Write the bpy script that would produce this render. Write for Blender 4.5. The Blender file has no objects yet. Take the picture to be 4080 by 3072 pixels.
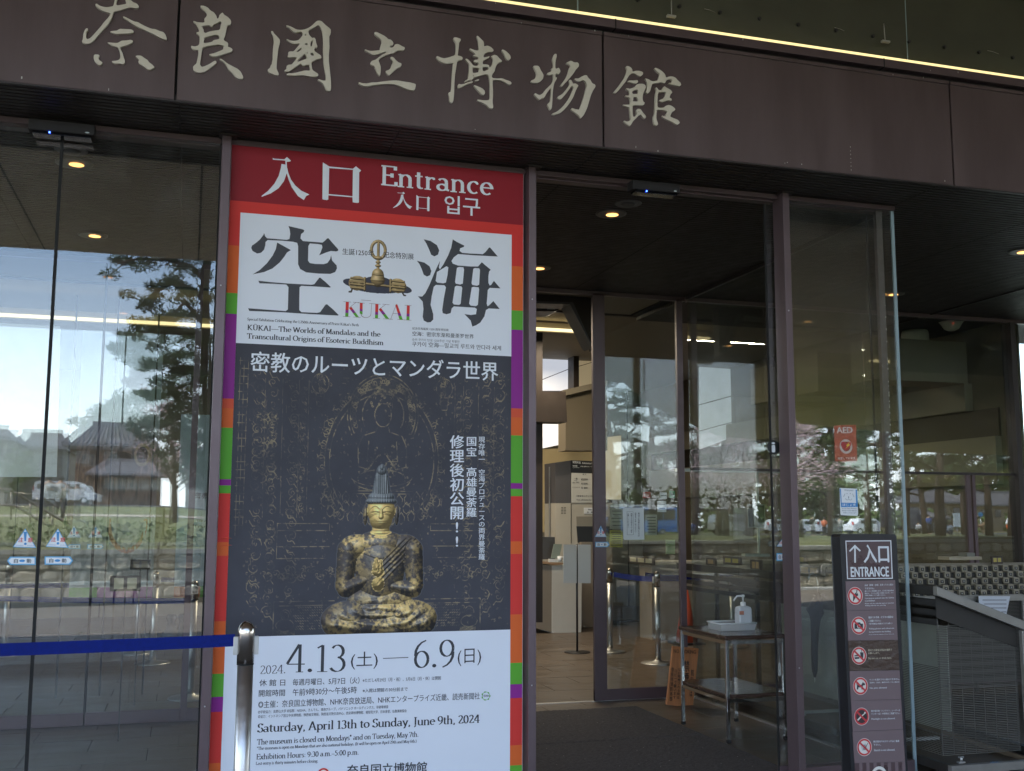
import bpy, math, random
import numpy as np
from mathutils import Vector, noise as mnoise
R = math.radians
S = bpy.context.scene
COL = S.collection

# ---------------------------------------------------------------- camera
FPX, HC = 4262.0, 1.57          # focal length in photo pixels (4080 wide), eye height
YAW, PITCH, ROLL = R(16.72), R(7.13), R(.19)
def _basis():
    f = np.array([math.sin(YAW)*math.cos(PITCH), math.cos(YAW)*math.cos(PITCH), math.sin(PITCH)])
    r = np.array([math.cos(YAW), -math.sin(YAW), 0.])
    u = np.cross(r, f)
    c, s = math.cos(ROLL), math.sin(ROLL)
    return c*r+s*u, -s*r+c*u, f
CR, CU, CF = _basis()
C0 = np.array([0., 0., HC])
cam_d = bpy.data.cameras.new('camera'); cam = bpy.data.objects.new('camera', cam_d); COL.objects.link(cam)
cam_d.sensor_width = 36; cam_d.lens = 36*FPX/4080; cam_d.clip_end = 1000; cam_d.clip_start = .05
from mathutils import Matrix
M = Matrix(((CR[0], CU[0], -CF[0], 0), (CR[1], CU[1], -CF[1], 0), (CR[2], CU[2], -CF[2], HC), (0, 0, 0, 1)))
cam.matrix_world = M
S.camera = cam
def _ray(px, py): return CF + CR*((px-2040)/FPX) - CU*((py-1536)/FPX)
def onY(px, py, y): d = _ray(px, py); return C0 + d*(y/d[1])      # where the sight line of a photo point meets a wall plane
def onZ(px, py, z): d = _ray(px, py); return C0 + d*((z-HC)/d[2])
def XZ(px, py, y): p = onY(px, py, y); return p[0], p[2]

# ---------------------------------------------------------------- light and view
S.view_settings.view_transform = 'Standard'; S.view_settings.look = 'None'
S.view_settings.exposure = 2.85; S.view_settings.gamma = 1; S.view_settings.use_curve_mapping = False
S.render.engine = 'CYCLES'
S.cycles.use_denoising = True
try: S.cycles.denoiser = 'OPENIMAGEDENOISE'
except Exception: pass
S.cycles.max_bounces = 10; S.cycles.diffuse_bounces = 4; S.cycles.glossy_bounces = 5
S.cycles.transparent_max_bounces = 24; S.cycles.transmission_bounces = 4
S.cycles.sample_clamp_indirect = 6; S.cycles.caustics_reflective = False; S.cycles.caustics_refractive = False
SUN_EL, SUN_AZ = R(50), R(285)      # azimuth: clockwise from +Y
w = bpy.data.worlds.new('World'); S.world = w; w.use_nodes = True
nt = w.node_tree; nt.nodes.clear()
out = nt.nodes.new('ShaderNodeOutputWorld'); bg = nt.nodes.new('ShaderNodeBackground')
sky = nt.nodes.new('ShaderNodeTexSky'); sky.sky_type = 'NISHITA'; sky.sun_disc = False
sky.sun_elevation = SUN_EL; sky.sun_rotation = SUN_AZ; sky.dust_density = .8; sky.ozone_density = 3.0; sky.altitude = 100
tc = nt.nodes.new('ShaderNodeTexCoord'); mp = nt.nodes.new('ShaderNodeMapping'); mp.inputs['Scale'].default_value = (1.2, 1.2, 5)
cn = nt.nodes.new('ShaderNodeTexNoise'); cn.inputs['Scale'].default_value = 2.3; cn.inputs['Detail'].default_value = 9; cn.inputs['Roughness'].default_value = .62
cn.inputs['Distortion'].default_value = .5
cr = nt.nodes.new('ShaderNodeValToRGB'); cr.color_ramp.elements[0].position = .52; cr.color_ramp.elements[1].position = .92
mx = nt.nodes.new('ShaderNodeMix'); mx.data_type = 'RGBA'
sep = nt.nodes.new('ShaderNodeSeparateXYZ'); hz = nt.nodes.new('ShaderNodeMapRange')
hz.inputs[1].default_value = 0.0; hz.inputs[2].default_value = .26; hz.inputs[3].default_value = .62; hz.inputs[4].default_value = 0.0
ad = nt.nodes.new('ShaderNodeMath'); ad.operation = 'ADD'; ad.use_clamp = True
L = nt.links.new
L(tc.outputs['Generated'], mp.inputs['Vector']); L(mp.outputs['Vector'], cn.inputs['Vector']); L(cn.outputs['Fac'], cr.inputs['Fac'])
L(tc.outputs['Generated'], sep.inputs[0]); L(sep.outputs['Z'], hz.inputs[0])
L(cr.outputs['Color'], ad.inputs[0]); L(hz.outputs[0], ad.inputs[1])
L(ad.outputs[0], mx.inputs[0]); L(sky.outputs[0], mx.inputs[6]); mx.inputs[7].default_value = (9.6, 10.4, 11.6, 1)
L(mx.outputs[2], bg.inputs[0]); bg.inputs[1].default_value = .11; L(bg.outputs[0], out.inputs[0])
sd = bpy.data.lights.new('sun', 'SUN'); sd.energy = 2.6; sd.angle = R(.5); sd.color = (1, .95, .88)
sun = bpy.data.objects.new('sun', sd); COL.objects.link(sun)
sdir = Vector((math.sin(SUN_AZ)*math.cos(SUN_EL), math.cos(SUN_AZ)*math.cos(SUN_EL), math.sin(SUN_EL)))
sun.rotation_euler = sdir.to_track_quat('Z', 'Y').to_euler(); sun.location = sdir*40

# ---------------------------------------------------------------- mesh helpers
class MB:
    def __init__(s): s.v = []; s.f = []; s.m = []; s.cur = 0; s.smooth = []; s.sm = False
    def face(s, idx): s.f.append(tuple(idx)); s.m.append(s.cur); s.smooth.append(s.sm)
    def add(s, vs, fs):
        b = len(s.v); s.v += [tuple(map(float, p)) for p in vs]
        for f in fs: s.face([b+i for i in f])
        return s
    def box(s, x0, x1, y0, y1, z0, z1):
        return s.add([(x0,y0,z0),(x1,y0,z0),(x1,y1,z0),(x0,y1,z0),(x0,y0,z1),(x1,y0,z1),(x1,y1,z1),(x0,y1,z1)],
                     [(0,3,2,1),(4,5,6,7),(0,1,5,4),(1,2,6,5),(2,3,7,6),(3,0,4,7)])
    def hexa(s, p):  # 8 points: bottom 4 (ccw), top 4
        return s.add(p, [(0,3,2,1),(4,5,6,7),(0,1,5,4),(1,2,6,5),(2,3,7,6),(3,0,4,7)])
    def bar(s, a, b, wx, wz, up=(0,0,1)):
        a = Vector(a); b = Vector(b); d = (b-a).normalized(); up = Vector(up)
        if abs(d.dot(up)) > .98: up = Vector((0, 1, 0))
        sx = d.cross(up).normalized()*wx/2; sz = sx.cross(d).normalized()*wz/2
        P = [a-sx-sz, a+sx-sz, a+sx+sz, a-sx+sz, b-sx-sz, b+sx-sz, b+sx+sz, b-sx+sz]
        return s.hexa(P)
    def tube(s, pts, rad, n=10, cap=True):
        pts = [Vector(p) for p in pts]; k = len(pts)
        if not hasattr(rad, '__len__'): rad = [rad]*k
        rings = []; up = Vector((0, 0, 1)); o = s.sm; s.sm = True; prev = None
        for i, p in enumerate(pts):
            d = (pts[min(i+1, k-1)]-pts[max(i-1, 0)])
            d = d.normalized() if d.length > 1e-9 else Vector((0, 0, 1))
            if prev is None:
                a = d.cross(up if abs(d.dot(up)) < .95 else Vector((1, 0, 0))).normalized()
            else:
                a = (prev-d*prev.dot(d)); a = a.normalized() if a.length > 1e-6 else d.cross(up).normalized()
            prev = a; b = d.cross(a)
            base = len(s.v)
            for j in range(n):
                t = 2*math.pi*j/n; q = p+(a*math.cos(t)+b*math.sin(t))*rad[i]; s.v.append(tuple(q))
            rings.append(base)
        for i in range(k-1):
            for j in range(n):
                s.face((rings[i]+j, rings[i]+(j+1) % n, rings[i+1]+(j+1) % n, rings[i+1]+j))
        s.sm = False
        if cap:
            s.face([rings[0]+j for j in range(n)][::-1]); s.face([rings[-1]+j for j in range(n)])
        s.sm = o; return s
    def lathe(s, cx, cy, prof, n=28):   # prof: (r, z)
        o = s.sm; s.sm = True; rs = []
        for r, z in prof:
            rs.append(len(s.v))
            for j in range(n): t = 2*math.pi*j/n; s.v.append((cx+r*math.cos(t), cy+r*math.sin(t), z))
        for i in range(len(prof)-1):
            for j in range(n): s.face((rs[i]+j, rs[i]+(j+1) % n, rs[i+1]+(j+1) % n, rs[i+1]+j))
        s.sm = False; s.face([rs[0]+j for j in range(n)][::-1]); s.face([rs[-1]+j for j in range(n)]); s.sm = o
        return s
    def ball(s, c, r, n=12, m=8):
        r = (r, r, r) if not hasattr(r, '__len__') else r; o = s.sm; s.sm = True
        b = len(s.v)
        for i in range(m+1):
            ph = math.pi*i/m
            for j in range(n):
                t = 2*math.pi*j/n
                s.v.append((c[0]+r[0]*math.sin(ph)*math.cos(t), c[1]+r[1]*math.sin(ph)*math.sin(t), c[2]+r[2]*math.cos(ph)))
        for i in range(m):
            for j in range(n): s.face((b+i*n+j, b+(i+1)*n+j, b+(i+1)*n+(j+1) % n, b+i*n+(j+1) % n))
        s.sm = o; return s
    def quad(s, a, b, c, d): return s.add([a, b, c, d], [(0, 1, 2, 3)])
    def poly(s, pts): return s.add(pts, [tuple(range(len(pts)))])

def wloc(o):
    v = Vector((0, 0, 0))
    while o is not None: v += o.location; o = o.parent
    return v
def obj(name, mb, mat, parent=None, bevel=0, kind=None, label=None):
    me = bpy.data.meshes.new(name)
    off = wloc(parent)
    me.from_pydata([(a-off.x, b-off.y, c-off.z) for a, b, c in mb.v], [], mb.f)
    mats = mat if isinstance(mat, (list, tuple)) else [mat]
    for m in mats: me.materials.append(m)
    me.polygons.foreach_set('material_index', mb.m)
    me.polygons.foreach_set('use_smooth', mb.smooth)
    me.update()
    o = bpy.data.objects.new(name, me); COL.objects.link(o); o.parent = parent
    if bevel:
        b = o.modifiers.new('bevel', 'BEVEL'); b.width = bevel; b.segments = 2; b.limit_method = 'ANGLE'; b.angle_limit = R(40)
    if kind: o['kind'] = kind
    if label: o['label'] = label
    return o
def thing(name, label, cat, loc=(0, 0, 0), group=None):
    o = bpy.data.objects.new(name, None); COL.objects.link(o); o.location = loc; o.empty_display_size = .1
    o['label'] = label; o['category'] = cat
    if group: o['group'] = group
    return o
def tag(o, label, cat, group=None):
    o['label'] = label; o['category'] = cat
    if group: o['group'] = group
    return o
def dup(o, loc=None, label=None, parent=None, rotz=None, scale=None):
    c = o.copy(); COL.objects.link(c)
    if loc is not None: c.location = loc
    if rotz is not None: c.rotation_euler = (0, 0, rotz)
    if scale is not None: c.scale = (scale,)*3
    if label: c['label'] = label
    c.parent = parent
    for ch in list(o.children): dup(ch, parent=c)
    return c

# ---------------------------------------------------------------- materials
MATS = {}
def lin(c):
    return tuple(((x/255)/12.92 if x/255 <= .04045 else ((x/255+.055)/1.055)**2.4) for x in c)
def mat(name, col, rough=.6, metal=0., var=0., vscale=8., bump=0., bscale=60., spec=.5, coat=0., stretch=(1,1,1), emit=None, estr=1., alpha=1.):
    if name in MATS: return MATS[name]
    m = bpy.data.materials.new(name); m.use_nodes = True; t = m.node_tree; b = t.nodes['Principled BSDF']
    b.inputs['Base Color'].default_value = (*col, 1); b.inputs['Roughness'].default_value = rough
    b.inputs['Metallic'].default_value = metal; b.inputs['Specular IOR Level'].default_value = spec
    b.inputs['Coat Weight'].default_value = coat; b.inputs['Coat Roughness'].default_value = .08; b.inputs['Alpha'].default_value = alpha
    if emit: b.inputs['Emission Color'].default_value = (*emit, 1); b.inputs['Emission Strength'].default_value = estr
    if var or bump:
        tc = t.nodes.new('ShaderNodeTexCoord'); mp = t.nodes.new('ShaderNodeMapping'); mp.inputs['Scale'].default_value = stretch
        geo = t.nodes.new('ShaderNodeNewGeometry'); t.links.new(geo.outputs['Position'], mp.inputs['Vector'])
    if var:
        n = t.nodes.new('ShaderNodeTexNoise'); n.inputs['Scale'].default_value = vscale; n.inputs['Detail'].default_value = 6; n.inputs['Roughness'].default_value = .6
        t.links.new(mp.outputs[0], n.inputs['Vector'])
        h = t.nodes.new('ShaderNodeMapRange'); h.inputs[1].default_value = .25; h.inputs[2].default_value = .75
        h.inputs[3].default_value = 1-var; h.inputs[4].default_value = 1+var; t.links.new(n.outputs['Fac'], h.inputs[0])
        x = t.nodes.new('ShaderNodeMix'); x.data_type = 'RGBA'; x.blend_type = 'MULTIPLY'; x.inputs[0].default_value = 1
        x.inputs[6].default_value = (*col, 1); t.links.new(h.outputs[0], x.inputs[7]); t.links.new(x.outputs[2], b.inputs['Base Color'])
        r2 = t.nodes.new('ShaderNodeMapRange'); r2.inputs[1].default_value = .3; r2.inputs[2].default_value = .7
        r2.inputs[3].default_value = max(0, rough-.06); r2.inputs[4].default_value = min(1, rough+.08)
        t.links.new(n.outputs['Fac'], r2.inputs[0]); t.links.new(r2.outputs[0], b.inputs['Roughness'])
    if bump:
        n2 = t.nodes.new('ShaderNodeTexNoise'); n2.inputs['Scale'].default_value = bscale; n2.inputs['Detail'].default_value = 4
        t.links.new(mp.outputs[0], n2.inputs['Vector'])
        bp = t.nodes.new('ShaderNodeBump'); bp.inputs['Strength'].default_value = bump; bp.inputs['Distance'].default_value = .01
        t.links.new(n2.outputs['Fac'], bp.inputs['Height']); t.links.new(bp.outputs[0], b.inputs['Normal'])
    MATS[name] = m; return m
def glassmat(name, tint=(.93, .945, .935), ior=1.62, smudge=0.):
    if name in MATS: return MATS[name]
    m = bpy.data.materials.new(name); m.use_nodes = True; t = m.node_tree; t.nodes.clear()
    o = t.nodes.new('ShaderNodeOutputMaterial'); tr = t.nodes.new('ShaderNodeBsdfTransparent'); tr.inputs[0].default_value = (*tint, 1)
    gl = t.nodes.new('ShaderNodeBsdfGlossy'); gl.inputs['Roughness'].default_value = 0.0; gl.inputs[0].default_value = (1, 1, 1, 1)
    g0 = t.nodes.new('ShaderNodeNewGeometry'); dp = t.nodes.new('ShaderNodeVectorMath'); dp.operation = 'DOT_PRODUCT'; t.links.new(g0.outputs['Normal'], dp.inputs[0]); t.links.new(g0.outputs['Incoming'], dp.inputs[1])
    ab = t.nodes.new('ShaderNodeMath'); ab.operation = 'ABSOLUTE'; t.links.new(dp.outputs['Value'], ab.inputs[0]); om = t.nodes.new('ShaderNodeMath'); om.operation = 'SUBTRACT'; om.inputs[0].default_value = 1; t.links.new(ab.outputs[0], om.inputs[1])
    pw = t.nodes.new('ShaderNodeMath'); pw.operation = 'POWER'; pw.inputs[1].default_value = 5; t.links.new(om.outputs[0], pw.inputs[0]); F0 = ((ior-1)/(ior+1))**2
    fr = t.nodes.new('ShaderNodeMath'); fr.operation = 'MULTIPLY_ADD'; fr.inputs[1].default_value = 1-F0; fr.inputs[2].default_value = F0; fr.use_clamp = True; t.links.new(pw.outputs[0], fr.inputs[0])
    # a pane is one closed slab: each of its two faces reflects
    mx = t.nodes.new('ShaderNodeMixShader'); t.links.new(fr.outputs[0], mx.inputs[0]); t.links.new(tr.outputs[0], mx.inputs[1]); t.links.new(gl.outputs[0], mx.inputs[2])
    # slight waviness of float glass
    n = t.nodes.new('ShaderNodeTexNoise'); n.inputs['Scale'].default_value = 1.1; n.inputs['Detail'].default_value = 1
    g = t.nodes.new('ShaderNodeNewGeometry'); t.links.new(g.outputs['Position'], n.inputs['Vector'])
    bp = t.nodes.new('ShaderNodeBump'); bp.inputs['Strength'].default_value = .12; bp.inputs['Distance'].default_value = .004
    t.links.new(n.outputs['Fac'], bp.inputs['Height']); t.links.new(bp.outputs[0], gl.inputs['Normal'])
    # a trace of dust and finger smudges on the pane
    n3 = t.nodes.new('ShaderNodeTexNoise'); n3.inputs['Scale'].default_value = 2.6; n3.inputs['Detail'].default_value = 8; n3.inputs['Roughness'].default_value = .7; t.links.new(g.outputs['Position'], n3.inputs['Vector'])
    mr = t.nodes.new('ShaderNodeMapRange'); mr.inputs[1].default_value = .5; mr.inputs[2].default_value = .8; mr.inputs[3].default_value = .002; mr.inputs[4].default_value = .05; t.links.new(n3.outputs['Fac'], mr.inputs[0])
    df = t.nodes.new('ShaderNodeBsdfDiffuse'); df.inputs[0].default_value = (.5, .5, .48, 1); m2 = t.nodes.new('ShaderNodeMixShader')
    t.links.new(mr.outputs[0], m2.inputs[0]); t.links.new(mx.outputs[0], m2.inputs[1]); t.links.new(df.outputs[0], m2.inputs[2]); t.links.new(m2.outputs[0], o.inputs[0]); MATS[name] = m; return m
def emis(name, col, s):
    if name in MATS: return MATS[name]
    m = bpy.data.materials.new(name); m.use_nodes = True; t = m.node_tree; t.nodes.clear()
    o = t.nodes.new('ShaderNodeOutputMaterial'); e = t.nodes.new('ShaderNodeEmission'); e.inputs[0].default_value = (*col, 1); e.inputs[1].default_value = s
    t.links.new(e.outputs[0], o.inputs[0]); MATS[name] = m; return m
BRONZE = mat('bronze_anodised', (.112, .078, .085), .38, .35, var=.05, vscale=5, bump=.02, bscale=300, spec=.5)
BRONZE_P = mat('bronze_panel', (.096, .067, .068), .36, .2, var=.17, vscale=2.2, bump=.03, bscale=140, stretch=(3, 3, .5))
BRONZE_D = mat('bronze_dark', (.04, .032, .032), .45, .3, var=.1)
SLAT = mat('slat_brown', (.024, .019, .017), .55, .1, var=.08, vscale=9)
BLACK = mat('black_recess', (.006, .006, .006), .8)
BLACKP = mat('black_plastic', (.018, .018, .02), .35, var=.05)
STEEL = mat('stainless_steel', (.50, .49, .48), .36, 1., var=.06, vscale=30)
CHROME = mat('chrome', (.75, .74, .72), .06, 1.)
ALU = mat('aluminium', (.50, .50, .50), .35, .9, var=.06, vscale=14)
GLASS = glassmat('clear_glass', ior=1.66)
GLASS_IN = glassmat('inner_glass', (.90, .92, .90), 1.75)
EDGE = mat('glass_edge_teal', (.25, .33, .36), .25, 0, coat=.3)
CREAM = mat('letter_cream', (.60, .555, .47), .5, 0, var=.05, vscale=40)
WHITE = mat('white_paper', (.74, .76, .80), .45)
BELT = mat('belt_blue', (.0045, .014, .150), .85, var=.22, vscale=70, bump=.4, bscale=300, spec=.2)
# ---------------------------------------------------------------- outlines of the lettering, in points of the photograph: (origin x, origin y, scale, rings)
def Q(s): 
    a = [float(k) for k in s.replace(',', ' ').split()]; return list(zip(a[::2], a[1::2]))
CHARS = {
'nara1': (300, 0, 5.53, ["885,-60 870,20 845,130 825,155 700,175 620,165 550,145 515,125 480,95 450,100 445,130 500,190 600,250 700,285 775,305 775,330 740,390 620,520 580,580 520,650 440,740 340,850 270,880 240,850 240,780 250,720 285,680 280,640 245,635 210,680 180,760 170,880 148,920 165,960 250,985 340,960 420,900 480,820 580,710 720,560 800,430 825,350 845,275 960,250 1130,195 1230,170 1320,200 1380,195 1408,160 1360,95 1270,60 1210,0 1190,-60 1100,-60 1105,10 1130,80 1110,105 1000,125 920,135 900,90 930,0 940,-60",
 "1050,380 1080,378 1300,490 1380,500 1460,550 1560,600 1680,650 1760,655 1860,700 1940,720 1990,780 2020,870 2000,888 1940,880 1840,830 1720,760 1660,735 1560,690 1500,655 1420,630 1260,540 1160,470 1060,400",
 "770,710 840,695 920,690 975,650 1080,655 1240,660 1290,700 1265,740 1120,755 1000,755 920,768 840,745 785,725",
 "710,950 760,950 860,960 940,960 1020,910 1130,905 1220,890 1265,905 1275,940 1200,985 1110,1020 1010,1045 985,1065 1010,1120 1045,1180 1065,1270 1095,1350 1085,1420 1040,1428 970,1405 920,1420 840,1405 808,1370 815,1358 920,1350 980,1320 995,1270 985,1180 970,1110 930,1045 860,1035 780,1005 730,970",
 "415,1215 510,1215 540,1240 510,1290 530,1340 590,1380 600,1400 570,1440 540,1450 480,1415 430,1360 405,1290",
 "1325,1248 1370,1235 1450,1240 1520,1290 1600,1340 1620,1380 1700,1440 1745,1490 1740,1510 1690,1525 1665,1550 1600,1545 1540,1500 1480,1455 1400,1410 1390,1360 1415,1330 1370,1290"]),
'nara2': (740, 0, 5.05, ["297,125 370,130 450,170 490,220 570,265 620,340 630,390 660,380 680,310 740,262 770,310 840,350 900,410 915,450 900,510 845,515 825,560 810,640 795,720 765,780 770,830 840,865 855,900 840,950 900,970 940,1000 935,1040 890,1065 800,1085 680,1130 600,1150 520,1145 470,1105 490,1100 580,1080 680,1040 750,1010 755,960 775,935 720,920 640,905 600,915 500,925 350,960 330,1010 315,1100 300,1200 285,1310 320,1360 380,1345 480,1300 570,1240 605,1235 625,1275 570,1320 470,1400 370,1460 280,1475 200,1460 150,1410 148,1350 180,1320 215,1290 240,1180 255,1080 250,1010 180,1020 125,985 103,940 125,935 180,950 250,930 275,890 280,740 250,705 215,680 220,662 265,655 270,610 235,540 200,480 150,445 165,432 230,460 375,470 380,430 375,390 420,340 430,290 400,240 350,205 300,160",
 "320,540 400,525 480,518 525,555 545,530 560,500 630,480 680,440 720,455 700,540 685,615 560,630 460,650 400,680 365,660 360,610 330,560",
 "365,880 360,830 380,765 480,740 570,715 655,712 680,770 670,800 560,820 530,855 430,875",
 "680,1190 740,1210 840,1290 950,1350 1040,1395 1110,1460 1160,1570 1140,1595 1060,1597 990,1550 930,1470 860,1410 810,1310 760,1250 690,1215"]),
'koku': (1050, 70, 5.376, ["160,302 200,305 215,345 290,420 350,490 350,545 320,650 300,800 285,950 275,1100 290,1140 328,1215 310,1245 240,1243 190,1215 115,1190 88,1140 90,1125 135,1090 150,1040 180,1000 180,950 195,900 195,800 205,620 222,520 205,400 165,320",
 "485,180 530,185 620,225 700,270 800,280 900,260 980,225 1060,160 1130,90 1180,77 1240,90 1320,170 1410,240 1437,270 1437,350 1405,400 1405,560 1410,640 1395,800 1395,960 1410,1080 1420,1180 1440,1350 1445,1500 1435,1580 1360,1585 1325,1540 1300,1470 1250,1400 1155,1345 1175,1332 1270,1362 1335,1360 1330,1250 1300,1100 1280,960 1280,870 1270,700 1275,480 1255,300 1210,200 1155,170 1090,220 980,275 955,300 970,380 1040,455 1080,440 1110,470 1125,560 1152,630 1140,652 1090,655 1085,730 1150,775 1220,820 1240,870 1220,888 1140,905 1050,950 1020,985 1030,1060 1040,1130 1110,1180 1170,1220 1165,1260 1100,1280 1020,1280 940,1260 820,1240 700,1255 520,1250 490,1220 510,1210 640,1205 780,1170 880,1145 995,1150 990,1080 970,1025 920,1020 860,1050 820,1040 815,1010 780,1005 700,1060 600,1130 540,1170 460,1170 440,1150 490,1110 490,1050 530,1022 600,1020 640,970 680,920 715,860 640,860 540,870 512,850 530,790 530,750 570,735 640,740 700,670 750,610 770,565 680,578 600,565 520,510 487,475 510,475 570,505 650,515 740,500 800,440 840,380 830,330 790,315 700,340 640,320 590,270 540,220 490,200",
 "878,352 895,355 912,385 905,402 885,395 876,370", "870,578 920,555 942,580 935,608 900,600", "1050,490 1050,560 1025,635 1005,635 1000,570 1020,515",
 "700,745 740,700 810,658 815,685 770,730 710,757", "925,755 940,760 942,785 930,785", "1000,770 1040,762 1080,800 1070,832 1020,825 995,795", "718,945 800,860 870,792 890,800 925,890 860,915 740,958"]),
'ritsu': (1410, 110, 6.17, ["497,130 550,120 640,165 740,215 800,260 840,300 900,310 950,360 970,410 940,450 880,460 875,495 920,510 980,480 1000,430 1060,415 1120,435 1180,475 1240,495 1245,540 1200,580 1120,575 1050,580 1010,610 960,645 910,640 850,670 780,690 700,730 610,790 605,840 630,900 655,980 655,1080 640,1195 615,1195 580,1140 530,1040 490,940 440,945 400,910 410,860 450,825 530,805 600,745 690,680 795,625 795,608 760,605 660,640 560,670 480,690 420,670 360,620 290,590 258,560 275,550 340,575 420,590 540,580 640,565 640,500 655,460 680,370 670,310 620,260 580,240 510,180",
 "893,745 920,728 970,745 1020,810 1090,870 1160,890 1165,940 1130,985 1060,1010 1000,1060 930,1120 870,1180 830,1180 790,1120 770,1090 800,1070 860,1050 900,1000 920,930 955,860 940,810 900,765",
 "102,1375 125,1355 200,1380 320,1385 440,1360 560,1360 680,1340 860,1320 1000,1310 1120,1320 1250,1345 1360,1358 1500,1395 1518,1430 1490,1540 1440,1558 1330,1540 1220,1490 1100,1440 1000,1405 860,1395 700,1400 560,1420 460,1430 340,1458 240,1450 150,1410"]),
'haku': (1720, 130, 5.206, ["445,115 500,110 595,140 598,170 565,210 555,320 540,430 530,490 600,500 635,530 630,570 590,580 535,590 515,640 495,780 475,900 465,1050 460,1250 440,1450 400,1465 365,1440 360,1320 345,1265 355,1245 390,1245 405,1160 410,1020 420,850 435,700 445,635 370,645 280,655 200,625 130,580 88,515 110,495 180,530 250,548 350,525 480,480 495,400 500,300 490,210 450,160",
 "925,80 950,78 990,120 1070,195 1080,250 1075,300 1150,280 1220,310 1275,365 1275,395 1230,410 1150,415 1075,460 1065,530 1130,520 1190,500 1195,520 1120,560 1060,590 1050,650 1060,670 1130,670 1180,685 1190,735 1230,710 1255,640 1270,580 1255,530 1220,505 1260,480 1300,468 1350,490 1400,550 1450,590 1450,615 1380,635 1340,680 1310,750 1300,810 1260,860 1235,920 1260,955 1340,965 1450,955 1540,995 1620,1020 1648,1055 1640,1085 1590,1092 1530,1050 1450,1005 1350,990 1260,990 1255,1080 1265,1200 1265,1320 1255,1440 1270,1550 1260,1583 1200,1580 1165,1550 1140,1510 1050,1465 960,1430 938,1405 960,1398 1060,1415 1160,1415 1205,1380 1200,1250 1205,1100 1195,1000 1180,910 1140,870 1050,885 940,920 845,955 830,1000 780,990 720,1020 680,1030 680,1010 750,975 755,880 770,800 770,700 765,650 720,600 690,565 705,550 740,560 800,620 850,690 900,705 950,695 965,650 950,620 910,635 880,620 870,590 890,575 950,570 965,530 940,510 870,505 840,495 860,480 900,475 890,440 840,400 790,365 778,345 800,340 870,370 930,385 970,375 970,300 960,200 940,130",
 "845,735 900,738 960,740 980,780 965,830 910,845 850,850 840,800", "1050,730 1100,720 1160,725 1180,780 1130,785 1100,810 1060,810 1045,780", "850,890 870,890 870,912 850,912",
 "1447,365 1480,365 1540,400 1620,480 1635,540 1600,580 1560,580 1530,540 1500,460 1460,400",
 "535,1160 540,1090 560,1072 600,1085 680,1070 750,1035 850,1015 850,1040 770,1065 700,1090 640,1130 570,1160", "875,1020 900,995 970,975 975,995 930,1012",
 "865,1100 900,1105 960,1130 1040,1165 1095,1220 1100,1270 1070,1305 1020,1290 980,1240 920,1180"]),
'butsu': (2100, 200, 5.745, ["138,368 240,368 275,400 300,465 350,540 370,590 355,670 300,720 235,760 110,755 78,725 90,705 150,680 195,630 210,570 200,510 170,450 145,400",
 "620,95 665,100 670,150 640,260 635,420 660,440 710,412 735,440 755,490 740,530 710,558 640,545 640,640 670,632 675,660 610,770 590,870 575,1000 570,1150 560,1300 540,1370 505,1365 490,1320 460,1270 470,1230 520,1190 530,1090 545,970 540,870 480,940 430,1010 385,1095 350,1115 310,1115 280,1148 240,1120 150,1020 180,992 240,1030 290,1040 360,990 400,930 480,850 560,770 590,690 590,570 560,560 490,585 450,565 455,535 490,520 550,495 560,460 545,430 590,425 595,340 570,220 590,160",
 "895,295 960,265 1000,252 1070,295 1150,290 1180,340 1170,390 1110,450 1050,550 940,680 870,750 790,845 745,830 800,760 880,650 920,560 960,410 985,385 960,340 895,315",
 "955,690 1000,690 1025,740 1045,780 1100,770 1170,820 1130,880 1090,970 1050,1080 980,1200 880,1330 760,1445 680,1470 600,1495 555,1475 580,1455 670,1420 780,1330 870,1230 960,1100 1020,960 1060,860 1010,815 960,900 870,1020 780,1120 730,1135 690,1110 690,1075 790,1020 870,930 950,830 970,780",
 "1075,670 1090,658 1170,660 1230,620 1320,580 1360,590 1385,640 1440,690 1480,770 1550,800 1555,850 1500,930 1450,1040 1410,1180 1370,1320 1335,1400 1290,1490 1230,1562 1200,1555 1180,1510 1080,1430 1010,1385 1005,1345 1030,1335 1080,1360 1190,1375 1240,1230 1290,1080 1330,920 1360,830 1340,740 1280,685 1200,725 1120,720"]),
'kan': (2430, 250, 6.17, ["385,100 430,92 500,125 540,180 540,235 620,210 720,212 805,245 800,300 740,345 690,335 620,285 550,270 490,290 430,370 380,470 300,570 220,670 140,755 80,755 80,735 180,620 260,510 340,390 390,280 415,180 390,130",
 "430,465 470,445 560,450 660,435 685,470 660,510 590,522 520,500 440,485",
 "390,640 430,640 480,655 560,625 610,600 640,550 700,530 800,530 860,560 878,610 840,690 800,790 790,900 810,970 845,990 830,1040 780,1060 640,1050 560,1055 545,1100 545,1250 560,1345 620,1330 650,1280 640,1170 680,1143 740,1150 800,1240 875,1320 870,1370 835,1385 790,1340 750,1280 710,1290 640,1370 560,1440 510,1530 480,1565 430,1545 370,1490 330,1455 340,1432 400,1460 460,1445 505,1410 490,1300 480,1170 470,1105 380,1080 305,1060 310,1045 390,1042 470,1040 495,1000 490,900 460,860 400,850 358,830 375,815 450,820 475,790 465,700 420,680 390,655",
 "530,715 600,680 680,668 680,770 610,780 545,780", "565,850 640,850 685,910 680,965 600,965 550,960 565,900", "685,1200 700,1198 718,1230 700,1235",
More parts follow.
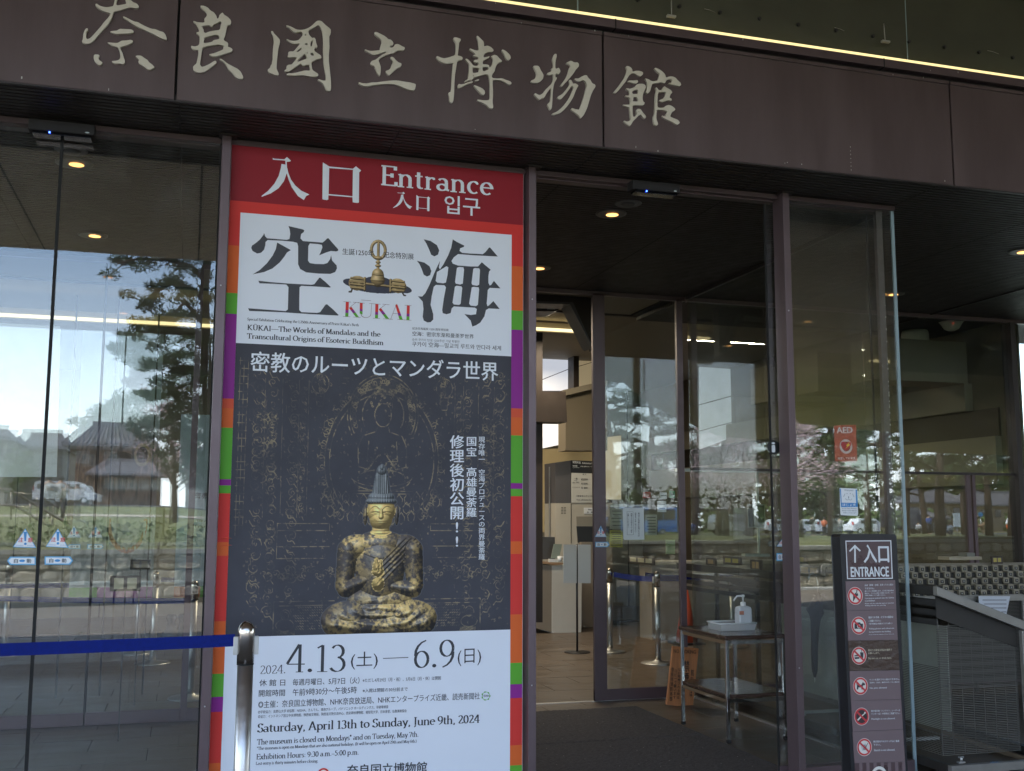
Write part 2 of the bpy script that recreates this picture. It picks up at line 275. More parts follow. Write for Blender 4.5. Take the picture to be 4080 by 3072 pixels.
 "1082,150 1110,133 1190,165 1280,230 1345,300 1365,380 1450,350 1530,350 1600,380 1650,440 1730,510 1735,560 1700,592 1600,570 1490,545 1425,525 1440,510 1510,500 1530,460 1500,415 1440,410 1370,440 1355,500 1320,512 1250,485 1150,515 1040,520 1010,580 980,700 930,765 895,770 865,735 895,680 910,540 890,450 845,405 870,398 940,420 1000,460 1060,470 1170,445 1190,370 1220,290 1170,250 1110,190",
 "1115,620 1140,620 1190,690 1270,680 1290,620 1330,585 1370,620 1450,660 1510,710 1520,750 1480,780 1455,850 1460,880 1500,890 1510,935 1480,945 1420,930 1340,955 1280,975 1230,965 1202,935 1230,920 1310,885 1350,820 1370,730 1310,720 1240,740 1190,730 1160,810 1155,950 1155,1100 1220,1120 1310,1115 1360,1070 1430,1045 1500,1070 1580,1125 1598,1170 1530,1205 1490,1270 1465,1335 1540,1370 1650,1410 1705,1470 1690,1510 1640,1533 1590,1515 1530,1470 1440,1430 1350,1385 1290,1350 1268,1320 1275,1305 1310,1325 1360,1325 1350,1290 1400,1230 1390,1195 1330,1180 1250,1175 1150,1160 1130,1260 1130,1400 1170,1500 1165,1540 1120,1552 1080,1530 1060,1440 1055,1340 1085,1270 1095,1100 1100,900 1110,780 1135,700"]),
'sora': (980, 880, 4.165, ["302,205 318,255 350,290 480,298 680,315 722,300 735,220 725,140 705,85 800,108 940,140 968,155 960,185 915,220 905,290 945,335 1100,347 1270,360 1310,330 1345,292 1370,288 1440,370 1530,470 1530,495 1500,508 1410,500 1330,525 1213,573 1240,520 1268,440 1260,400 1200,385 1060,375 1035,420 1030,660 1060,700 1150,715 1290,718 1350,700 1395,640 1413,570 1430,660 1505,740 1510,790 1480,850 1400,880 1200,875 1000,855 900,800 865,720 865,420 850,365 780,347 600,330 360,318 325,350 320,410 300,480 250,530 185,542 110,500 87,450 100,410 160,370 230,310 285,240",
 "518,360 620,415 745,485 680,525 640,590 560,690 440,790 300,850 112,887 230,815 350,700 440,580 495,470",
 "205,993 400,1015 700,1040 1090,1060 1135,1050 1215,945 1235,943 1320,1015 1405,1095 1400,1107 1150,1090 920,1078 890,1100 885,1300 885,1480 920,1515 1180,1527 1230,1515 1320,1390 1345,1383 1440,1465 1537,1560 1530,1572 1100,1550 600,1517 55,1495 35,1450 300,1470 660,1497 695,1470 700,1300 705,1100 670,1057 450,1045 225,1037"]),
'umi': (1640, 920, 2.379, ["115,80 180,95 240,135 262,185 250,225 215,242 185,225 165,175 140,120", "50,283 120,300 170,335 187,380 175,420 145,433 115,415 95,360 75,315",
 "270,283 258,345 268,365 300,320 345,235 375,160 390,80 430,105 500,140 495,152 460,165 455,190 480,208 560,215 675,220 700,200 735,157 745,158 817,243 600,232 440,220 400,250 378,285 390,310 440,328 560,337 630,337 665,297 750,368 735,385 728,430 728,490 740,518 755,510 780,473 842,545 740,540 722,560 712,690 720,715 740,700 775,665 835,740 730,735 705,750 690,810 650,870 610,895 575,907 560,850 500,788 560,797 610,790 618,740 600,728 400,716 380,735 370,780 330,790 295,780 290,750 305,640 325,535 310,515 230,512 210,530 190,620 180,700 205,790 205,840 180,865 150,868 115,850 105,815 112,740 105,670 60,620 100,622 130,590 170,510 215,400 240,345",
 "240,390 330,335 348,345 340,420 325,490 300,497 245,490 228,475", "430,350 450,342 490,345 497,365 485,500 460,508 420,500 412,485 425,380", "585,360 600,352 640,355 648,370 640,510 620,520 575,512 568,495",
 "410,530 425,520 470,525 480,540 465,690 450,702 400,697 388,680", "570,535 590,530 635,535 640,555 628,700 610,713 560,708 545,690"]),
'iri': (1020, 600, 2.875, ["192,83 210,92 325,100 355,72 400,115 390,125 352,130 355,190 372,260 400,330 450,400 520,460 612,503 575,520 548,567 480,520 410,420 372,330 352,260 320,350 260,430 170,490 65,530 65,518 140,460 210,380 260,290 285,200 292,152 338,160 335,115 200,105 192,102"]),
'kuchi': (1020, 600, 2.875, ["765,135 840,182 1110,208 1145,180 1205,228 1182,250 1178,595 1160,600 1108,592 1105,535 830,512 828,560 810,567 760,558", "838,200 1110,220 1106,523 832,498"]),
}
def fill(rings3, name='f', ext=0.):
    """2-D rings (x, z) -> triangulated (verts, faces) through a filled curve"""
    cu = bpy.data.curves.new(name, 'CURVE'); cu.dimensions = '2D'; cu.fill_mode = 'BOTH' if ext == 0 else 'BOTH'; cu.extrude = ext
    for r in rings3:
        sp = cu.splines.new('POLY'); sp.points.add(len(r)-1); sp.use_cyclic_u = True
        for p, q in zip(sp.points, r): p.co = (q[0], q[1], 0, 1)
    ob = bpy.data.objects.new(name, cu); me = bpy.data.meshes.new_from_object(ob)
    v = [tuple(x.co) for x in me.vertices]; f = [tuple(p.vertices) for p in me.polygons]
    bpy.data.objects.remove(ob); bpy.data.curves.remove(cu); bpy.data.meshes.remove(me)
    return v, f
def smooth_ring(r, it=1):
    for _ in range(it):
        o = []
        for i in range(len(r)):
            a, b = np.array(r[i]), np.array(r[(i+1) % len(r)])
            o += [tuple(a*.8+b*.2), tuple(a*.2+b*.8)]
        r = o
    return r
def char_mb(mb, key, y, ext=0., tf=None, sm=True):
    ox, oy, sc, rings = CHARS[key]; rs = []
    for r in rings:
        q = [(ox+a/sc, oy+b/sc) for a, b in Q(r)]
        if tf: q = [tf(*p) for p in q]
        q = [XZ(a, b, y) for a, b in q]
        rs.append(smooth_ring(q) if sm else q)
    v, f = fill(rs, ext=ext)
    b0 = len(mb.v)
    mb.v += [(a, y-c if ext else y, b) for a, b, c in v]     # local z becomes -y
    for q in f: mb.face([b0+i for i in q])
    return mb
def shape_px(mb, rings, y):
    rs = [[XZ(a, b, y) for a, b in (Q(r) if isinstance(r, str) else r)] for r in rings]
    v, f = fill(rs); b0 = len(mb.v); mb.v += [(a, y, b) for a, b, c in v]
    for q in f: mb.face([b0+i for i in q])
def quad_px(mb, pts, y):
    mb.poly([tuple(onY(a, b, y)) for a, b in pts])
def disc_px(mb, cx, cy, r, y, r2=0, n=28, ry=None):
    x, z = XZ(cx, cy, y); k = XZ(cx, cy-r, y)[1]-z
    if r2: 
        k2 = k*r2/r; b = len(mb.v)
        for j in range(n):
            t = 2*math.pi*j/n; mb.v.append((x+k*math.cos(t), y, z+k*math.sin(t))); mb.v.append((x+k2*math.cos(t), y, z+k2*math.sin(t)))
        for j in range(n): a = b+2*j; c = b+2*((j+1) % n); mb.face((a, c, c+1, a+1))
    else: mb.poly([(x+k*math.cos(2*math.pi*j/n), y, z+k*math.sin(2*math.pi*j/n)) for j in range(n)])
# ---- sans text (Blender's built-in font) laid on a plane
_tc = {}
def text_geo(s, bold=0.):
    k = (s, bold)
    if k in _tc: return _tc[k]
    cu = bpy.data.curves.new('t', 'FONT'); cu.body = s; cu.resolution_u = 2; cu.offset = bold
    ob = bpy.data.objects.new('t', cu); me = bpy.data.meshes.new_from_object(ob)
    v = np.array([tuple(x.co) for x in me.vertices]) if len(me.vertices) else np.zeros((0, 3)); f = [tuple(p.vertices) for p in me.polygons]
    bpy.data.objects.remove(ob); bpy.data.curves.remove(cu); bpy.data.meshes.remove(me)
    _tc[k] = (v, f); return v, f
def text_px(mb, s, p0, p1, y, h=None, bold=0., base=True):
    """fit text between two photo points (left, right end of the line); h = height of the text box in photo pixels"""
    v, f = text_geo(s, 0.)
    if len(v) == 0: return
    a = onY(*p0, y); b = onY(*p1, y); x0, x1 = v[:, 0].min(), v[:, 0].max(); z0 = v[:, 1].min() if base else 0.
    z1 = v[:, 1].max(); sx = 1/(x1-x0)
    up = np.array([0, 0, 1.])
    H = (onY(p0[0], p0[1]-h, y)[2]-a[2])/(z1-z0) if h else np.linalg.norm(b-a)*sx
    n = len(mb.v)
    sh_ = ((0, 0),) if bold <= 0 else ((0, 0), (bold*.9, 0), (-bold*.9, 0), (0, bold*.5), (0, -bold*.5))[:3 if len(s) > 14 else 5]
    for k_, (ex, ez) in enumerate(sh_):     # bolder ink: the same glyphs again, a hair to the side and a hair forward
        n = len(mb.v)
        for q in v: mb.v.append(tuple(a+(b-a)*((q[0]+ex-x0)*sx)+up*((q[1]+ez-z0)*H)+np.array([0, -.00012*k_, 0])))
        for q in f: mb.face([n+i for i in q])
def text_v(mb, s, x0, x1, yt, yb, y, bold=0., dx=0.):
    """vertical line of CJK text between photo heights"""
    n = len(s); st = (yb-yt)/n
    for i, ch in enumerate(s):
        if ch in ' 　': continue
        cx0, cx1 = x0+dx*i/n, x1+dx*i/n
        v, f = text_geo(ch, 0.)
        if not len(v): continue
        w = (v[:, 0].max()-v[:, 0].min())/.92; hh = (v[:, 1].max()-v[:, 1].min())/.92
        wf = min(1, w); m = (cx0+cx1)/2; half = (cx1-cx0)/2*wf
        bh = min(st*.92, st*.92*hh); yc = yt+st*(i+.5)
        text_px(mb, ch, (m-half, yc+bh/2), (m+half, yc+bh/2), y, h=bh, bold=bold)
# ---- a serif alphabet drawn with a broad pen
GL = {
'a':(.5,'A .22 .16 .16 .15 40 340;A .23 .42 .15 .16 0 150;L .38 .42 .38 .08;L .38 .06 .48 .03'),'b':(.56,'L .12 1 .12 .05;A .3 .3 .2 .29 -150 150;L .02 .97 .12 1'),
'c':(.47,'A .27 .3 .2 .29 50 310;D .4 .5 .05'),'d':(.57,'L .44 1 .44 0;A .26 .3 .2 .29 30 330;L .34 .97 .44 1;S .49 .01 .07'),'e':(.48,'A .26 .3 .2 .29 0 312;L .06 .34 .45 .34'),
'f':(.34,'A .28 .82 .13 .17 20 180;L .15 .82 .15 0;L .02 .59 .3 .59;S .15 0 .13'),'g':(.5,'A .23 .4 .16 .19 0 360;A .24 -.12 .2 .15 0 360;L .12 .22 .1 .08;L .1 .08 .36 .04;L .36 .55 .48 .58'),
'h':(.58,'L .12 1 .12 0;A .29 .4 .16 .19 0 150;L .45 .4 .45 0;S .12 0 .12;S .45 0 .12;L .02 .97 .12 1'),'i':(.28,'L .14 .6 .14 0;S .14 0 .12;D .14 .84 .065;L .04 .57 .14 .6'),
'k':(.56,'L .12 1 .12 0;S .12 0 .11;L .42 .6 .14 .28;L .2 .34 .46 0;S .45 0 .1;S .4 .6 .09'),'l':(.28,'L .14 1 .14 0;S .14 0 .12;L .04 .97 .14 1'),
'm':(.85,'L .12 .6 .12 0;A .27 .4 .14 .19 0 150;L .41 .4 .41 0;A .57 .4 .14 .19 0 150;L .71 .4 .71 0;S .12 0 .11;S .41 0 .11;S .71 0 .11;L .02 .57 .12 .6'),
'n':(.58,'L .12 .6 .12 0;A .29 .4 .16 .19 0 150;L .45 .4 .45 0;S .12 0 .12;S .45 0 .12;L .02 .57 .12 .6'),'o':(.54,'A .27 .3 .21 .29 0 360'),
'p':(.56,'L .12 .6 .12 -.28;S .12 -.28 .12;A .3 .3 .2 .29 -150 150;L .02 .57 .12 .6'),'r':(.4,'L .12 .6 .12 0;S .12 0 .12;A .28 .4 .15 .17 60 160;D .34 .53 .055;L .02 .57 .12 .6'),
's':(.4,'A .2 .44 .13 .14 30 250;A .2 .16 .14 .15 -150 80'),'t':(.34,'L .15 .78 .15 .1;A .26 .12 .11 .11 180 300;L .02 .59 .3 .59'),
'u':(.58,'L .12 .6 .12 .18;A .28 .19 .16 .18 180 330;L .46 .6 .46 0;S .5 .01 .06;L .03 .59 .12 .59;L .36 .59 .46 .59'),'v':(.52,'L .08 .6 .27 0;L .46 .6 .27 0;S .08 .6 .1;S .46 .6 .08'),
'w':(.78,'L .06 .6 .22 0;L .38 .58 .22 0;L .38 .58 .54 0;L .7 .6 .54 0;S .07 .6 .09;S .7 .6 .08'),'x':(.52,'L .08 .6 .44 0;L .44 .6 .08 0;S .09 .6 .09;S .44 .6 .08;S .08 0 .08;S .44 0 .09'),
'y':(.52,'L .08 .6 .28 .02;L .46 .6 .2 -.26;S .08 .6 .1;S .46 .6 .08;D .14 -.24 .055'),
'A':(.72,'L .35 .97 .62 0;L .34 .92 .08 0;L .18 .33 .5 .33;S .08 0 .1;S .62 0 .12'),'B':(.62,'L .14 .95 .14 0;A .3 .72 .19 .22 -90 90;A .3 .25 .24 .25 -90 90;L .02 .94 .3 .94;L .14 .5 .3 .5;L .02 .01 .3 .01'),
'C':(.66,'A .38 .47 .31 .49 45 315;L .62 .95 .62 .72'),'E':(.6,'L .14 .95 .14 0;L .03 .93 .54 .93;L .03 .02 .56 .02;L .14 .5 .42 .5;L .54 .95 .54 .76;L .57 .2 .57 0;L .42 .6 .42 .4'),
'H':(.76,'L .14 .95 .14 0;L .6 .95 .6 0;L .14 .5 .6 .5;S .14 0 .13;S .14 .94 .13;S .6 0 .13;S .6 .94 .13'),'I':(.34,'L .17 .95 .17 0;S .17 0 .14;S .17 .94 .14'),
'J':(.36,'L .2 .95 .2 .05;S .2 .94 .14;A .06 .02 .14 .2 -90 0'),'K':(.72,'L .14 .95 .14 0;S .14 0 .13;S .14 .94 .13;L .56 .95 .2 .48;L .22 .52 .6 0;S .55 .94 .1;S .6 0 .12'),
'L':(.56,'L .14 .95 .14 0;S .14 .94 .13;L .03 .02 .52 .02;L .52 .22 .52 0'),'M':(.86,'L .14 .95 .14 0;L .14 .95 .42 .05;L .7 .95 .42 .05;L .72 .95 .72 0;S .14 0 .1;S .72 0 .12;S .1 .94 .08;S .75 .94 .09'),
'N':(.74,'L .13 .95 .13 0;L .13 .95 .6 0;L .6 .95 .6 0;S .13 0 .1;S .1 .94 .08;S .6 .94 .1'),'O':(.74,'A .37 .47 .31 .48 0 360'),'P':(.56,'L .14 .95 .14 0;S .14 0 .13;L .02 .94 .28 .94;A .28 .7 .21 .24 -90 90;L .14 .46 .28 .46'),
'S':(.5,'A .26 .72 .17 .22 30 250;A .26 .24 .19 .24 -150 80;L .42 .93 .42 .76;L .06 .22 .06 .03'),'T':(.66,'L .33 .95 .33 0;S .33 0 .13;L .04 .93 .62 .93;L .04 .95 .04 .76;L .62 .95 .62 .76'),
'U':(.74,'L .15 .95 .15 .3;A .37 .3 .22 .29 180 360;L .6 .95 .6 .3;S .15 .94 .13;S .6 .94 .11'),'W':(1.0,'L .08 .95 .28 0;L .5 .93 .28 0;L .5 .93 .7 0;L .92 .95 .7 0;S .08 .94 .1;S .92 .94 .09'),
'0':(.52,'A .26 .46 .19 .46 0 360'),'1':(.4,'L .22 .92 .22 0;S .22 0 .14;L .08 .82 .22 .92'),'2':(.5,'A .24 .68 .17 .24 -10 160;L .4 .62 .08 .05;L .07 .03 .45 .03;L .45 .03 .47 .16'),
'3':(.5,'A .23 .7 .16 .22 -80 150;A .22 .25 .2 .25 -150 85'),'4':(.54,'L .38 .95 .38 0;L .36 .95 .04 .28;L .04 .27 .52 .27;S .38 0 .1'),
'5':(.5,'A .22 .28 .2 .28 -150 110;L .14 .5 .16 .92;L .16 .9 .44 .9'),'6':(.52,'A .26 .28 .19 .28 0 360;A .5 .45 .43 .5 105 185'),'7':(.5,'L .06 .9 .46 .9;L .46 .9 .18 0;L .06 .92 .06 .78'),
'9':(.52,'A .26 .64 .19 .28 0 360;A .02 .47 .43 .5 -75 5'),'8':(.5,'A .25 .7 .15 .21 0 360;A .25 .24 .19 .24 0 360'),
'.':(.24,'D .12 .05 .065'),',':(.24,'D .12 .05 .06;L .16 .03 .08 -.14'),':':(.26,'D .13 .07 .065;D .13 .5 .065'),"'":(.2,'L .1 .98 .1 .76'),'*':(.34,'L .17 .96 .17 .62;L .04 .88 .3 .7;L .3 .88 .04 .7'),
'(':(.3,'A .42 .38 .3 .62 120 240'),')':(.3,'A -.12 .38 .3 .62 -60 60'),'–':(.5,'L .02 .3 .48 .3'),'—':(1.0,'L .0 .33 1 .33'),' ':(.25,''),'-':(.36,'L .05 .3 .3 .3'),
}
GL['Ū'] = (.74, GL['U'][1]+';L .18 1.12 .56 1.12'); GL['ū'] = (.58, GL['u'][1]+';L .14 .8 .44 .8')
def serif_geo(s, T=.135, t=.045, track=0.):
    V = []; F = []; x = 0; 
    def rib(pts, lay):
        n = len(pts); b = len(V)
        for i, p in enumerate(pts):
            d = np.array(pts[min(i+1, n-1)])-np.array(pts[max(i-1, 0)]); d = d/(np.linalg.norm(d)+1e-9)
            th = math.atan2(d[1], d[0]); wd = t+(T-t)*min(1, abs(math.sin(th-R(12)))*1.05)
            nn = np.array([-d[1], d[0]])*wd/2
            V.append((p[0]+nn[0], p[1]+nn[1], lay)); V.append((p[0]-nn[0], p[1]-nn[1], lay))
        for i in range(n-1): F.append((b+2*i, b+2*i+1, b+2*i+3, b+2*i+2))
    for ch in s:
        g = GL.get(ch, GL[' '])
        for k, st in enumerate([q for q in g[1].split(';') if q]):
            a = st.split(); o = a[0]; q = [float(z) for z in a[1:]]
            if o == 'L':
                rib([(x+q[0], q[1]), (x+q[2], q[3])], k)
            elif o == 'A':
                n = max(4, int(abs(q[5]-q[4])/22)); rib([(x+q[0]+q[2]*math.cos(R(q[4]+(q[5]-q[4])*i/n)), q[1]+q[3]*math.sin(R(q[4]+(q[5]-q[4])*i/n))) for i in range(n+1)], k)
            elif o == 'S':
                b = len(V); w = q[2]; V += [(x+q[0]-w, q[1]-t*.55, k), (x+q[0]+w, q[1]-t*.55, k), (x+q[0]+w, q[1]+t*.55, k), (x+q[0]-w, q[1]+t*.55, k)]; F.append((b, b+1, b+2, b+3))
            elif o == 'D':
                b = len(V); V += [(x+q[0]+q[2]*math.cos(i*math.pi/4), q[1]+q[2]*math.sin(i*math.pi/4), k) for i in range(8)]; F.append(tuple(range(b, b+8)))
        x += g[0]+track
    return V, F, x-track
def serif_px(mb, s, p0, p1, cap, y, T=.135, t=.045, track=0.):
    V, F, W = serif_geo(s, T, t, track); a = onY(*p0, y); b = onY(*p1, y); H = (onY(p0[0], p0[1]-cap, y)[2]-a[2])/.95; n = len(mb.v)
    for q in V: mb.v.append((a[0]+(b[0]-a[0])*q[0]/W, y-q[2]*.00015, a[2]+(b[2]-a[2])*q[0]/W+q[1]*H))
    for f in F: mb.face([n+i for i in f])
# ---- a printed picture: fine grid with one printed colour per point
def raster(name, img, x0, x1, z0, z1, y, parent, rough=.6, coat=.22, depth=None):
    """img[rows from top, cols, 3] linear colours"""
    h, wd, _ = img.shape
    xs = np.linspace(x0, x1, wd); zs = np.linspace(z1, z0, h); off = wloc(parent)
    X, Z = np.meshgrid(xs, zs); V = np.stack([X-off.x, np.full_like(X, y-off.y), Z-off.z], -1).reshape(-1, 3)
    i = np.arange((h-1)*(wd-1)); r = i//(wd-1); c = i % (wd-1); a = r*wd+c
    Fc = np.stack([a, a+wd, a+wd+1, a+1], -1)
    me = bpy.data.meshes.new(name); me.vertices.add(len(V)); me.vertices.foreach_set('co', V.ravel())
    me.loops.add(Fc.size); me.loops.foreach_set('vertex_index', Fc.ravel().astype(np.int32))
    me.polygons.add(len(Fc)); me.polygons.foreach_set('loop_start', (np.arange(len(Fc))*4).astype(np.int32))
    me.update(calc_edges=True)
    ca = me.color_attributes.new('print', 'FLOAT_COLOR', 'POINT')
    ca.data.foreach_set('color', np.concatenate([img.reshape(-1, 3), np.ones((h*wd, 1))], 1).astype(np.float32).ravel())
    m = bpy.data.materials.new(name+'_ink'); m.use_nodes = True; t = m.node_tree; b = t.nodes['Principled BSDF']
    at = t.nodes.new('ShaderNodeVertexColor'); at.layer_name = 'print'; t.links.new(at.outputs[0], b.inputs['Base Color'])
    b.inputs['Roughness'].default_value = rough; b.inputs['Specular IOR Level'].default_value = coat
    me.materials.append(m); o = bpy.data.objects.new(name, me); COL.objects.link(o); o.parent = parent
    return o
# ================================================================ the museum front
YF, YM, YG, YI, ZS, XW = 5.38, 5.80, 5.87, 8.97, 3.64, 4.39
def plain(name, mb, m, kind='structure', parent=None): return obj(name, mb, m, parent, kind=kind)
def prism_px(mb, pts, y, d):
    a = [tuple(onY(*p, y)) for p in pts]; n = len(a); b = [(p[0], y+d, p[2]) for p in a]
    mb.add(a+b, [tuple(range(n)), tuple(range(n, 2*n))[::-1]]+[(i, (i+1) % n, n+(i+1) % n, n+i) for i in range(n)])
def bx(x0, x1, y0, y1, z0, z1): return MB().box(x0, x1, y0, y1, z0, z1)

# ---- floors
TILE = mat('floor_tile_brown', (.112, .090, .073), .36, 0, var=.24, vscale=2.2, bump=.05, bscale=90, stretch=(1, 3, 1))
TILE_O = mat('plaza_paving', (.19, .165, .14), .6, 0, var=.16, vscale=2.5, bump=.12, bscale=60)
GROUT = mat('grout_dark', (.02, .018, .016), .9)
lob = plain('floor', bx(-14, 16, 5.6, 22, -.3, -.012), GROUT)
lob2 = MB()
tiles = []
def make_tile(w_, d_, nm): 
    m = bx(-w_/2, w_/2, -d_/2, d_/2, -.012, 0); me = obj('tile', m, TILE, None); return me
t0 = make_tile(.774, .395, 'tile'); t0.location = (0, 0, -50); cnt = 0
rng = random.Random(3)
for r in range(0, 26):
    yy = 5.8+.4*r
    for c in range(-4, 11):
        xx = -.98+.78*c+(.39 if r % 2 else 0)
        if xx > 6.6 or xx < -2.6-.18*r*.3: continue
        if 0.3 < xx < 1.6 and yy < 8: continue
        if cnt >= 298: break
        o = bpy.data.objects.new('tile', t0.data); COL.objects.link(o); o.parent = lob; o.location = (xx, yy, rng.uniform(-.0006, .0006)); cnt += 1
bpy.data.objects.remove(t0)
rest = MB()
for r in range(0, 40):
    yy = 5.8+.4*r
    for c in range(-16, 20):
        xx = -.98+.78*c+(.39 if r % 2 else 0)
        if r < 26 and -2.6-.18*r*.3 <= xx <= 6.6 and not (0.3 < xx < 1.6 and yy < 8): continue
        if xx < -13.5 or xx > 15.5: continue
        rest.box(xx-.387, xx+.387, yy-.1975, yy+.1975, -.012, -.001)
obj('tile_field', rest, TILE, lob, kind='stuff')
plaza = plain('plaza', bx(-40, 60, -10, 5.598, -.3, -.012), GROUT)
pf = MB()
for r in range(0, 26):
    yy = 5.4-.6*r
    for c in range(-14, 16):
        xx = c*.9+(.45 if r % 2 else 0); pf.box(xx-.445, xx+.445, yy-.295, yy+.195 if r == 0 else yy+.295, -.012, 0)
obj('paving_field', pf, TILE_O, plaza, kind='stuff')
# door track on the floor
trk = plain('floor_track', MB().box(-6, 4.45, 5.80, 5.845, 0, .004).box(1.9, 4.4, 8.95, 8.99, 0, .004).box(4.37, 4.41, 5.9, 8.93, 0, .012), ALU)

# ---- louvred soffit
sof = plain('soffit', MB().box(-8, 4.395, 5.44, 9.0, 3.70, 3.76).box(4.395, 16, 5.44, 10.3, 3.70, 3.76), BLACK)
sl = None
for i in range(80):
    y0 = 5.405+i*.0448
    if i == 0: sl = obj('slat', MB().box(-8, 16, 0, .030, 3.64, 3.675), SLAT, None); base = sl.data; bpy.data.objects.remove(sl)
    o = bpy.data.objects.new('slat', base); COL.objects.link(o); o.parent = sof; o.location = (0, y0, 0)
for i in range(80, 107):
    if i == 80: s2 = obj('slat', MB().box(4.42, 16, 0, .030, 3.64, 3.675), SLAT, None); base = s2.data; bpy.data.objects.remove(s2)
    o = bpy.data.objects.new('slat', base); COL.objects.link(o); o.parent = sof; o.location = (0, 5.405+i*.0448, 0)
for k in range(-6, 12):
    x = 1.009+1.128*k
    obj('joint_strip', bx(x-.004, x+.004, 5.41, 8.93, 3.6385, 3.6395), BLACK, sof)
obj('joint_strip', bx(4.375, 4.405, 5.95, 8.93, 3.61, 3.6395), BRONZE_D, sof); obj('joint_strip', bx(7.08, 7.10, 5.45, 10.2, 3.625, 3.6375), BRONZE_D, sof)

# ---- fascia with the museum's name
fa = thing('fascia_beam', 'long dark bronze beam over the doors carrying seven cream brush-written characters', 'fascia', (2, YF, 3.64))
jx = [-7.05, -4.74, -2.43, -.141, 2.147, 4.482, 6.80, 9.12, 11.44]
for a, b in zip(jx[:-1], jx[1:]):
    pm = MB().box(a+.006, b-.006, YF, YF+.04, 3.64, 4.292)
    pm.box(a+.006, b-.006, YF-.006, YF+.04, 4.2925, 4.314)
    obj('panel', pm, BRONZE_P, fa, bevel=.002)
obj('backing', MB().box(-7, 11.4, YF+.045, YF+.09, 3.66, 4.40).box(-7, 11.4, YF+.03, YF+.045, 3.67, 4.33), BLACK, fa)
obj('edge_trim', bx(-7, 11.4, YF+.001, YF+.022, 3.632, 3.6385), BRONZE_D, fa)
obj('cap', MB().box(-7, 11.4, YF-.008, YF+.10, 4.345, 4.398), BRONZE, fa, bevel=.002)
for x in (2.22, 4.0):
    obj('cap_joint', bx(x, x+.006, YF-.0095, YF+.05, 4.343, 4.40), BLACK, fa)
for key in ('nara1', 'nara2', 'koku', 'ritsu', 'haku', 'butsu', 'kan'):
    m = MB(); char_mb(m, key, YF-.0085, ext=.008)
    obj('character', m, CREAM, fa)
ls = thing('light_strip', 'long glowing yellow strip lamp lying along the top of the bronze beam', 'lamp', (2, YF+.03, 4.40))
obj('diffuser', bx(1.2, 11, YF+.012, YF+.045, 4.4, 4.424), emis('lamp_yellow', (1, .79, .36), .20), ls)
obj('housing', bx(-7, 11.2, YF+.046, YF+.085, 4.4, 4.415), BRONZE_D, ls)
# white bird droppings and scratches on the beam
sp = MB()
for i in range(26):
    x = rng.uniform(-1, 5); z = rng.choice([3.645, 4.29, 4.36, 4.37])+rng.uniform(0, .02); yy = YF-.0012 if z < 4.29 else (YF-.0072 if z < 4.34 else YF-.0092)
    sp.box(x, x+rng.uniform(.002, .006), yy-.0006, yy, z, z+rng.uniform(.002, .012))
for i in range(7): sp.box(3.742, 3.745, YF-.0017, YF-.0011, 3.66+i*.024, 3.665+i*.024+rng.uniform(0, .004))
obj('bird_spot', sp, mat('dropping', (.5, .5, .46), .8), fa, kind='stuff')

# ---- clerestory glass above the beam
cl = thing('clerestory', 'dark glazed band above the bronze beam, with a row of round bolts', 'window', (2, 5.47, 4.4))
CLG = mat('clerestory_glass', (.055, .060, .044), .05, 0, spec=.9, var=.2, vscale=1.5, coat=.2)
cj = [-6.8+2.223*k+.0 for k in range(0, 9)]; off = 2.03-min(cj, key=lambda q: abs(q-2.03)); cj = [q+off for q in cj]
for a, b in zip(cj[:-1], cj[1:]): obj('pane', bx(a+.005, b-.005, 5.47, 5.485, 4.36, 5.3), CLG, cl)
for a in cj[1:-1]: obj('pane_joint', bx(a-.004, a+.004, 5.472, 5.484, 4.36, 5.3), EDGE, cl)
bd = None
for k in range(14):
    x = 1.87+k*.266*1.0
    m = MB().tube([(x, 5.458, 4.585), (x, 5.47, 4.585)], .011, 12)
    obj('bolt', m, BLACK, cl)
m = MB().tube([(4.055, 5.43, 4.66), (4.06, 5.43, 4.545)], .003, 6).box(4.035, 4.09, 5.42, 5.44, 4.535, 4.547)
obj('cable_clip', m, mat('clip_grey', (.3, .3, .28), .5), cl)
m = MB().tube([(2.60, 5.43, 4.62), (2.60, 5.43, 4.50)], .003, 6).box(2.57, 2.625, 5.42, 5.44, 4.49, 4.502)
obj('cable_clip', m, MATS['clip_grey'], cl)
for (x0, x1, z) in ((2.15, 2.24, 4.64), (2.36, 2.42, 4.615), (2.83, 2.90, 4.592), (3.72, 3.79, 4.60), (4.86, 4.95, 4.605)):
    obj('cobweb', MB().tube([(x0, 5.462, z), ((x0+x1)/2, 5.46, z-.004), (x1, 5.462, z-.012)], .0014, 5), mat('web', (.25, .25, .22), .9), cl)
obj('back_void', bx(-7, 11, 5.5, 5.54, 4.33, 5.3), BLACK, cl)

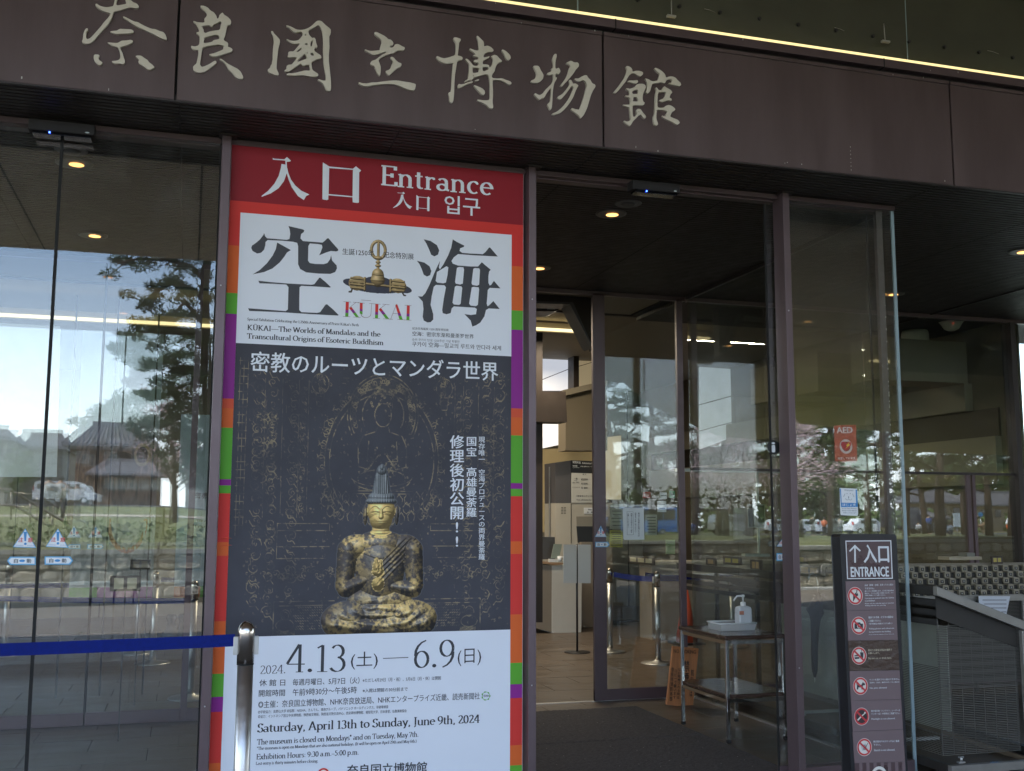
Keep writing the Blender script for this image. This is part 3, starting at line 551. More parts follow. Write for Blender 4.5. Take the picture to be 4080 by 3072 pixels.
# ---- canopy over the forecourt (seen in the glass)
CAN = mat('canopy_underside', (.56, .45, .375), .45, .1, var=.06, vscale=2)
can = thing('canopy', 'deep pale roof slab reaching out over the forecourt, seen mirrored in the glass', 'canopy', (2, 2, 5.0))
obj('underside', MB().add([(-16, -2.9, 5.0), (1.0, -2.9, 5.0), (11, 5.44, 5.0), (-16, 5.44, 5.0), (-16, -2.9, 5.25), (1.0, -2.9, 5.25), (11, 5.44, 5.25), (-16, 5.44, 5.25)], [(0, 3, 2, 1), (4, 5, 6, 7), (0, 1, 5, 4), (1, 2, 6, 5), (2, 3, 7, 6), (3, 0, 4, 7)]), CAN, can)
m = MB(); pg = [(11, 5.44), (1.0, -2.9), (10.4, -6.9), (13.5, -12), (21, -22), (36, -28), (60, -30), (60, 5.44)]
m.add([(x, y, 5.0) for x, y in pg]+[(x, y, 5.25) for x, y in pg], [tuple(range(8)), tuple(range(8, 16))[::-1]]+[(i, (i+1) % 8, 8+(i+1) % 8, 8+i) for i in range(8)])
obj('right_wing', m, mat('wing_soffit', (.32, .245, .205), .6, var=.1, vscale=1), can)
for k in range(-7, 1):
    obj('joint', bx(k*1.9-.01, k*1.9+.012, -2.9, 5.4, 4.997, 4.9995), BLACK, can)
for (x, y) in ((-1.24, -1.9), (3.4, -1.9)):
    mm = MB().lathe(x, y, [(.10, 4.985), (.10, 4.998)], 20); mm.cur = 1; mm.lathe(x, y, [(.04, 4.983), (.04, 4.9845)], 16)
    obj('downlight', mm, [ALU, emis('lamp_warm', (1, .55, .25), .8)], can)

# ---- posts and head rails
posts = []
POSTN = ['dark bronze door post left of the red and white poster', 'dark bronze door post between the poster and the open doorway', 'dark bronze door post right of the table, beside the entrance sign']
for (x0, x1), lb in zip(((.10, .148), (1.843, 1.888), (3.527, 3.573)), POSTN):
    t = thing('door_post', lb, 'post', ((x0+x1)/2, 5.86, 0), 'bronze door posts of the entrance')
    obj('shaft', bx(x0, x1, YM, 5.925, 0, ZS-.002), BRONZE, t, bevel=.002)
    obj('top_plate', bx(x0-.016, x1+.03, YM-.02, YM+.09, ZS-.012, ZS-.003), BRONZE_D, t)
    m = MB()
    for z in (.62, 2.8): m.ball((x0+.02, YM, z+x0*.02), (.004, .002, .004), 8, 6)
    obj('screw', m, ALU, t)
hr = thing('head_rail', 'dark bronze rail running along the top of the doors', 'rail', (2, 5.88, 3.6))
for a, b in ((-6, .098), (.150, 1.841), (1.890, 3.525), (3.575, 4.40)):
    obj('rail', MB().box(a, b, 5.855, 5.90, 3.603, 3.634).box(a, b, 5.90, 5.96, 3.595, 3.634), BRONZE, hr, bevel=.0015)

# ---- glass of the front
BLUEG = GLASS
def leaf(lb, x0, x1, y, z0, z1, g=GLASS, rail=.1, stile=None, name='glass_door', cat='door', edge=True, group=None, botm=BRONZE):
    t = thing(name, lb, cat, ((x0+x1)/2, y, z0), group)
    obj('pane', bx(x0, x1, y-.005, y+.005, z0+rail, z1), g, t)
    if rail: obj('bottom_rail', bx(x0, x1, y-.018, y+.018, z0+.004, z0+rail), botm, t, bevel=.002)
    if edge:
        for x in (x0, x1): obj('edge_strip', bx(x-.004, x+.004, y-.007, y+.007, z0+.004, z1), BLACK, t)
    if stile:
        for a, b in stile: obj('stile', bx(a, b, y-.02, y+.02, z0+.004, z1), BRONZE, t, bevel=.002)
    return t
leaf('left one of the two closed glass door leaves, cut by the photo edge', -2.2, -.712, YG, 0, 3.6)
leaf('closed glass door leaf next to the poster, with two warning stickers', -.704, .095, YG, 0, 3.6)
leaf('open glass door leaf slid aside right behind the third bronze post', 3.478, 4.24, 5.945, 0, 3.59)
fx = leaf('fixed glass pane behind the entrance sign with a service dog sticker', 3.58, 4.372, YG, 0, 3.6, edge=False)
obj('edge_strip', bx(4.373, 4.395, YG-.006, YG+.006, .0, 3.6), EDGE, fx)
obj('stile', bx(4.272, 4.318, 5.885, 5.915, .09, 3.6), mat('stile_worn', (.13, .11, .105), .5, .3, var=.2, vscale=30), fx)
sd_ = MB()
for i in range(60): z = rng.uniform(.9, 3.0); sd_.box(4.314, 4.3195, 5.8838, 5.8852, z, z+rng.uniform(.002, .015))
obj('paint_chip', sd_, mat('chip', (.5, .48, .45), .7), fx, kind='stuff')
# side glass between lobby porch and rack bay
sg = thing('side_glass', 'glass side wall of the porch between doors and umbrella racks', 'glass wall', (XW, 7.4, 0))
obj('pane', bx(XW-.004, XW+.004, 5.96, 8.93, .014, 3.61), GLASS_IN, sg)
# inner glass line
leaf('inner glass door leaf behind the table, with paper notice', 3.452, 4.33, YI, 0, 3.62, GLASS_IN, .10, stile=((3.452, 3.568), (4.285, 4.345)), edge=False)
leaf('inner glass door leaves seen through the left glass', -4.5, -.70, YI, 0, 3.62, GLASS_IN, .10)
leaf('inner glass door leaf seen left of the poster post', -.69, 1.2, YI, 0, 3.62, GLASS_IN, .10, stile=((.0, .05),))
ih = thing('inner_head_rail', 'dark rail above the inner glass doors', 'rail', (2, YI, 3.6))
obj('rail', bx(-6, 4.375, YI-.02, YI+.03, 3.60, 3.638), BRONZE, ih)
bg_ = thing('bay_glass', 'tall glass wall behind the umbrella racks mirroring trees and a house', 'glass wall', (7, YI, 0))
GLM = glassmat('mirror_like_glass', (.80, .84, .82), 1.75)
xs = [4.40, 6.3, 8.14, 10.2, 12.2]
for a, b in zip(xs[:-1], xs[1:]): obj('pane', bx(a+.01, b-.01, YI-.005, YI+.005, .08, 3.60), GLM, bg_)
obj('head', bx(4.4, 12.2, YI-.03, YI+.03, 3.60, 3.636), BRONZE, bg_); obj('sill', bx(4.4, 12.2, YI-.03, YI+.03, 0, .08), BRONZE, bg_)
p = onY(4040, 1700, YI)[0]
obj('mullion', bx(p-.03, p+.03, YI-.06, YI+.08, .08, 3.60), BRONZE_D, bg_)
zt = onY(3700, 1885, YI)[2]
obj('transom', bx(4.42, 10, YI-.02, YI+.02, zt-.012, zt+.012), BRONZE_D, bg_)
xa, xb = onY(3848, 2050, YI)[0], onY(3884, 2050, YI)[0]
obj('door_stile', MB().box(xa, xa+.05, YI-.03, YI-.008, .08, zt-.013).box(xb-.035, xb, YI-.03, YI-.008, .08, zt-.013), BRONZE, bg_)

# ---- lobby behind
BEIGE = mat('wall_beige', (.25, .22, .165), .7, var=.05, vscale=1.2)
OLIVE = mat('wall_olive', (.15, .125, .085), .7, var=.06, vscale=1.2)
DARKB = mat('dark_brown_steel', (.030, .022, .018), .5, .2, var=.1)
lw = plain('lobby_wall', bx(-14, 12, 18.5, 18.7, 0, 5.2), BEIGE)
for k in range(-9, 9): obj('panel_joint', bx(k*1.3, k*1.3+.015, 18.49, 18.499, 0, 5.2), DARKB, lw)
lwl = plain('lobby_wall_left', bx(-14.2, -14, 9, 18.7, 0, 5.2), BEIGE)
rw = plain('lobby_wall_right', bx(8.1, 8.3, 9.1, 18.5, 0, 4.2), OLIVE)
obj('wall_band', bx(8.0, 8.099, 9.6, 18, 2.75, 3.05), BEIGE, rw); obj('wall_band', bx(8.02, 8.099, 9.2, 18, 1.95, 2.45), BEIGE, rw)
obj('recess', bx(8.07, 8.0995, 9.2, 18, 2.45, 2.75), DARKB, rw)
lc = plain('lobby_ceiling', MB().box(-14, 4.6, 9.02, 10.3, 3.72, 3.8).box(-14, 8.1, 10.3, 18.5, 3.95, 4.05), BEIGE)
obj('drop', bx(-14, 8.1, 10.3, 10.34, 3.70, 3.949), BRONZE_D, lc)
for i, y in enumerate((9.6, 10.7, 11.8)):
    obj('beam', bx(6.9, 8.05, y, y+.45, 3.05, 3.5), BEIGE if i != 1 else OLIVE, lc)
# header frame with the chamfered corner
hd = thing('chamfered_portal', 'dark steel portal with a slanted corner framing the lobby', 'portal', (3.2, 9.6, 3.2))
m = MB(); prism_px(m, [(2060, 1150), (2366, 1168), (2366, 1395), (2357, 1368), (2283, 1204), (2060, 1196)], 9.6, .12)
obj('lintel', m, DARKB, hd)
m = MB(); prism_px(m, [(2060, 1196), (2283, 1204), (2364, 1385), (2354, 1372), (2271, 1212), (2060, 1206)], 9.55, .25)
obj('trim', m, mat('steel_grey', (.10, .10, .105), .35, .5), hd)
ac = thing('air_curtain', 'black box-shaped air curtain unit hanging under the lobby portal', 'air curtain', (2.9, 9.9, 3.4))
m = MB(); prism_px(m, [(2060, 1207), (2234, 1211), (2224, 1236), (2212, 1241), (2060, 1237)], 9.9, .3); obj('housing', m, BLACKP, ac)
m = MB(); quad_px(m, [(2182, 1225), (2214, 1226), (2212, 1233), (2180, 1232)], 9.895); obj('badge', m, mat('badge_grey', (.4, .42, .42), .4), ac)
# light strips of the lobby: they are lamps
def strip(y, x0p, x1p, yp, lb, s):
    a = onY(x0p, yp, y); b = onY(x1p, yp, y)
    t = thing('ceiling_strip_lamp', lb, 'lamp', ((a[0]+b[0])/2, y, a[2]))
    obj('tube', bx(min(a[0], b[0])-(1.2 if x0p > 0 else 0), b[0], y-.04, y+.04, a[2]-.012, a[2]+.012), emis('tube_'+str(s), (1, .80, .42), s*.55), t)
    obj('casing', bx(min(a[0], b[0])-1.22, b[0]+.02, y+.041, y+.08, a[2]-.025, a[2]+.09), BEIGE, t)
strip(12.0, 2100, 2297, 1308, 'bright strip lamp under the pale lobby ceiling, nearer one', .5)
strip(12.0, -300, 870, 1238, 'long yellow strip lamp under the ceiling of the left lobby', .51)
strip(14.2, 2100, 2215, 1345, 'dimmer strip lamp deeper in the lobby ceiling', .22)
def lob_pan(name, lb, cat, pts, y, d, m, **k):
    mm = MB(); prism_px(mm, pts, y, d); o = obj(name, mm, m, None); tag(o, lb, cat); return o
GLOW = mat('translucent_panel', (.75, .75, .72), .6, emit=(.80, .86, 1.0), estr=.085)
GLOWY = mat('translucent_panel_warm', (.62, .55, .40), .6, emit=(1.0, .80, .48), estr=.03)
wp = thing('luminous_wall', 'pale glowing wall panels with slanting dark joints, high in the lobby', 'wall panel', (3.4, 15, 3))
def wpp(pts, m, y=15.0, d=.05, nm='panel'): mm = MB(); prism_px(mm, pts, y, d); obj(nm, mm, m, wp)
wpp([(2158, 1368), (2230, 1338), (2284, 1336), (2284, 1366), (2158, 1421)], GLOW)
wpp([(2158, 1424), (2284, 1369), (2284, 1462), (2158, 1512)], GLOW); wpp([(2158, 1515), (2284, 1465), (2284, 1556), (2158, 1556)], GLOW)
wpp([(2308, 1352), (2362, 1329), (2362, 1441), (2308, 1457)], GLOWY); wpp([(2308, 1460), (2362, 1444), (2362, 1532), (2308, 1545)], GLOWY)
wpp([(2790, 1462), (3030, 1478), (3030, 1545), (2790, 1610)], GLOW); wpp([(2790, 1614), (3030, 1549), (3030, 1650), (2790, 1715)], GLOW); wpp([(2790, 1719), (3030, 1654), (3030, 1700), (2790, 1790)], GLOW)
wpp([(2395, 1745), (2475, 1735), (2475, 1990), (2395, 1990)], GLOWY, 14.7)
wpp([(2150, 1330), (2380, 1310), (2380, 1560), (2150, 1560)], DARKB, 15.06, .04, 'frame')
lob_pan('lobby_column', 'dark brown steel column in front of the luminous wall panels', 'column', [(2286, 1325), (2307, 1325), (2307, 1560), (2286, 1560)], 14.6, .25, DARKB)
lob_pan('lobby_column', 'tall dark brown column just right of the middle door post', 'column', [(2100, 1313), (2162, 1313), (2162, 2480), (2100, 2480)], 12.6, .2, DARKB)
lob_pan('cross_beam', 'thick dark brown beam crossing below the luminous wall panels', 'beam', [(2100, 1556), (2254, 1560), (2260, 1682), (2100, 1680)], 12.4, .3, DARKB)
lob_pan('balcony_front', 'beige balcony wall with a slanting pale coping', 'balcony', [(2254, 1562), (2420, 1520), (2420, 1795), (2254, 1795)], 13.4, .3, OLIVE)
lob_pan('coping', 'pale coping on top of the lobby balcony wall', 'coping', [(2247, 1553), (2420, 1515), (2420, 1536), (2254, 1576)], 13.3, .45, BEIGE)
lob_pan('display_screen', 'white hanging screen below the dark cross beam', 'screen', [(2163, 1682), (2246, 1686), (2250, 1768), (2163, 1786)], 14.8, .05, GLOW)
YEL = mat('wall_lit_yellow', (.42, .33, .18), .7, var=.08, vscale=2, emit=(1, .72, .32), estr=.012)  # warm light on this wall put into its yellow and a faint glow
lob_pan('ticket_office_wall', 'office wall with warm yellow light put into its colour, behind the ticket machine', 'wall', [(2163, 1790), (2440, 1775), (2440, 2120), (2163, 2120)], 16.6, .1, YEL)
lob_pan('office_shelf', 'dark shelf opening in the yellow office wall', 'shelf', [(2249, 1752), (2302, 1750), (2302, 1797), (2249, 1799)], 16.2, .1, DARKB)
lob_pan('office_monitor', 'dark monitor on the office wall left of the ticket machine', 'monitor', [(2177, 1992), (2213, 1992), (2213, 2050), (2177, 2050)], 15.9, .06, BLACKP)
lob_pan('office_partition', 'narrow glass partition post behind the counter', 'partition', [(2189, 1860), (2192, 1860), (2192, 2140), (2189, 2140)], 15.2, .03, ALU)
# clerk behind the counter: one head and shoulders figure
pc = onY(2196, 2090, 15.6)
ck = tag(obj('person', MB().ball((pc[0], 15.6, pc[2]), (.085, .10, .12), 20, 14).tube([(pc[0], 15.6, pc[2]-.1), (pc[0], 15.6, pc[2]-.2)], [.05, .055], 12).tube([(pc[0], 15.6, pc[2]-.17), (pc[0], 15.6, pc[2]-.24), (pc[0], 15.6, pc[2]-.75)], [.08, .19, .17], 16), mat('skin', (.40, .25, .17), .5), None), 'clerk with dark hair in a pale shirt, seated behind the counter', 'person')
obj('hair', MB().ball((pc[0], 15.615, pc[2]+.03), (.098, .11, .12), 20, 14), mat('hair_black', (.012, .010, .010), .4), ck)
obj('shirt', MB().tube([(pc[0], 15.6, pc[2]-.19), (pc[0], 15.6, pc[2]-.25), (pc[0], 15.6, pc[2]-.76)], [.09, .205, .185], 18), mat('shirt_pale', (.42, .40, .36), .8), ck)
# soft lamps matching the strips
for (x, y, z, e, sx) in ((3.2, 12.0, 3.80, 9, 3.0), (3.4, 14.2, 3.8, 7, 3.0)):
    ld = bpy.data.lights.new('strip_light', 'AREA'); ld.shape = 'RECTANGLE'; ld.size = sx; ld.size_y = .06; ld.energy = e*2.0; ld.color = (1, .84, .62)
    lo = bpy.data.objects.new('strip_light', ld); COL.objects.link(lo); lo.location = (x, y, z)
# ================================================================ the exhibition poster
YP = 5.86
PR = lambda n, c: mat(n, c, .55, 0, spec=.25, bump=.12, bscale=2.2, var=.02, vscale=1.5)
RED_D = PR('ink_dark_red', (.26, .013, .022)); RED = PR('ink_red', (.62, .038, .030)); ORG = PR('ink_orange', (.66, .12, .022)); GRN = PR('ink_green', (.10, .36, .030))
PUR = PR('ink_purple', (.25, .020, .24)); WHI = PR('ink_white', (.73, .755, .82)); INK = mat('ink_black', (.028, .028, .036), .5); ORR = PR('ink_red_orange', (.64, .085, .035))
po = thing('exhibition_poster', 'tall red and white exhibition poster with a seated gilded figure between the two door posts', 'poster', (1.0, YP, 0))
obj('board', bx(.151, 1.828, YP+.002, YP+.008, .02, 3.607), WHI, po)
def band(z0, z1, m, x0, x1, y=YP+.001): obj('colour_band', bx(x0, x1, y, y+.0009, z0, z1), m, po)
zz = lambda py: onY(2060, py, YP)[2]
zl = [z for z in map(zz, (895, 1061, 1237, 1314, 1627, 1663, 1735, 1925, 1948, 1977, 2157, 2207, 2448, 2641, 2726, 2781, 2969, 3049))]+[.14, .02]
cl_ = [RED, ORG, GRN, PUR, ORR, ORG, GRN, PUR, GRN, RED, ORG, RED, ORG, GRN, PUR, RED, ORG, GRN, PUR]
XL, XR = .152, 1.826; WL, WR = .211, 1.7555
obj('header', bx(XL, XR, YP+.0002, YP+.0018, zl[0], 3.606), RED_D, po)
for i, m in enumerate(cl_):
    z1, z0 = zl[i], zl[i+1]
    if i == 0: band(3.2265, z1, m, XL, XR); z1 = 3.2265
    band(z0, z1, m, XL, WL); band(z0, z1, m, WR, XR)
ZT, ZM, ZB = 3.2255, 2.505, .957
obj('white_field', bx(WL, WR, YP, YP+.0016, ZM, ZT), WHI, po); obj('white_field', bx(WL, WR, YP, YP+.0016, .02, ZB), WHI, po)
# film creases at the left edge
m = MB()
for (px, py) in ((876, 2148), (878, 2176)):
    a = onY(px, py, YP-.002); m.tube([tuple(a), (a[0]+.035, a[1], a[2]+.006), (a[0]+.06, a[1]+.001, a[2]+.004)], [.0005, .0022, .0004], 6)
obj('film_crease', m, ORR, po)
# header lettering
hw = MB(); y = YP-.0008
char_mb(hw, 'iri', y, sm=False); char_mb(hw, 'kuchi', y, sm=False)
def tf_small(ax, ay, s, sk):
    return lambda px, py: (ax+(px-1041)*s, ay+(py-625)*s+(px-1041)*sk)
char_mb(hw, 'iri', y, tf=tf_small(1566, 765, .40, -.006), sm=False)
char_mb(hw, 'kuchi', y, tf=lambda px, py: (1658+(px-1283)*.36, 777+(py-647)*.40), sm=False)
text_px(hw, '입구', (1771, 850), (1912, 862), y, h=73, bold=.012)
serif_px(hw, 'Entrance', (1515, 736), (1962, 778), 78, y, T=.125, t=.05, track=.035)
obj('lettering', hw, PR('ink_letter_white', (.74, .77, .82)), po)
# title field
tk = MB(); y = YP-.0006
char_mb(tk, 'sora', y, sm=False); char_mb(tk, 'umi', y, sm=False)
TB = .012
text_px(tk, '生誕1250年', (1364, 1014), (1489, 1022), y, h=25, bold=TB); text_px(tk, '記念特別展', (1527, 1027), (1648, 1035), y, h=25, bold=TB)
serif_px(tk, "Special Exhibition Celebrating the 1,250th Anniversary of Priest Kūkai's Birth", (985, 1276), (1430, 1300), 10, y, T=.15, t=.06)
serif_px(tk, 'KŪKAI—The Worlds of Mandalas and the', (985, 1314), (1515, 1341), 20, y, T=.15, t=.06)
serif_px(tk, 'Transcultural Origins of Esoteric Buddhism', (984, 1348), (1528, 1375), 20, y, T=.15, t=.06)
text_px(tk, '紀念空海诞辰 1250 周年特别展', (1643, 1313), (1787, 1320), y, bold=TB); text_px(tk, '空海：密宗东渐和曼荼罗世界', (1643, 1338), (1887, 1350), y, bold=TB)
text_px(tk, '승려 쿠카이 탄생 1250주년 기념 특별전', (1642, 1358), (1830, 1367), y); text_px(tk, '쿠카이 空海—밀교의 루트와 만다라 세계', (1642, 1380), (1996, 1397), y, bold=TB)
obj('lettering', tk, INK, po)
# three-colour romanised title
kx = lambda a, b: (1350+a/2.44, 900+b/2.44)
stems = [((68, 738), (98, 740), (62, 880), (92, 883)), ((100, 800), (122, 786), (165, 885), (196, 888)), ((205, 748), (232, 750), (203, 852), (230, 862)), ((355, 757), (385, 760), (352, 898), (380, 900)),
         ((388, 812), (409, 797), (455, 900), (490, 905)), ((548, 768), (568, 762), (590, 910), (622, 913)), ((662, 773), (690, 775), (657, 915), (686, 918))]
def lerp(a, b, t): return (a[0]+(b[0]-a[0])*t, a[1]+(b[1]-a[1])*t)
for mt_, t0_, t1_ in ((RED, 0, .56), (PUR, .56, .75), (GRN, .75, 1)):
    mm = MB()
    for a, b, c, d in stems:
        if a == (100, 800) or a == (388, 812): u0, u1 = max(0, (t0_-.42)/.58), max(0, (t1_-.42)/.58)
        else: u0, u1 = t0_, t1_
        if u1 > u0: quad_px(mm, [kx(*lerp(a, c, u0)), kx(*lerp(b, d, u0)), kx(*lerp(b, d, u1)), kx(*lerp(a, c, u1))], YP-.0006)
    obj('title_letters', mm, mt_, po)
mm = MB(); lay = 0
def thinl(a, b, w=3.2):
    global lay
    lay += 1; a = onY(*kx(*a), YP-.0009-lay*.00012); b = onY(*kx(*b), YP-.0009-lay*.00012); d = (b-a)/np.linalg.norm(b-a); n = np.array([-d[2], 0, d[0]])*w/2.44*.00068
    mm.poly([tuple(a+n), tuple(b+n), tuple(b-n), tuple(a-n)])
for a, b in (((45, 736), (118, 741)), ((40, 880), (112, 884)), ((165, 745), (98, 800)), ((140, 742), (198, 746)), ((140, 886), (212, 891)), ((185, 747), (252, 752)), ((320, 756), (312, 858)), ((295, 754), (345, 758)), ((218, 720), (312, 727)),
             ((330, 757), (405, 762)), ((332, 897), (400, 901)), ((455, 764), (390, 812)), ((425, 761), (492, 767)), ((432, 903), (510, 908)), ((560, 760), (505, 905)), ((488, 905), (525, 908)), ((570, 910), (645, 914)), ((525, 850), (582, 855)),
             ((640, 771), (706, 776)), ((636, 914), (705, 918))): thinl(a, b)
prev = (215, 855)
for k in range(1, 11):
    t = math.pi*(1-k/10); q = (264+48*math.cos(t), 858+34*math.sin(t)); thinl(prev, q, 5 if k < 5 else 3.5); prev = q
obj('title_letters', mm, mat('ink_brown_red', (.16, .045, .05), .5), po)
# bronze ritual set, printed: painted on a fine grid
def noise2(h, w_, cells, seed, octv=4):
    r = np.random.RandomState(seed); o = np.zeros((h, w_)); amp = 1; tot = 0
    for k in range(octv):
        c = cells*2**k; g = r.rand(c+2, c+2); yy = np.linspace(0, c, h); xx = np.linspace(0, c, w_); y0 = yy.astype(int); x0 = xx.astype(int)
        fy = (yy-y0)[:, None]; fx = (xx-x0)[None, :]; fy = fy*fy*(3-2*fy); fx = fx*fx*(3-2*fx)
        a = g[np.ix_(y0, x0)]; b = g[np.ix_(y0, x0+1)]; c2 = g[np.ix_(y0+1, x0)]; d = g[np.ix_(y0+1, x0+1)]
        o += amp*((a*(1-fx)+b*fx)*(1-fy)+(c2*(1-fx)+d*fx)*fy); tot += amp; amp *= .55
    return o/tot
def ell(U, V, cx, cy, rx, ry, h, ang=0):
    a = R(ang); x = (U-cx)*math.cos(a)+(V-cy)*math.sin(a); y_ = -(U-cx)*math.sin(a)+(V-cy)*math.cos(a)
    q = 1-(x/rx)**2-(y_/ry)**2
    return np.where(q > 0, h*np.sqrt(np.maximum(q, 0)), -1.)
def cap(U, V, a, b, r0, r1, h):
    d = (b[0]-a[0], b[1]-a[1]); L2 = d[0]**2+d[1]**2; t = np.clip(((U-a[0])*d[0]+(V-a[1])*d[1])/L2, 0, 1)
    dist = np.hypot(U-a[0]-t*d[0], V-a[1]-t*d[1]); r = r0+(r1-r0)*t; q = 1-(dist/r)**2
    return np.where(q > 0, h*np.sqrt(np.maximum(q, 0))*r/max(r0, r1), -1.)
def shade(H, px, light=(-.45, -.6, .75), amb=.28):
    gy, gx = np.gradient(H, px); n = np.stack([-gx, -gy, np.ones_like(H)], -1); n /= np.linalg.norm(n, axis=-1, keepdims=True)
    l = np.array(light); l = l/np.linalg.norm(l); d = np.clip((n*l).sum(-1), 0, 1); hv = l+np.array([0, 0, 1.]); hv /= np.linalg.norm(hv)
    sp_ = np.clip((n*hv).sum(-1), 0, 1)**18
    return amb+(1-amb)*d, sp_
h_, w_ = 190, 250                       # 250 x 190 points
U, V = np.meshgrid(np.linspace(-1.25, 1.25, w_), np.linspace(-1.1, .8, h_)); px_ = 2.5/w_
parts_g = [cap(U, V, (0, -.35), (0, -.05), .05, .055, .06), ell(U, V, 0, -.30, .09, .05, .09), ell(U, V, 0, -.18, .11, .05, .1), ell(U, V, 0, .0, .13, .07, .12), cap(U, V, (0, .12), (0, .30), .21, .25, .2), ell(U, V, 0, .12, .22, .07, .2), ell(U, V, 0, .31, .26, .09, .22),
           cap(U, V, (0, -.95), (0, -.48), .045, .05, .06), ell(U, V, 0, -.45, .16, .07, .1)]
for s in (-1, 1):
    for k in range(10):
        t0, t1 = k/10*math.pi, (k+1)/10*math.pi
        parts_g.append(cap(U, V, (s*.25*math.sin(t0), -.72-.30*math.cos(t0)), (s*.25*math.sin(t1), -.72-.30*math.cos(t1)), .055, .055, .05))
    cx = s*.72
    parts_g += [ell(U, V, cx, .46, .31, .25, .05, s*6), cap(U, V, (cx-.25, .42), (cx+.25, .44), .04, .04, .13), cap(U, V, (cx-.22, .50), (cx+.24, .52), .045, .045, .16), cap(U, V, (cx-.22, .30), (cx+.22, .31), .038, .038, .12), cap(U, V, (cx-.22, .62), (cx+.22, .63), .038, .038, .12), cap(U, V, (cx-s*.26, .28), (cx-s*.26, .66), .05, .05, .14)]
parts_g.append(cap(U, V, (-.45, .46), (.45, .50), .045, .045, .12))
G_ = np.max(parts_g, 0)
tray = np.max([ell(U, V, 0, .50, 1.05, .26, .04), ell(U, V, 0, .42, .55, .24, .05), ell(U, V, -.85, .47, .38, .14, .03, 8), ell(U, V, .85, .55, .38, .14, .03, 8)], 0)
legs_ = np.max([cap(U, V, (-.9, .66), (-.93, .76), .03, .03, .03), cap(U, V, (-.93, .76), (-1.0, .77), .03, .03, .03), cap(U, V, (.9, .70), (.95, .77), .03, .03, .03), cap(U, V, (.95, .77), (1.0, .78), .03, .03, .03)], 0)
img = np.ones((h_, w_, 3))*np.array([.73, .755, .82]); sh, sp_ = shade(np.where(tray > 0, tray, 0), px_); nz = noise2(h_, w_, 14, 4)
m_ = tray > 0; img[m_] = (np.array([.035, .036, .05])*(.6+.8*sh[..., None]+nz[..., None]*.5))[m_]
m_ = legs_ > 0; img[m_] = (.07, .06, .055)
sh, sp_ = shade(np.where(G_ > 0, G_, 0), px_); gold = np.array([.36, .25, .11])*(sh[..., None]**1.6*1.25)*(.55+.9*nz[..., None])+sp_[..., None]*np.array([.35, .28, .18])
m_ = G_ > 0; img[m_] = gold[m_]
ct = XZ(1506, 1080, YP); sx = (XZ(1645, 1088, YP)[0]-XZ(1366, 1070, YP)[0])/2.5
# sheared to the slope of the print is not needed: the print is level in the place
raster('printed_ritual_set', img[:, :], ct[0]-1.25*sx, ct[0]+1.25*sx, ct[1]-.8*sx*1.06, ct[1]+1.1*sx*1.06, YP-.0004, po)

# ---- dark picture field: gold line drawing on dark cloth, seated gilded figure in front
N = 620
U, V = np.meshgrid(np.linspace(0, 1, N), np.linspace(0, 1, N)); px_ = 1/N
nz = noise2(N, N, 10, 1, 5); nf = noise2(N, N, 60, 2, 3); cloth = .5+.5*np.sin(V*1900)*.25
img = np.array([.054, .054, .066])[None, None]*(.82+.36*nz[..., None])*(1+.05*cloth[..., None])
ln = np.zeros((N, N))
def seg(pts, wd=1.0, a=1.0, mir=True, jit=.0):
    P_ = np.array(pts, float)
    d = np.hypot(*(P_[1:]-P_[:-1]).T); 
    for k in range(len(P_)-1):
        n = max(2, int(d[k]*N*1.6)); t = np.linspace(0, 1, n)[:, None]; q = P_[k]*(1-t)+P_[k+1]*t
        for mm_ in ((1, -1) if mir else (1,)):
            x = .52+(q[:, 0]-.52)*mm_ if True else q[:, 0]; yv = q[:, 1]
            ix = np.clip((x*(N-1)).round().astype(int), 0, N-1); iy = np.clip((yv*(N-1)).round().astype(int), 0, N-1)
            np.maximum.at(ln, (iy, ix), a)
            if wd > 1: np.maximum.at(ln, (iy, np.clip(ix+1, 0, N-1)), a*.8)
def arc(cx, cy, rx, ry, a0, a1, **k):
    n = 40; seg([(cx+rx*math.cos(R(a0+(a1-a0)*i/n)), cy+ry*math.sin(R(a0+(a1-a0)*i/n))) for i in range(n+1)], **k)
def curl(cx, cy, r, s=1, a0=0, turns=1.4, **k):
    n = 26; seg([(cx+s*r*(1-i/n*.85)*math.cos(a0+i/n*turns*2*math.pi), cy+r*(1-i/n*.85)*math.sin(a0+i/n*turns*2*math.pi)) for i in range(n+1)], **k)
rg = random.Random(8)
for r in (.128, .118, .075): arc(.52, .235, r, r*1.15, 150, 390, wd=1.3)
for k in range(26):
    t = R(160+k*8.5); curl(.52+.105*math.cos(t), .235+.122*math.sin(t), .013, 1, t, 1.3)
for rx in (.205, .188): arc(.52, .40, rx, rx*1.28, 140, 400, wd=1.3)
for k in range(30):
    t = R(135+k*9.2); curl(.52+.215*math.cos(t), .40+.27*math.sin(t), .016, 1, t, 1.1); 
arc(.52, .235, .030, .042, 0, 360, mir=False, wd=1.4)                               # generic haloed figure, outline only
for k in range(5): arc(.52, .175-k*.006, .036-k*.004, .02, 180, 360, mir=False)
for k in range(60): x, y_ = .52+rg.gauss(0, .025), .13+abs(rg.gauss(0, .035)); curl(x, y_, .005, 1, rg.random()*6, 1, mir=False, a=.9)
seg([(.50, .28), (.495, .295), (.45, .31), (.432, .35), (.435, .42), (.47, .43), (.505, .38)], wd=1.5); seg([(.47, .33), (.465, .40), (.50, .40)], wd=1.3)
arc(.52, .46, .085, .03, 180, 360); arc(.52, .47, .10, .035, 0, 180, wd=1.3); arc(.52, .455, .11, .035, 0, 180)
for k in range(70): x, y_ = .52+rg.gauss(0, .05), .33+rg.random()*.13; curl(x, y_, .004, 1, rg.random()*6, .8, mir=False, a=.8)
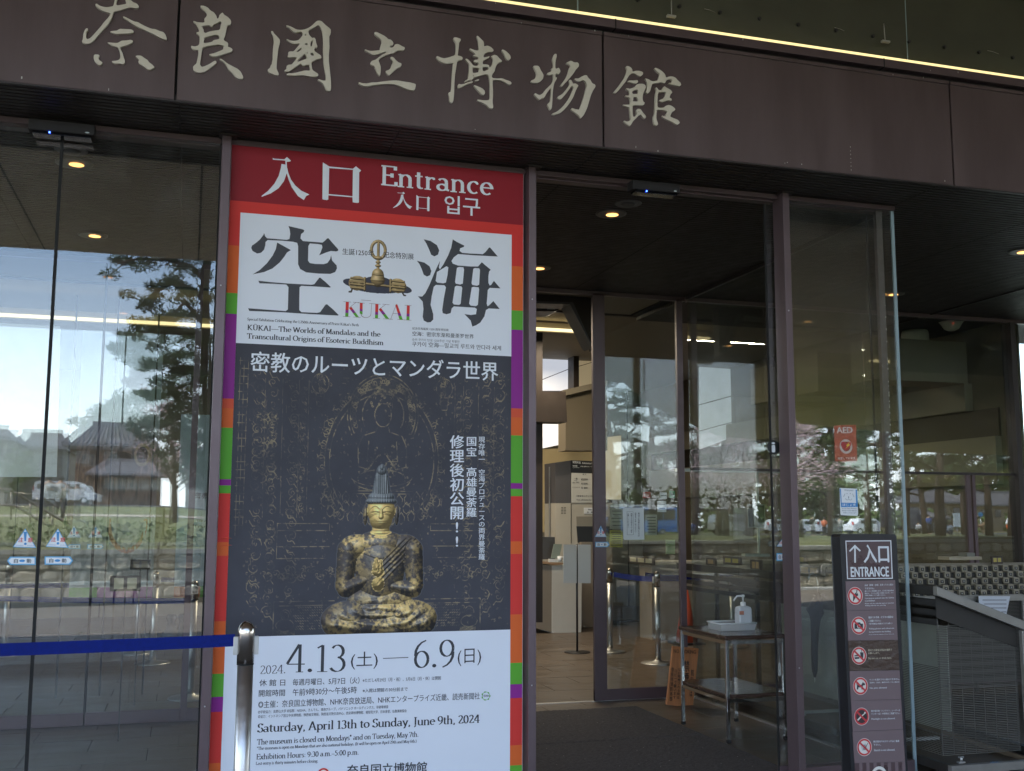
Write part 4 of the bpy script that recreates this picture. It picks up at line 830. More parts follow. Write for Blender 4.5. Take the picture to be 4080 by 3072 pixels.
for row, (yy, rr, n) in enumerate(((.52, .19, 13), (.55, .20, 12), (.585, .18, 11))):
    for k in range(n):
        t = k/(n-1)*2-1; x = .52+rr*t; y0 = yy+.03*(1-t*t); seg([(x, y0-.03), (x-.013, y0-.012), (x-.010, y0+.004), (x, y0+.012), (x+.010, y0+.004), (x+.013, y0-.012), (x, y0-.03)], mir=False)
seg([(.41, .505), (.63, .505)], mir=False, wd=1.6); seg([(.42, .515), (.62, .515)], mir=False, wd=1.6)
for k in range(22): seg([(.015, .06+k*.027), (.045, .06+k*.027)], mir=False); 
seg([(.018, .05), (.02, .66)], mir=False); seg([(.045, .05), (.043, .64)], mir=False); seg([(.03, .05), (.03, .64)], mir=False)
for x, r, n, y0, y1 in ((.085, .020, 22, .07, .92), (.135, .017, 24, .06, .95), (.205, .017, 22, .10, .92), (.238, .010, 20, .16, .6), (.30, .012, 6, .10, .16)):
    for k in range(n):
        yy = y0+(y1-y0)*k/n+rg.uniform(-.006, .006); curl(x+rg.uniform(-.006, .006), yy, r*rg.uniform(.7, 1.2), rg.choice((-1, 1)), rg.random()*6, rg.uniform(.7, 1.5), a=rg.uniform(.6, 1))
        if rg.random() < .6: seg([(x-r, yy), (x-r*.4, yy+.02), (x+r*.5, yy+.018), (x+r, yy+.03)])
for x in (.105, .165, .222, .255): seg([(x, .12), (x+.003, .60)], a=.7)
for y0, y1 in ((.24, .48), (.25, .46)):
    for k in range(9): arc(.085 if y0 == .24 else .135, y0+k*.027, .018, .015, 90, 270, a=.9); arc(.13 if y0 == .24 else .10, y0+k*.027, .018, .015, -90, 90, a=.9)
arc(.295, .13, .03, .035, 0, 360); arc(.295, .185, .018, .01, 0, 360); seg([(.28, .165), (.31, .165), (.305, .21), (.285, .21), (.28, .165)])
seg([(.16, .62), (.34, .62), (.34, .645), (.16, .645)]); seg([(.16, .70), (.34, .70)]); seg([(.16, .62), (.16, .74), (.33, .74)])
for k in range(16): curl(.16+.014*k, .79+.012*math.sin(k*1.3), .014, rg.choice((-1, 1)), rg.random()*6, 1.2)
seg([(.155, .885), (.36, .885)], wd=1.5); seg([(.155, .885), (.155, 1)], wd=1.5); seg([(.17, .90), (.36, .90)])
for k in range(16):
    for j in range(9): 
        if rg.random() < .85: x = .23+.008*k; y_ = .905+.009*j; seg([(x, y_), (x+.004, y_+.003)])
arc(.195, .935, .018, .022, 180, 360); arc(.195, .935, .012, .014, 0, 360); arc(.195, .965, .03, .02, 0, 360)
for k in range(20): seg([(.17+.003*k, .985), (.172+.003*k, 1)])
for k in range(70): curl(rg.uniform(.03, .35), rg.uniform(.08, .98), rg.uniform(.003, .009), 1, rg.random()*6, .7, a=.7)
for k in range(130):
    x, y_ = rg.uniform(.06, .98), rg.uniform(.04, .98)
    if .36 < x < .68 and y_ > .4: continue
    seg([(x, y_), (x+rg.uniform(-.02, .02), y_+rg.uniform(-.004, .004))] if rg.random() < .5 else [(x, y_), (x+rg.uniform(-.003, .003), y_+rg.uniform(-.03, .03))], a=.5, mir=False)
for k in range(420):
    x, y_ = rg.uniform(.05, .50), rg.uniform(.03, .98); curl(x, y_, rg.uniform(.002, .006), rg.choice((-1, 1)), rg.random()*6, rg.uniform(.3, .9), a=rg.uniform(.25, .6))
ln = ln*np.clip((nf-.38)*4.2, .08, 1)*np.clip(nz*1.9-.2, .25, 1)
ln2 = ln.copy(); ln2[1:] = np.maximum(ln2[1:], ln[:-1]*.45)
img = img*(1-ln2[..., None]*.62)+np.array([.50, .39, .21])*ln2[..., None]*.62
# the figure
cx = .52
def E_(*a): return ell(U, V, *a)
torso = np.max([E_(cx, .775, .088, .135, .085), E_(cx-.083, .70, .060, .042, .06), E_(cx+.083, .70, .060, .042, .06), E_(cx, .69, .09, .045, .07), E_(cx, .885, .115, .05, .06)], 0)
arms = np.max([cap(U, V, (cx-.115, .712), (cx-.126, .835), .038, .031, .075), cap(U, V, (cx+.115, .712), (cx+.126, .835), .038, .031, .075), cap(U, V, (cx-.120, .845), (cx-.025, .805), .031, .018, .10), cap(U, V, (cx+.120, .85), (cx+.018, .835), .031, .018, .10)], 0)
hands = np.max([E_(cx-.012, .775, .016, .030, .125), E_(cx-.006, .83, .024, .028, .125), E_(cx-.008, .79, .024, .018, .125), cap(U, V, (cx-.014, .745), (cx-.013, .775), .007, .010, .13), cap(U, V, (cx+.002, .752), (cx+.002, .785), .007, .009, .125)], 0)
legs = np.max([E_(cx-.115, .945, .090, .058, .09, -6), E_(cx+.118, .945, .090, .058, .09, 6), cap(U, V, (cx-.16, .965), (cx+.06, .985), .040, .030, .10), cap(U, V, (cx+.16, .962), (cx-.05, .975), .045, .032, .095), E_(cx, .93, .12, .05, .07), E_(cx, .985, .17, .022, .06)], 0)
head = np.max([E_(cx, .575, .051, .052, .075), E_(cx, .603, .042, .045, .078)], 0)
neck = np.max([cap(U, V, (cx, .62), (cx, .665), .030, .034, .05), E_(cx, .655, .040, .016, .052), E_(cx, .67, .050, .016, .055)], 0)
ears = np.max([E_(cx-.056, .592, .009, .036, .03), E_(cx+.056, .592, .009, .036, .03)], 0)
hair = np.max([E_(cx, .543, .056, .018, .078), E_(cx, .528, .047, .022, .07)], 0); knot = np.max([cap(U, V, (cx, .455), (cx, .515), .023, .034, .06), E_(cx, .435, .018, .022, .05), E_(cx, .425, .010, .014, .055)], 0)
nose = np.max([cap(U, V, (cx, .572), (cx, .597), .0045, .0085, .012)], 0)
H = np.max([torso, arms, hands, legs, head, neck, ears, hair, knot], 0); body = H > 0
H = np.where(body, H, 0)
face = (head > 0) & (head >= hair-.012) & (V > .548)
H = H+np.where(face & (nose > 0), nose*1.6, 0)
lipd = np.exp(-(((U-cx)/.014)**2+((V-.612)/.0035)**2)); H += face*lipd*.004; H -= face*np.exp(-(((U-cx)/.016)**2+((V-.6135)/.0012)**2))*.006
for s in (-1, 1):
    H += face*np.exp(-(((U-cx-s*.021)/.014)**2+((V-.578)/.006)**2))*.006
    ey = .581+.012*((U-cx-s*.021)/.014)**2*.18; H -= face*np.exp(-(((U-cx-s*.021)/.0125)**4+((V-ey)/.0016)**2))*.010
    br = .562+.010*((U-cx-s*.022)/.016)**2; H -= face*np.exp(-(((U-cx-s*.022)/.017)**4+((V-br)/.0018)**2))*.006
    H += face*np.exp(-(((U-cx-s*.026)/.016)**2+((V-.60)/.014)**2))*.003
knm = (knot > 0) & (knot >= hair); H += knm*.004*np.sin((U-cx)*900)*(1-((U-cx)/.04)**2)
H += ((hair > 0) & ~face & ~knm)*.0015*np.sin((U-cx)*700)
ld = (legs > 0) & (legs >= np.max([arms, hands, torso-.03], 0))
for s in (-1, 1):
    rr = np.hypot((U-cx-s*.03)/1.0, (V-.90)/.55); H += ld*(np.sign(U-cx) == s)*.0055*np.sin(rr*120+9*nz)*np.clip(1-abs(V-.945)/.07, 0, 1)
sash = np.exp(-(((V-.665)-(cx+.13-U)*1.02)/.036)**2)*(U > cx-.01)*(V > .67); sashm = (torso > 0) & (sash > .3) & (arms < .05)
H += sashm*.0035*np.sin(((V-.665)-(cx+.13-U)*1.0)*340+nz*4)+sashm*.004
H -= (torso > 0)*(arms < 0)*np.exp(-(((U-cx)/.10)**4+((V-.735-.01*np.cos((U-cx)*40))/.0022)**2))*.003
H += (hands > 0)*(.0010*np.sin((V-.76)*620+3*(U-cx)*60))
for yy in (.648, .658, .668): H -= (neck > 0)*np.exp(-((V-yy)/.0016)**2)*.004
H += body*.0022*(nf-.5)
sh, sp_ = shade(H, px_, (-.30, -.65, .75), .34)
pat = np.clip((noise2(N, N, 34, 5, 5)*.55+noise2(N, N, 110, 6, 3)*.45-.47)*6+.12, 0, 1)*(.35+.65*np.clip((noise2(N, N, 9, 15, 3)-.36)*4, 0, 1))
dark = np.array([.070, .050, .036]); blue = np.array([.085, .095, .11]); goldc = np.array([.66, .46, .17])
baseb = dark*(1-nz[..., None]*.6)+blue*nz[..., None]*.6
c_ = baseb*(1-pat[..., None]*.75)+goldc*pat[..., None]*.75
c_ = np.where(face[..., None] | ((neck > 0) & (neck > torso-.01))[..., None], goldc*(.75+.5*nf[..., None])*np.where(nf > .62, .75, 1.)[..., None], c_)
c_ = np.where(((hands > 0) & (hands >= arms))[..., None], goldc*(.55+.45*nf[..., None]), c_)
c_ = np.where((knm | ((hair > 0) & ~face))[..., None], np.array([.16, .17, .175])*(.8+.4*nf[..., None]), c_)
fig = c_*(sh[..., None]**1.9)*1.75+sp_[..., None]*np.array([.16, .16, .15])
img = np.where(body[..., None], fig, img)
edge = (np.abs(np.gradient(body.astype(float))[0])+np.abs(np.gradient(body.astype(float))[1])) > 0; img[edge] = img[edge]*.6+np.array([.15, .16, .18])*.4
zb = ZB+.002; raster('printed_picture', np.clip(img, .004, .9), WL+.0002, WR-.0002, ZB, ZM, YP-.0002, po)
# lettering over the picture
pw = MB(); y = YP-.0010
text_px(pw, '密教のルーツとマンダラ世界', (998, 1480), (1984, 1518), y, h=80, bold=.014)
text_v(pw, '修理後初公開!!', 1793, 1848, 1732, 2186, y, bold=.02); text_v(pw, '国宝　高雄曼荼羅', 1858, 1899, 1739, 2062, y, bold=.014); text_v(pw, '現存唯一　空海プロデュースの両界曼荼羅', 1907, 1932, 1739, 2232, y, bold=.01)
obj('lettering', pw, MATS['ink_letter_white'], po)
# dates and small print
dk = MB()
serif_px(dk, '2024.', (1035, 2686), (1139, 2682), 34, y, T=.08, t=.035); serif_px(dk, '4.13', (1137, 2678), (1382, 2675), 110, y, T=.085, t=.022); serif_px(dk, '6.9', (1645, 2661), (1814, 2655), 110, y, T=.085, t=.022)
text_px(dk, '(土)', (1397, 2668), (1505, 2664), y, h=70); text_px(dk, '(日)', (1823, 2655), (1917, 2650), y, h=68)
quad_px(dk, [(1526, 2622), (1627, 2618), (1627, 2621), (1526, 2625)], y)
for s, a, b, h in (('休 館 日', (1033, 2734), (1136, 2732), 26), ('毎週月曜日、5月7日（火）', (1166, 2732), (1432, 2724), 27), ('※ただし4月29日（月・祝）、5月6日（月・休）は開館', (1445, 2719), (1757, 2709), 16), ('開館時間', (1031, 2776), (1135, 2773), 27),
    ('午前9時30分～午後5時', (1166, 2773), (1421, 2762), 28), ('※入館は閉館の30分前まで', (1445, 2760), (1624, 2753), 16), ('◎主催：奈良国立博物館、NHK奈良放送局、NHKエンタープライズ近畿、読売新聞社', (1029, 2822), (1911, 2786), 29),
    ('◎学術協力：高野山大学 ◎協賛：NISSHA、きんでん、鴻池グループ、パナソニック ホールディングス、非破壊検査', (1028, 2844), (1547, 2822), 13), ('◎協力：インドネシア国立中央博物館、陝西省文物局、陝西省文物交流中心、西安碑林博物館、種智院大学、日本香堂、仏教美術協会', (1028, 2862), (1620, 2838), 13)):
    text_px(dk, s, a, b, y, h=h, bold=.01)
serif_px(dk, 'Saturday, April 13th to Sunday, June 9th, 2024', (1025, 2918), (1911, 2879), 34, y, T=.14, t=.05)
serif_px(dk, 'The museum is closed on Mondays* and on Tuesday, May 7th.', (1024, 2967), (1668, 2935), 21, y, T=.14, t=.055)
serif_px(dk, '*The museum is open on Mondays that are also national holidays. (It will be open on April 29th and May 6th.)', (1023, 2988), (1660, 2958), 12, y, T=.15, t=.06)
serif_px(dk, 'Exhibition Hours: 9:30 a.m.–5:00 p.m.', (1021, 3026), (1430, 3006), 21, y, T=.14, t=.055)
serif_px(dk, 'Last entry is thirty minutes before closing.', (1019, 3048), (1268, 3037), 12, y, T=.15, t=.06)
text_px(dk, '奈良国立博物館', (1382, 3098), (1700, 3083), y, h=50, bold=.02)
obj('lettering', dk, INK, po)
mm = MB(); disc_px(mm, 1288, 3084, 24, y, 17); obj('emblem', mm, RED, po)
mm = MB(); disc_px(mm, 1936, 2773, 17, y, 15); 
for k in range(7): disc_px(mm, 1936+16*math.cos(k*.9), 2773+16*math.sin(k*.9), 3.2, y-.0004, n=6)
obj('emblem', mm, GRN, po)
mm = MB(); text_px(mm, '150th', (1924, 2777), (1948, 2776), y, h=9, bold=.02); obj('lettering', mm, INK, po)

# ================================================================ standing ENTRANCE sign
YS = 4.9
es = thing('entrance_sign', 'tall black-framed standing sign reading ENTRANCE with a column of prohibition symbols', 'sign', (3.45, YS+.04, 0))
sp = lambda a, b: (3320+a/1.75, 2120+b/1.75)
f0 = [sp(52, 30), (3320+62/1.75, 2120+22/1.75), (3320+425/1.75, 2120+20/1.75), sp(437, 28), sp(437, 45), sp(515, 1666), sp(535, 2080), sp(150, 2110), sp(132, 1700), sp(52, 55)]
m = MB(); a = [tuple(onY(*p_, YS)) for p_ in f0]; n = len(a); b = [(q[0], q[1]+.085, q[2]) for q in a]
m.add(a+b, [tuple(range(n)), tuple(range(n, 2*n))[::-1]]+[(i, (i+1) % n, n+(i+1) % n, n+i) for i in range(n)])
obj('frame', m, mat('frame_black', (.012, .012, .015), .35), es, bevel=.004)
PLUM = mat('sign_plum', (.145, .100, .105), .5, var=.04); PLUMD = mat('sign_plum_dark', (.075, .045, .048), .3, bump=.35, bscale=9, var=.1, vscale=7, stretch=(1, 1, 2.2)); BRN = mat('sign_brown_crumpled', (.058, .034, .024), .35, bump=.9, bscale=26, stretch=(1, 1, 1.6), var=.15)
SW = mat('sign_white', (.62, .64, .66), .5); RPROH = mat('prohibit_red', (.50, .035, .04), .5); CREAMS = mat('sign_cream', (.66, .64, .58), .5)
def sq(pts, y, m, nm, t=.0025):
    mm = MB(); prism_px(mm, [sp(*q) for q in pts], y, t); return obj(nm, mm, m, es)
sq([(82, 57), (407, 54), (418, 327), (95, 331)], YS-.003, PLUMD, 'header_panel', .004)
mm = MB()
o_ = [sp(85, 60), sp(404, 57), sp(415, 325), sp(97, 328)]; i_ = [sp(91, 67), sp(398, 64), sp(408, 319), sp(103, 322)]
for k in range(4): quad_px(mm, [o_[k], o_[(k+1) % 4], i_[(k+1) % 4], i_[k]], YS-.0036)
text_px(mm, 'ENTRANCE', sp(124, 312), sp(388, 309), YS-.0036, h=68/1.75, bold=.035)
text_px(mm, '入口', sp(215, 213), sp(389, 212), YS-.0036, h=124/1.75, bold=.03)
quad_px(mm, [sp(145, 100), sp(157, 100), sp(158, 214), sp(147, 214)], YS-.0036); quad_px(mm, [sp(151, 88), sp(150, 105), sp(117, 138), sp(110, 130)], YS-.0039); quad_px(mm, [sp(151, 88), sp(192, 128), sp(185, 136), sp(150, 105)], YS-.0042)
obj('lettering', mm, SW, es)
rows = [((85, 343), (432, 335), (440, 540), (97, 547)), ((97, 549), (440, 542), (450, 750), (105, 757)), ((105, 759), (450, 752), (463, 962), (115, 968)), ((115, 970), (463, 964), (474, 1165), (125, 1176)), ((125, 1178), (474, 1167), (487, 1374), (138, 1391)), ((136, 1393), (487, 1377), (501, 1600), (150, 1610))]
for k, r in enumerate(rows): sq(r, YS-.0035-(.0008 if k % 2 else 0), BRN if k == 2 else PLUM, 'panel', .004)
sq([(150, 1611), (500, 1602), (530, 2060), (175, 2080)], YS-.003, PLUMD, 'base_panel', .003)
mm = MB()
for k in range(7):
    x = 160+k*50; quad_px(mm, [sp(x+20, 1612-x*.02), sp(x+42, 1611-x*.02), sp(x+60, 2060), sp(x+38, 2060)], YS-.0034)
obj('stripe', mm, PLUM, es)
mm = MB(); disc_px(mm, *sp(320, 1700), 38, YS-.0040, 26); obj('emblem', mm, CREAMS, es)
YT = YS-.0052; cs = [(153, 445), (178, 652), (180, 862), (190, 1073), (198, 1286), (217, 1500)]
for k, c in enumerate(cs):
    q = sp(*c); mm = MB(); disc_px(mm, *q, 35.5, YT, n=32); obj('pictogram', mm, CREAMS, es)
    if k == 4: mm = MB(); disc_px(mm, *q, 27, YT-.0008, n=28); obj('pictogram', mm, mat('picto_dark', (.03, .02, .022), .5), es)
    ic = MB(); yi = YT-.0012; X = lambda a, b: (q[0]+a, q[1]+b)
    def P_(*pts): quad_px(ic, [X(*w_) for w_ in pts], yi)
    if k == 0: P_((2, -14), (6, -8), (10, -12), (12, -2), (2, 6), (-7, 22), (-9, 20), (-8, 0), (-10, -8), (-3, -7)); P_((5, -24), (9, -24), (7, -10), (4, -10))
    if k == 1: P_((-17, -8), (-8, -8), (-6, -13), (6, -13), (8, -8), (17, -8), (17, 13), (-17, 13))
    if k == 2: P_((4, -14), (18, -13), (16, 12), (7, 12)); P_((8, -26), (10, -26), (11, -14), (9, -14)); P_((-18, -2), (-2, -4), (1, 2), (-19, 3)); P_((-19, 6), (1, 5), (1, 12), (-16, 14))
    if k == 3: P_((-17, -12), (-14, -10), (-12, -5), (4, -5), (9, -16), (13, -12), (19, -9), (17, -3), (10, -2), (9, 14), (4, 14), (3, 6), (-8, 6), (-9, 14), (-15, 14), (-14, -2))
    if k == 5: P_((-15, -8), (6, -15), (13, 8), (-8, 15))
    if len(ic.v): obj('pictogram', ic, MATS['picto_dark'] if 'picto_dark' in MATS and k != 5 else (mat('picto_grey', (.45, .46, .45), .5) if k == 5 else INK), es)
    if k in (1, 4, 5):
        ic = MB(); yi = YT-.0018
        if k == 1: disc_px(ic, q[0], q[1]+3, 8, yi, 5, n=18)
        if k == 4: P_((-14, 17), (-18, 13), (-2, -4), (2, 0)); P_((0, -4), (4, -8), (10, -12), (13, -16), (15, -12), (8, -6), (3, -1)); disc_px(ic, q[0]+13, q[1]-15, 4, yi-.0002, n=10)
        obj('pictogram', ic, CREAMS if k != 5 else INK, es)
        if k == 5:
            ic = MB(); seg5 = [(-6, -4), (2, -7), (6, -2), (-1, 3), (-4, 8), (4, 9)]
            ic.tube([tuple(onY(*X(*w_), yi-.0005)) for w_ in seg5], .0014, 5); ic.tube([tuple(onY(*X(14, -17), yi-.0005)), tuple(onY(*X(2, 8), yi-.0005))], .0012, 5); obj('pictogram', ic, INK, es)
    mm = MB(); disc_px(mm, *q, 33.5, YT-.0024, 26.5, n=36); yi = YT-.0030
    quad_px(mm, [X(-22, -17), X(-17, -22), X(22, 17), X(17, 22)], yi); obj('pictogram', mm, RPROH, es)
tx = MB(); y = YS-.0056
def SL(s, x0, x1, yy, h, bold=.012, sl=-.028, mb=None): text_px(mb if mb is not None else tx, s, sp(x0, yy), sp(x1, yy+(x1-x0)*sl), y, h=h/1.75, bold=bold)
SL('長傘（雨傘・日傘）を持っての入館は', 219, 418, 378, 14); SL('できません。', 220, 286, 400, 13); SL('傘立てをご利用願います。また折り畳み傘の', 220, 422, 418, 11); SL('場合は、ナイロン袋をご利用いただき、バッ', 220, 420, 433, 10); SL('グ等に収納してご入館ください。', 221, 363, 447, 10)
SL('Carrying an umbrella into the Gallery', 222, 424, 470, 13); SL('is prohibited.', 222, 292, 487, 12); SL('Please use the umbrella stand, or put your', 222, 424, 505, 10); SL('folding umbrella into your bag.', 223, 367, 519, 10)
SL('館内での写真・ビデオの撮影は', 246, 418, 603, 15); SL('ご遠慮ください。', 247, 333, 626, 14); SL('（地下回廊及び新館1Fフロアは除く）', 250, 412, 646, 12); SL('Taking photos and videos are', 249, 424, 682, 13); SL('not permitted in the building.', 250, 402, 704, 13); SL('Except underground passageway and lower lobby areas.', 249, 424, 719, 6)
SL('ペットを連れての入館はできません。', 252, 462, 1037, 14); SL('（盲導犬、介助犬、聴導犬を伴っての入館は可）', 254, 462, 1056, 11); SL('No pets allowed', 255, 372, 1096, 14)
SL('懐中電灯類（ペンライト、レーザーポ', 264, 466, 1255, 14); SL('インター含）の使用はご遠慮下さい。', 265, 466, 1275, 14); SL('Flashlight is not allowed.', 267, 432, 1312, 14)
SL('展示室内でのスケッチはご遠慮', 280, 460, 1468, 14); SL('下さい。', 281, 330, 1490, 13); SL('Sketch is not allowed.', 284, 430, 1528, 14)
obj('lettering', tx, SW, es)
tx2 = MB(); SL('館内での飲食は所定の場所で', 243, 410, 832, 15, mb=tx2); SL('お願いします。', 244, 322, 852, 14, mb=tx2); SL('Do not eat or drink here.', 244, 407, 887, 13, mb=tx2); obj('lettering', tx2, mat('sign_ochre_text', (.50, .45, .33), .5), es)
fb = MB().box(3.15, 3.75, YS-.12, YS+.30, 0, .02); obj('foot', fb, BLACKP, es, bevel=.006)
# ================================================================ things at the doors
# ---- belt barriers
def stanchion(name_lb, x, y, h=.98, r=.033, base_r=.17, col=None, clips=('l', 'r'), group=None):
    t = thing('belt_post', name_lb, 'barrier post', (x, y, 0), group)
    obj('pole', MB().lathe(x, y, [(r*.94, .02), (r*.94, h-.155)], 32), STEEL, t)
    obj('head', MB().lathe(x, y, [(r, h-.153), (r, h-.03), (r*.98, h-.022), (r*.93, h-.012), (r*.8, h-.001), (r*.55, h+.010), (r*.25, h+.0155), (.001, h+.017)], 36), mat('stainless_smoked', (.42, .38, .34), .20, 1.), t)
    obj('collar', MB().lathe(x, y, [(r*1.0, h-.158), (r*1.0, h-.154)], 32), BLACK, t)
    obj('base', MB().lathe(x, y, [(base_r, 0), (base_r, .010), (base_r*.93, .018), (.05, .03), (.04, .045)], 40), STEEL, t)
    for c in clips:
        s = -1 if c == 'l' else 1
        obj('belt_clip', bx(min(x+s*(r-.003), x+s*(r+.016)), max(x+s*(r-.003), x+s*(r+.016)), y-.012, y+.012, h-.118, h-.045), mat('clip_white', (.52, .50, .47), .5), t, bevel=.003)
    return t
def belt(lb, a, b, h, w_=.05, sag=.012, nm='barrier_belt'):
    m = MB(); n = 16; V = []
    for i in range(n+1):
        t = i/n; x = a[0]+(b[0]-a[0])*t; y = a[1]+(b[1]-a[1])*t; z = h+(a[2] if len(a) > 2 else 0)*(1-t)-sag*4*t*(1-t)
        for dy in (-.0008, .0008):
            for dz in (-w_/2, w_/2): V.append((x, y+dy, z+dz))
    for i in range(n):
        q = 4*i; m.sm = False
    F = []
    for i in range(n):
        q = 4*i; F += [(q, q+4, q+5, q+1), (q+2, q+3, q+7, q+6), (q+1, q+5, q+7, q+3), (q, q+2, q+6, q+4)]
    m.add(V, F); return tag(obj(nm, m, BELT, None), lb, 'barrier belt')
q = onY(983, 2476, 4.62); hp = q[2]-.015; PX = q[0]
stanchion('shiny steel belt post standing in front of the poster, nearest the camera', PX, 4.62, hp, .0345, group='belt barrier posts')
bz = (onY(934, 2529, 4.62)[2]+onY(934, 2573, 4.62)[2])/2
belt('bright blue belt stretched across the left glass to the nearest steel post', (-2.4, 4.70), (PX-.045, 4.62), bz, .049, .016)
stanchion('steel belt post outside the frame at the far end of the near belt', -2.45, 4.70, hp, .0345, group='belt barrier posts')
# indoor ones
for (px, pt, pb, lb, cl) in ((607, 2276, 2652, 'indoor belt post mirrored beside the stone wall, left lobby', ('r',)), (757, 2312, 2790, 'indoor belt post close to the poster post, left lobby', ('l',)), (545, 2250, 2612, 'farther indoor belt post with stacked base rings, left lobby', ()), (15, 2240, 2620, 'indoor belt post at the left photo edge', ()),
        (2431, 2262, 2606, 'indoor belt post just right of the inner door frame', ('l', 'r')), (2622, 2275, 2652, 'indoor belt post left of the dark inner door stile', ('l',)), (2920, 2300, 2585, 'indoor belt post behind the hand gel bottle', ())):
    g = onZ(px, pb-8, 0); h = onY(px, pt, g[1])[2]; stanchion(lb, g[0], g[1], h-.017, .036, .19, clips=cl, group='belt barrier posts')
def zpx(px, py, y): return onY(px, py, y)[2]
a = onZ(607, 2644, 0); b = onZ(757, 2782, 0)
belt('dark blue belt between two indoor posts, running left', (-3.2, a[1]+.1), (a[0], a[1]), .86); belt('dark blue belt running right behind the poster post', (a[0]+.04, a[1]), (1.2, a[1]+.2), .90); belt('dark blue lower belt running left from the close indoor post', (-2.6, 11.5), (b[0]-.04, b[1]), .84)
a = onZ(2431, 2598, 0); b = onZ(2622, 2644, 0); c = onZ(2920, 2577, 0)
za = zpx(2460, 2292, a[1]); zb = zpx(2640, 2302, b[1])
belt('dark blue belt between the two indoor posts behind the glass door', (a[0]+.05, a[1], 0), (b[0]-.04, b[1]), (za+zb)/2-.0, .06)
belt('dark blue belt stretching right towards the gel bottle', (b[0]+.04, b[1], 0), (c[0]-.03, c[1]-.2), zb, .07, .03); belt('farther dark blue belt behind the gel bottle', (b[0]+.3, b[1]+1.0), (c[0]+.0, c[1]), zb-.02, .06, .05)

# ---- door sensors
def sensor(lb, x0, x1, zt, ledx, ovx):
    t = thing('door_sensor', lb, 'sensor', ((x0+x1)/2, 5.80, zt), 'automatic door sensors on the head rail')
    obj('housing', bx(x0, x1, 5.765, 5.853, zt-.058, zt), mat('sensor_grey', (.026, .024, .024), .75, spec=.2), t, bevel=.004)
    obj('lens', bx(x0+.02, x1-.016, 5.772, 5.845, zt-.075, zt-.0585), mat('lens_black', (.004, .004, .005), .08, coat=.5), t, bevel=.003)
    obj('indicator', MB().ball((ledx, 5.764, zt-.066), (.0045, .003, .0045), 10, 8), emis('led_blue', (.03, .08, 1), 3), t)
    obj('badge', MB().ball((ovx, 5.7645, zt-.048), (.011, .0012, .004), 14, 8), mat('badge_white', (.45, .50, .52), .4), t)
s0 = onY(113, 480, 5.765); s1 = onY(378, 506, 5.765); sensor('black door sensor with a blue light above the left glass', s0[0], s1[0], 3.605, onY(197, 533, 5.765)[0], onY(347, 531, 5.765)[0])
s0 = onY(2521, 725, 5.765); s1 = onY(2710, 746, 5.765); sensor('black door sensor with a blue light above the open doorway', s0[0], s1[0], 3.605, onY(2577, 768, 5.765)[0], onY(2691, 762, 5.765)[0])

# ---- ceiling fittings
def downlight(lb, x, y, z=3.6375, r=.105, e=.55, c=(1, .44, .13)):
    t = thing('downlight', lb, 'lamp', (x, y, z), 'round ceiling downlights')
    obj('ring', MB().lathe(x, y, [(r*.82, z-.003), (r, z-.004), (r, z+.001), (r*.82, z+.001)], 32), mat('ring_grey', (.10, .095, .09), .4, .3), t)
    obj('reflector', MB().lathe(x, y, [(r*.82, z-.002), (r*.80, z-.001)], 28), mat('reflector_amber', (.22, .13, .06), .3, .3, emit=(1, .4, .1), estr=.08), t)
    obj('bulb', MB().lathe(x+.012, y+.01, [(r*.40, z-.006), (r*.34, z-.0045)], 22), emis('bulb_warm', c, e), t)
for (x, y, lb) in ((-.72, 6.56, 'lit downlight under the soffit behind the left glass'), (2.68, 6.59, 'lit downlight above the open doorway'), (2.70, 8.24, 'small lit downlight just right of the middle post top'), (6.13, 8.24, 'amber downlight crossed by the teal glass edge'), (6.10, 6.60, 'amber downlight at the right photo edge'), (-.75, 8.25, 'lit downlight deeper behind the left glass')):
    downlight(lb, x, y)
for (x, y, lb) in ((-.715, 6.33, 'grey round vent beside the left downlight'), (2.70, 6.34, 'grey round vent beside the doorway downlight')):
    t = thing('ceiling_vent', lb, 'vent', (x, y, 3.637), 'round ceiling vents')
    obj('plate', MB().lathe(x, y, [(.085, 3.634), (.09, 3.6385)], 30), mat('vent_grey', (.11, .11, .115), .5), t)
    obj('rosette', MB().lathe(x, y, [(.04, 3.627), (.055, 3.6335)], 24), mat('vent_grey2', (.06, .06, .065), .5), t)
q = onZ(3790, 1283, 3.638); t = thing('smoke_detector', 'white smoke detector with a red light on the dark ceiling', 'smoke detector', (q[0], q[1], 3.638))
obj('body', MB().lathe(q[0], q[1], [(.035, 3.545), (.075, 3.565), (.095, 3.60), (.11, 3.625), (.125, 3.637)], 30), mat('detector_white', (.75, .73, .66), .5), t)
obj('indicator', MB().ball((q[0]-.05, q[1]-.088, 3.605), .005, 8, 6), emis('led_red', (1, .03, .01), .25), t)
q = onZ(3645, 1318, 3.638); t = thing('dome_camera', 'pale grey dome security camera hanging under the dark ceiling', 'camera', (q[0], q[1], 3.638))
obj('housing', MB().lathe(q[0], q[1], [(.125, 3.40), (.145, 3.43), (.145, 3.60), (.13, 3.637)], 32), mat('camera_grey', (.62, .60, .52), .5), t)
obj('dome', MB().ball((q[0], q[1], 3.40), (.085, .085, .095), 24, 14), mat('dome_black', (.01, .01, .012), .05, coat=.6), t)

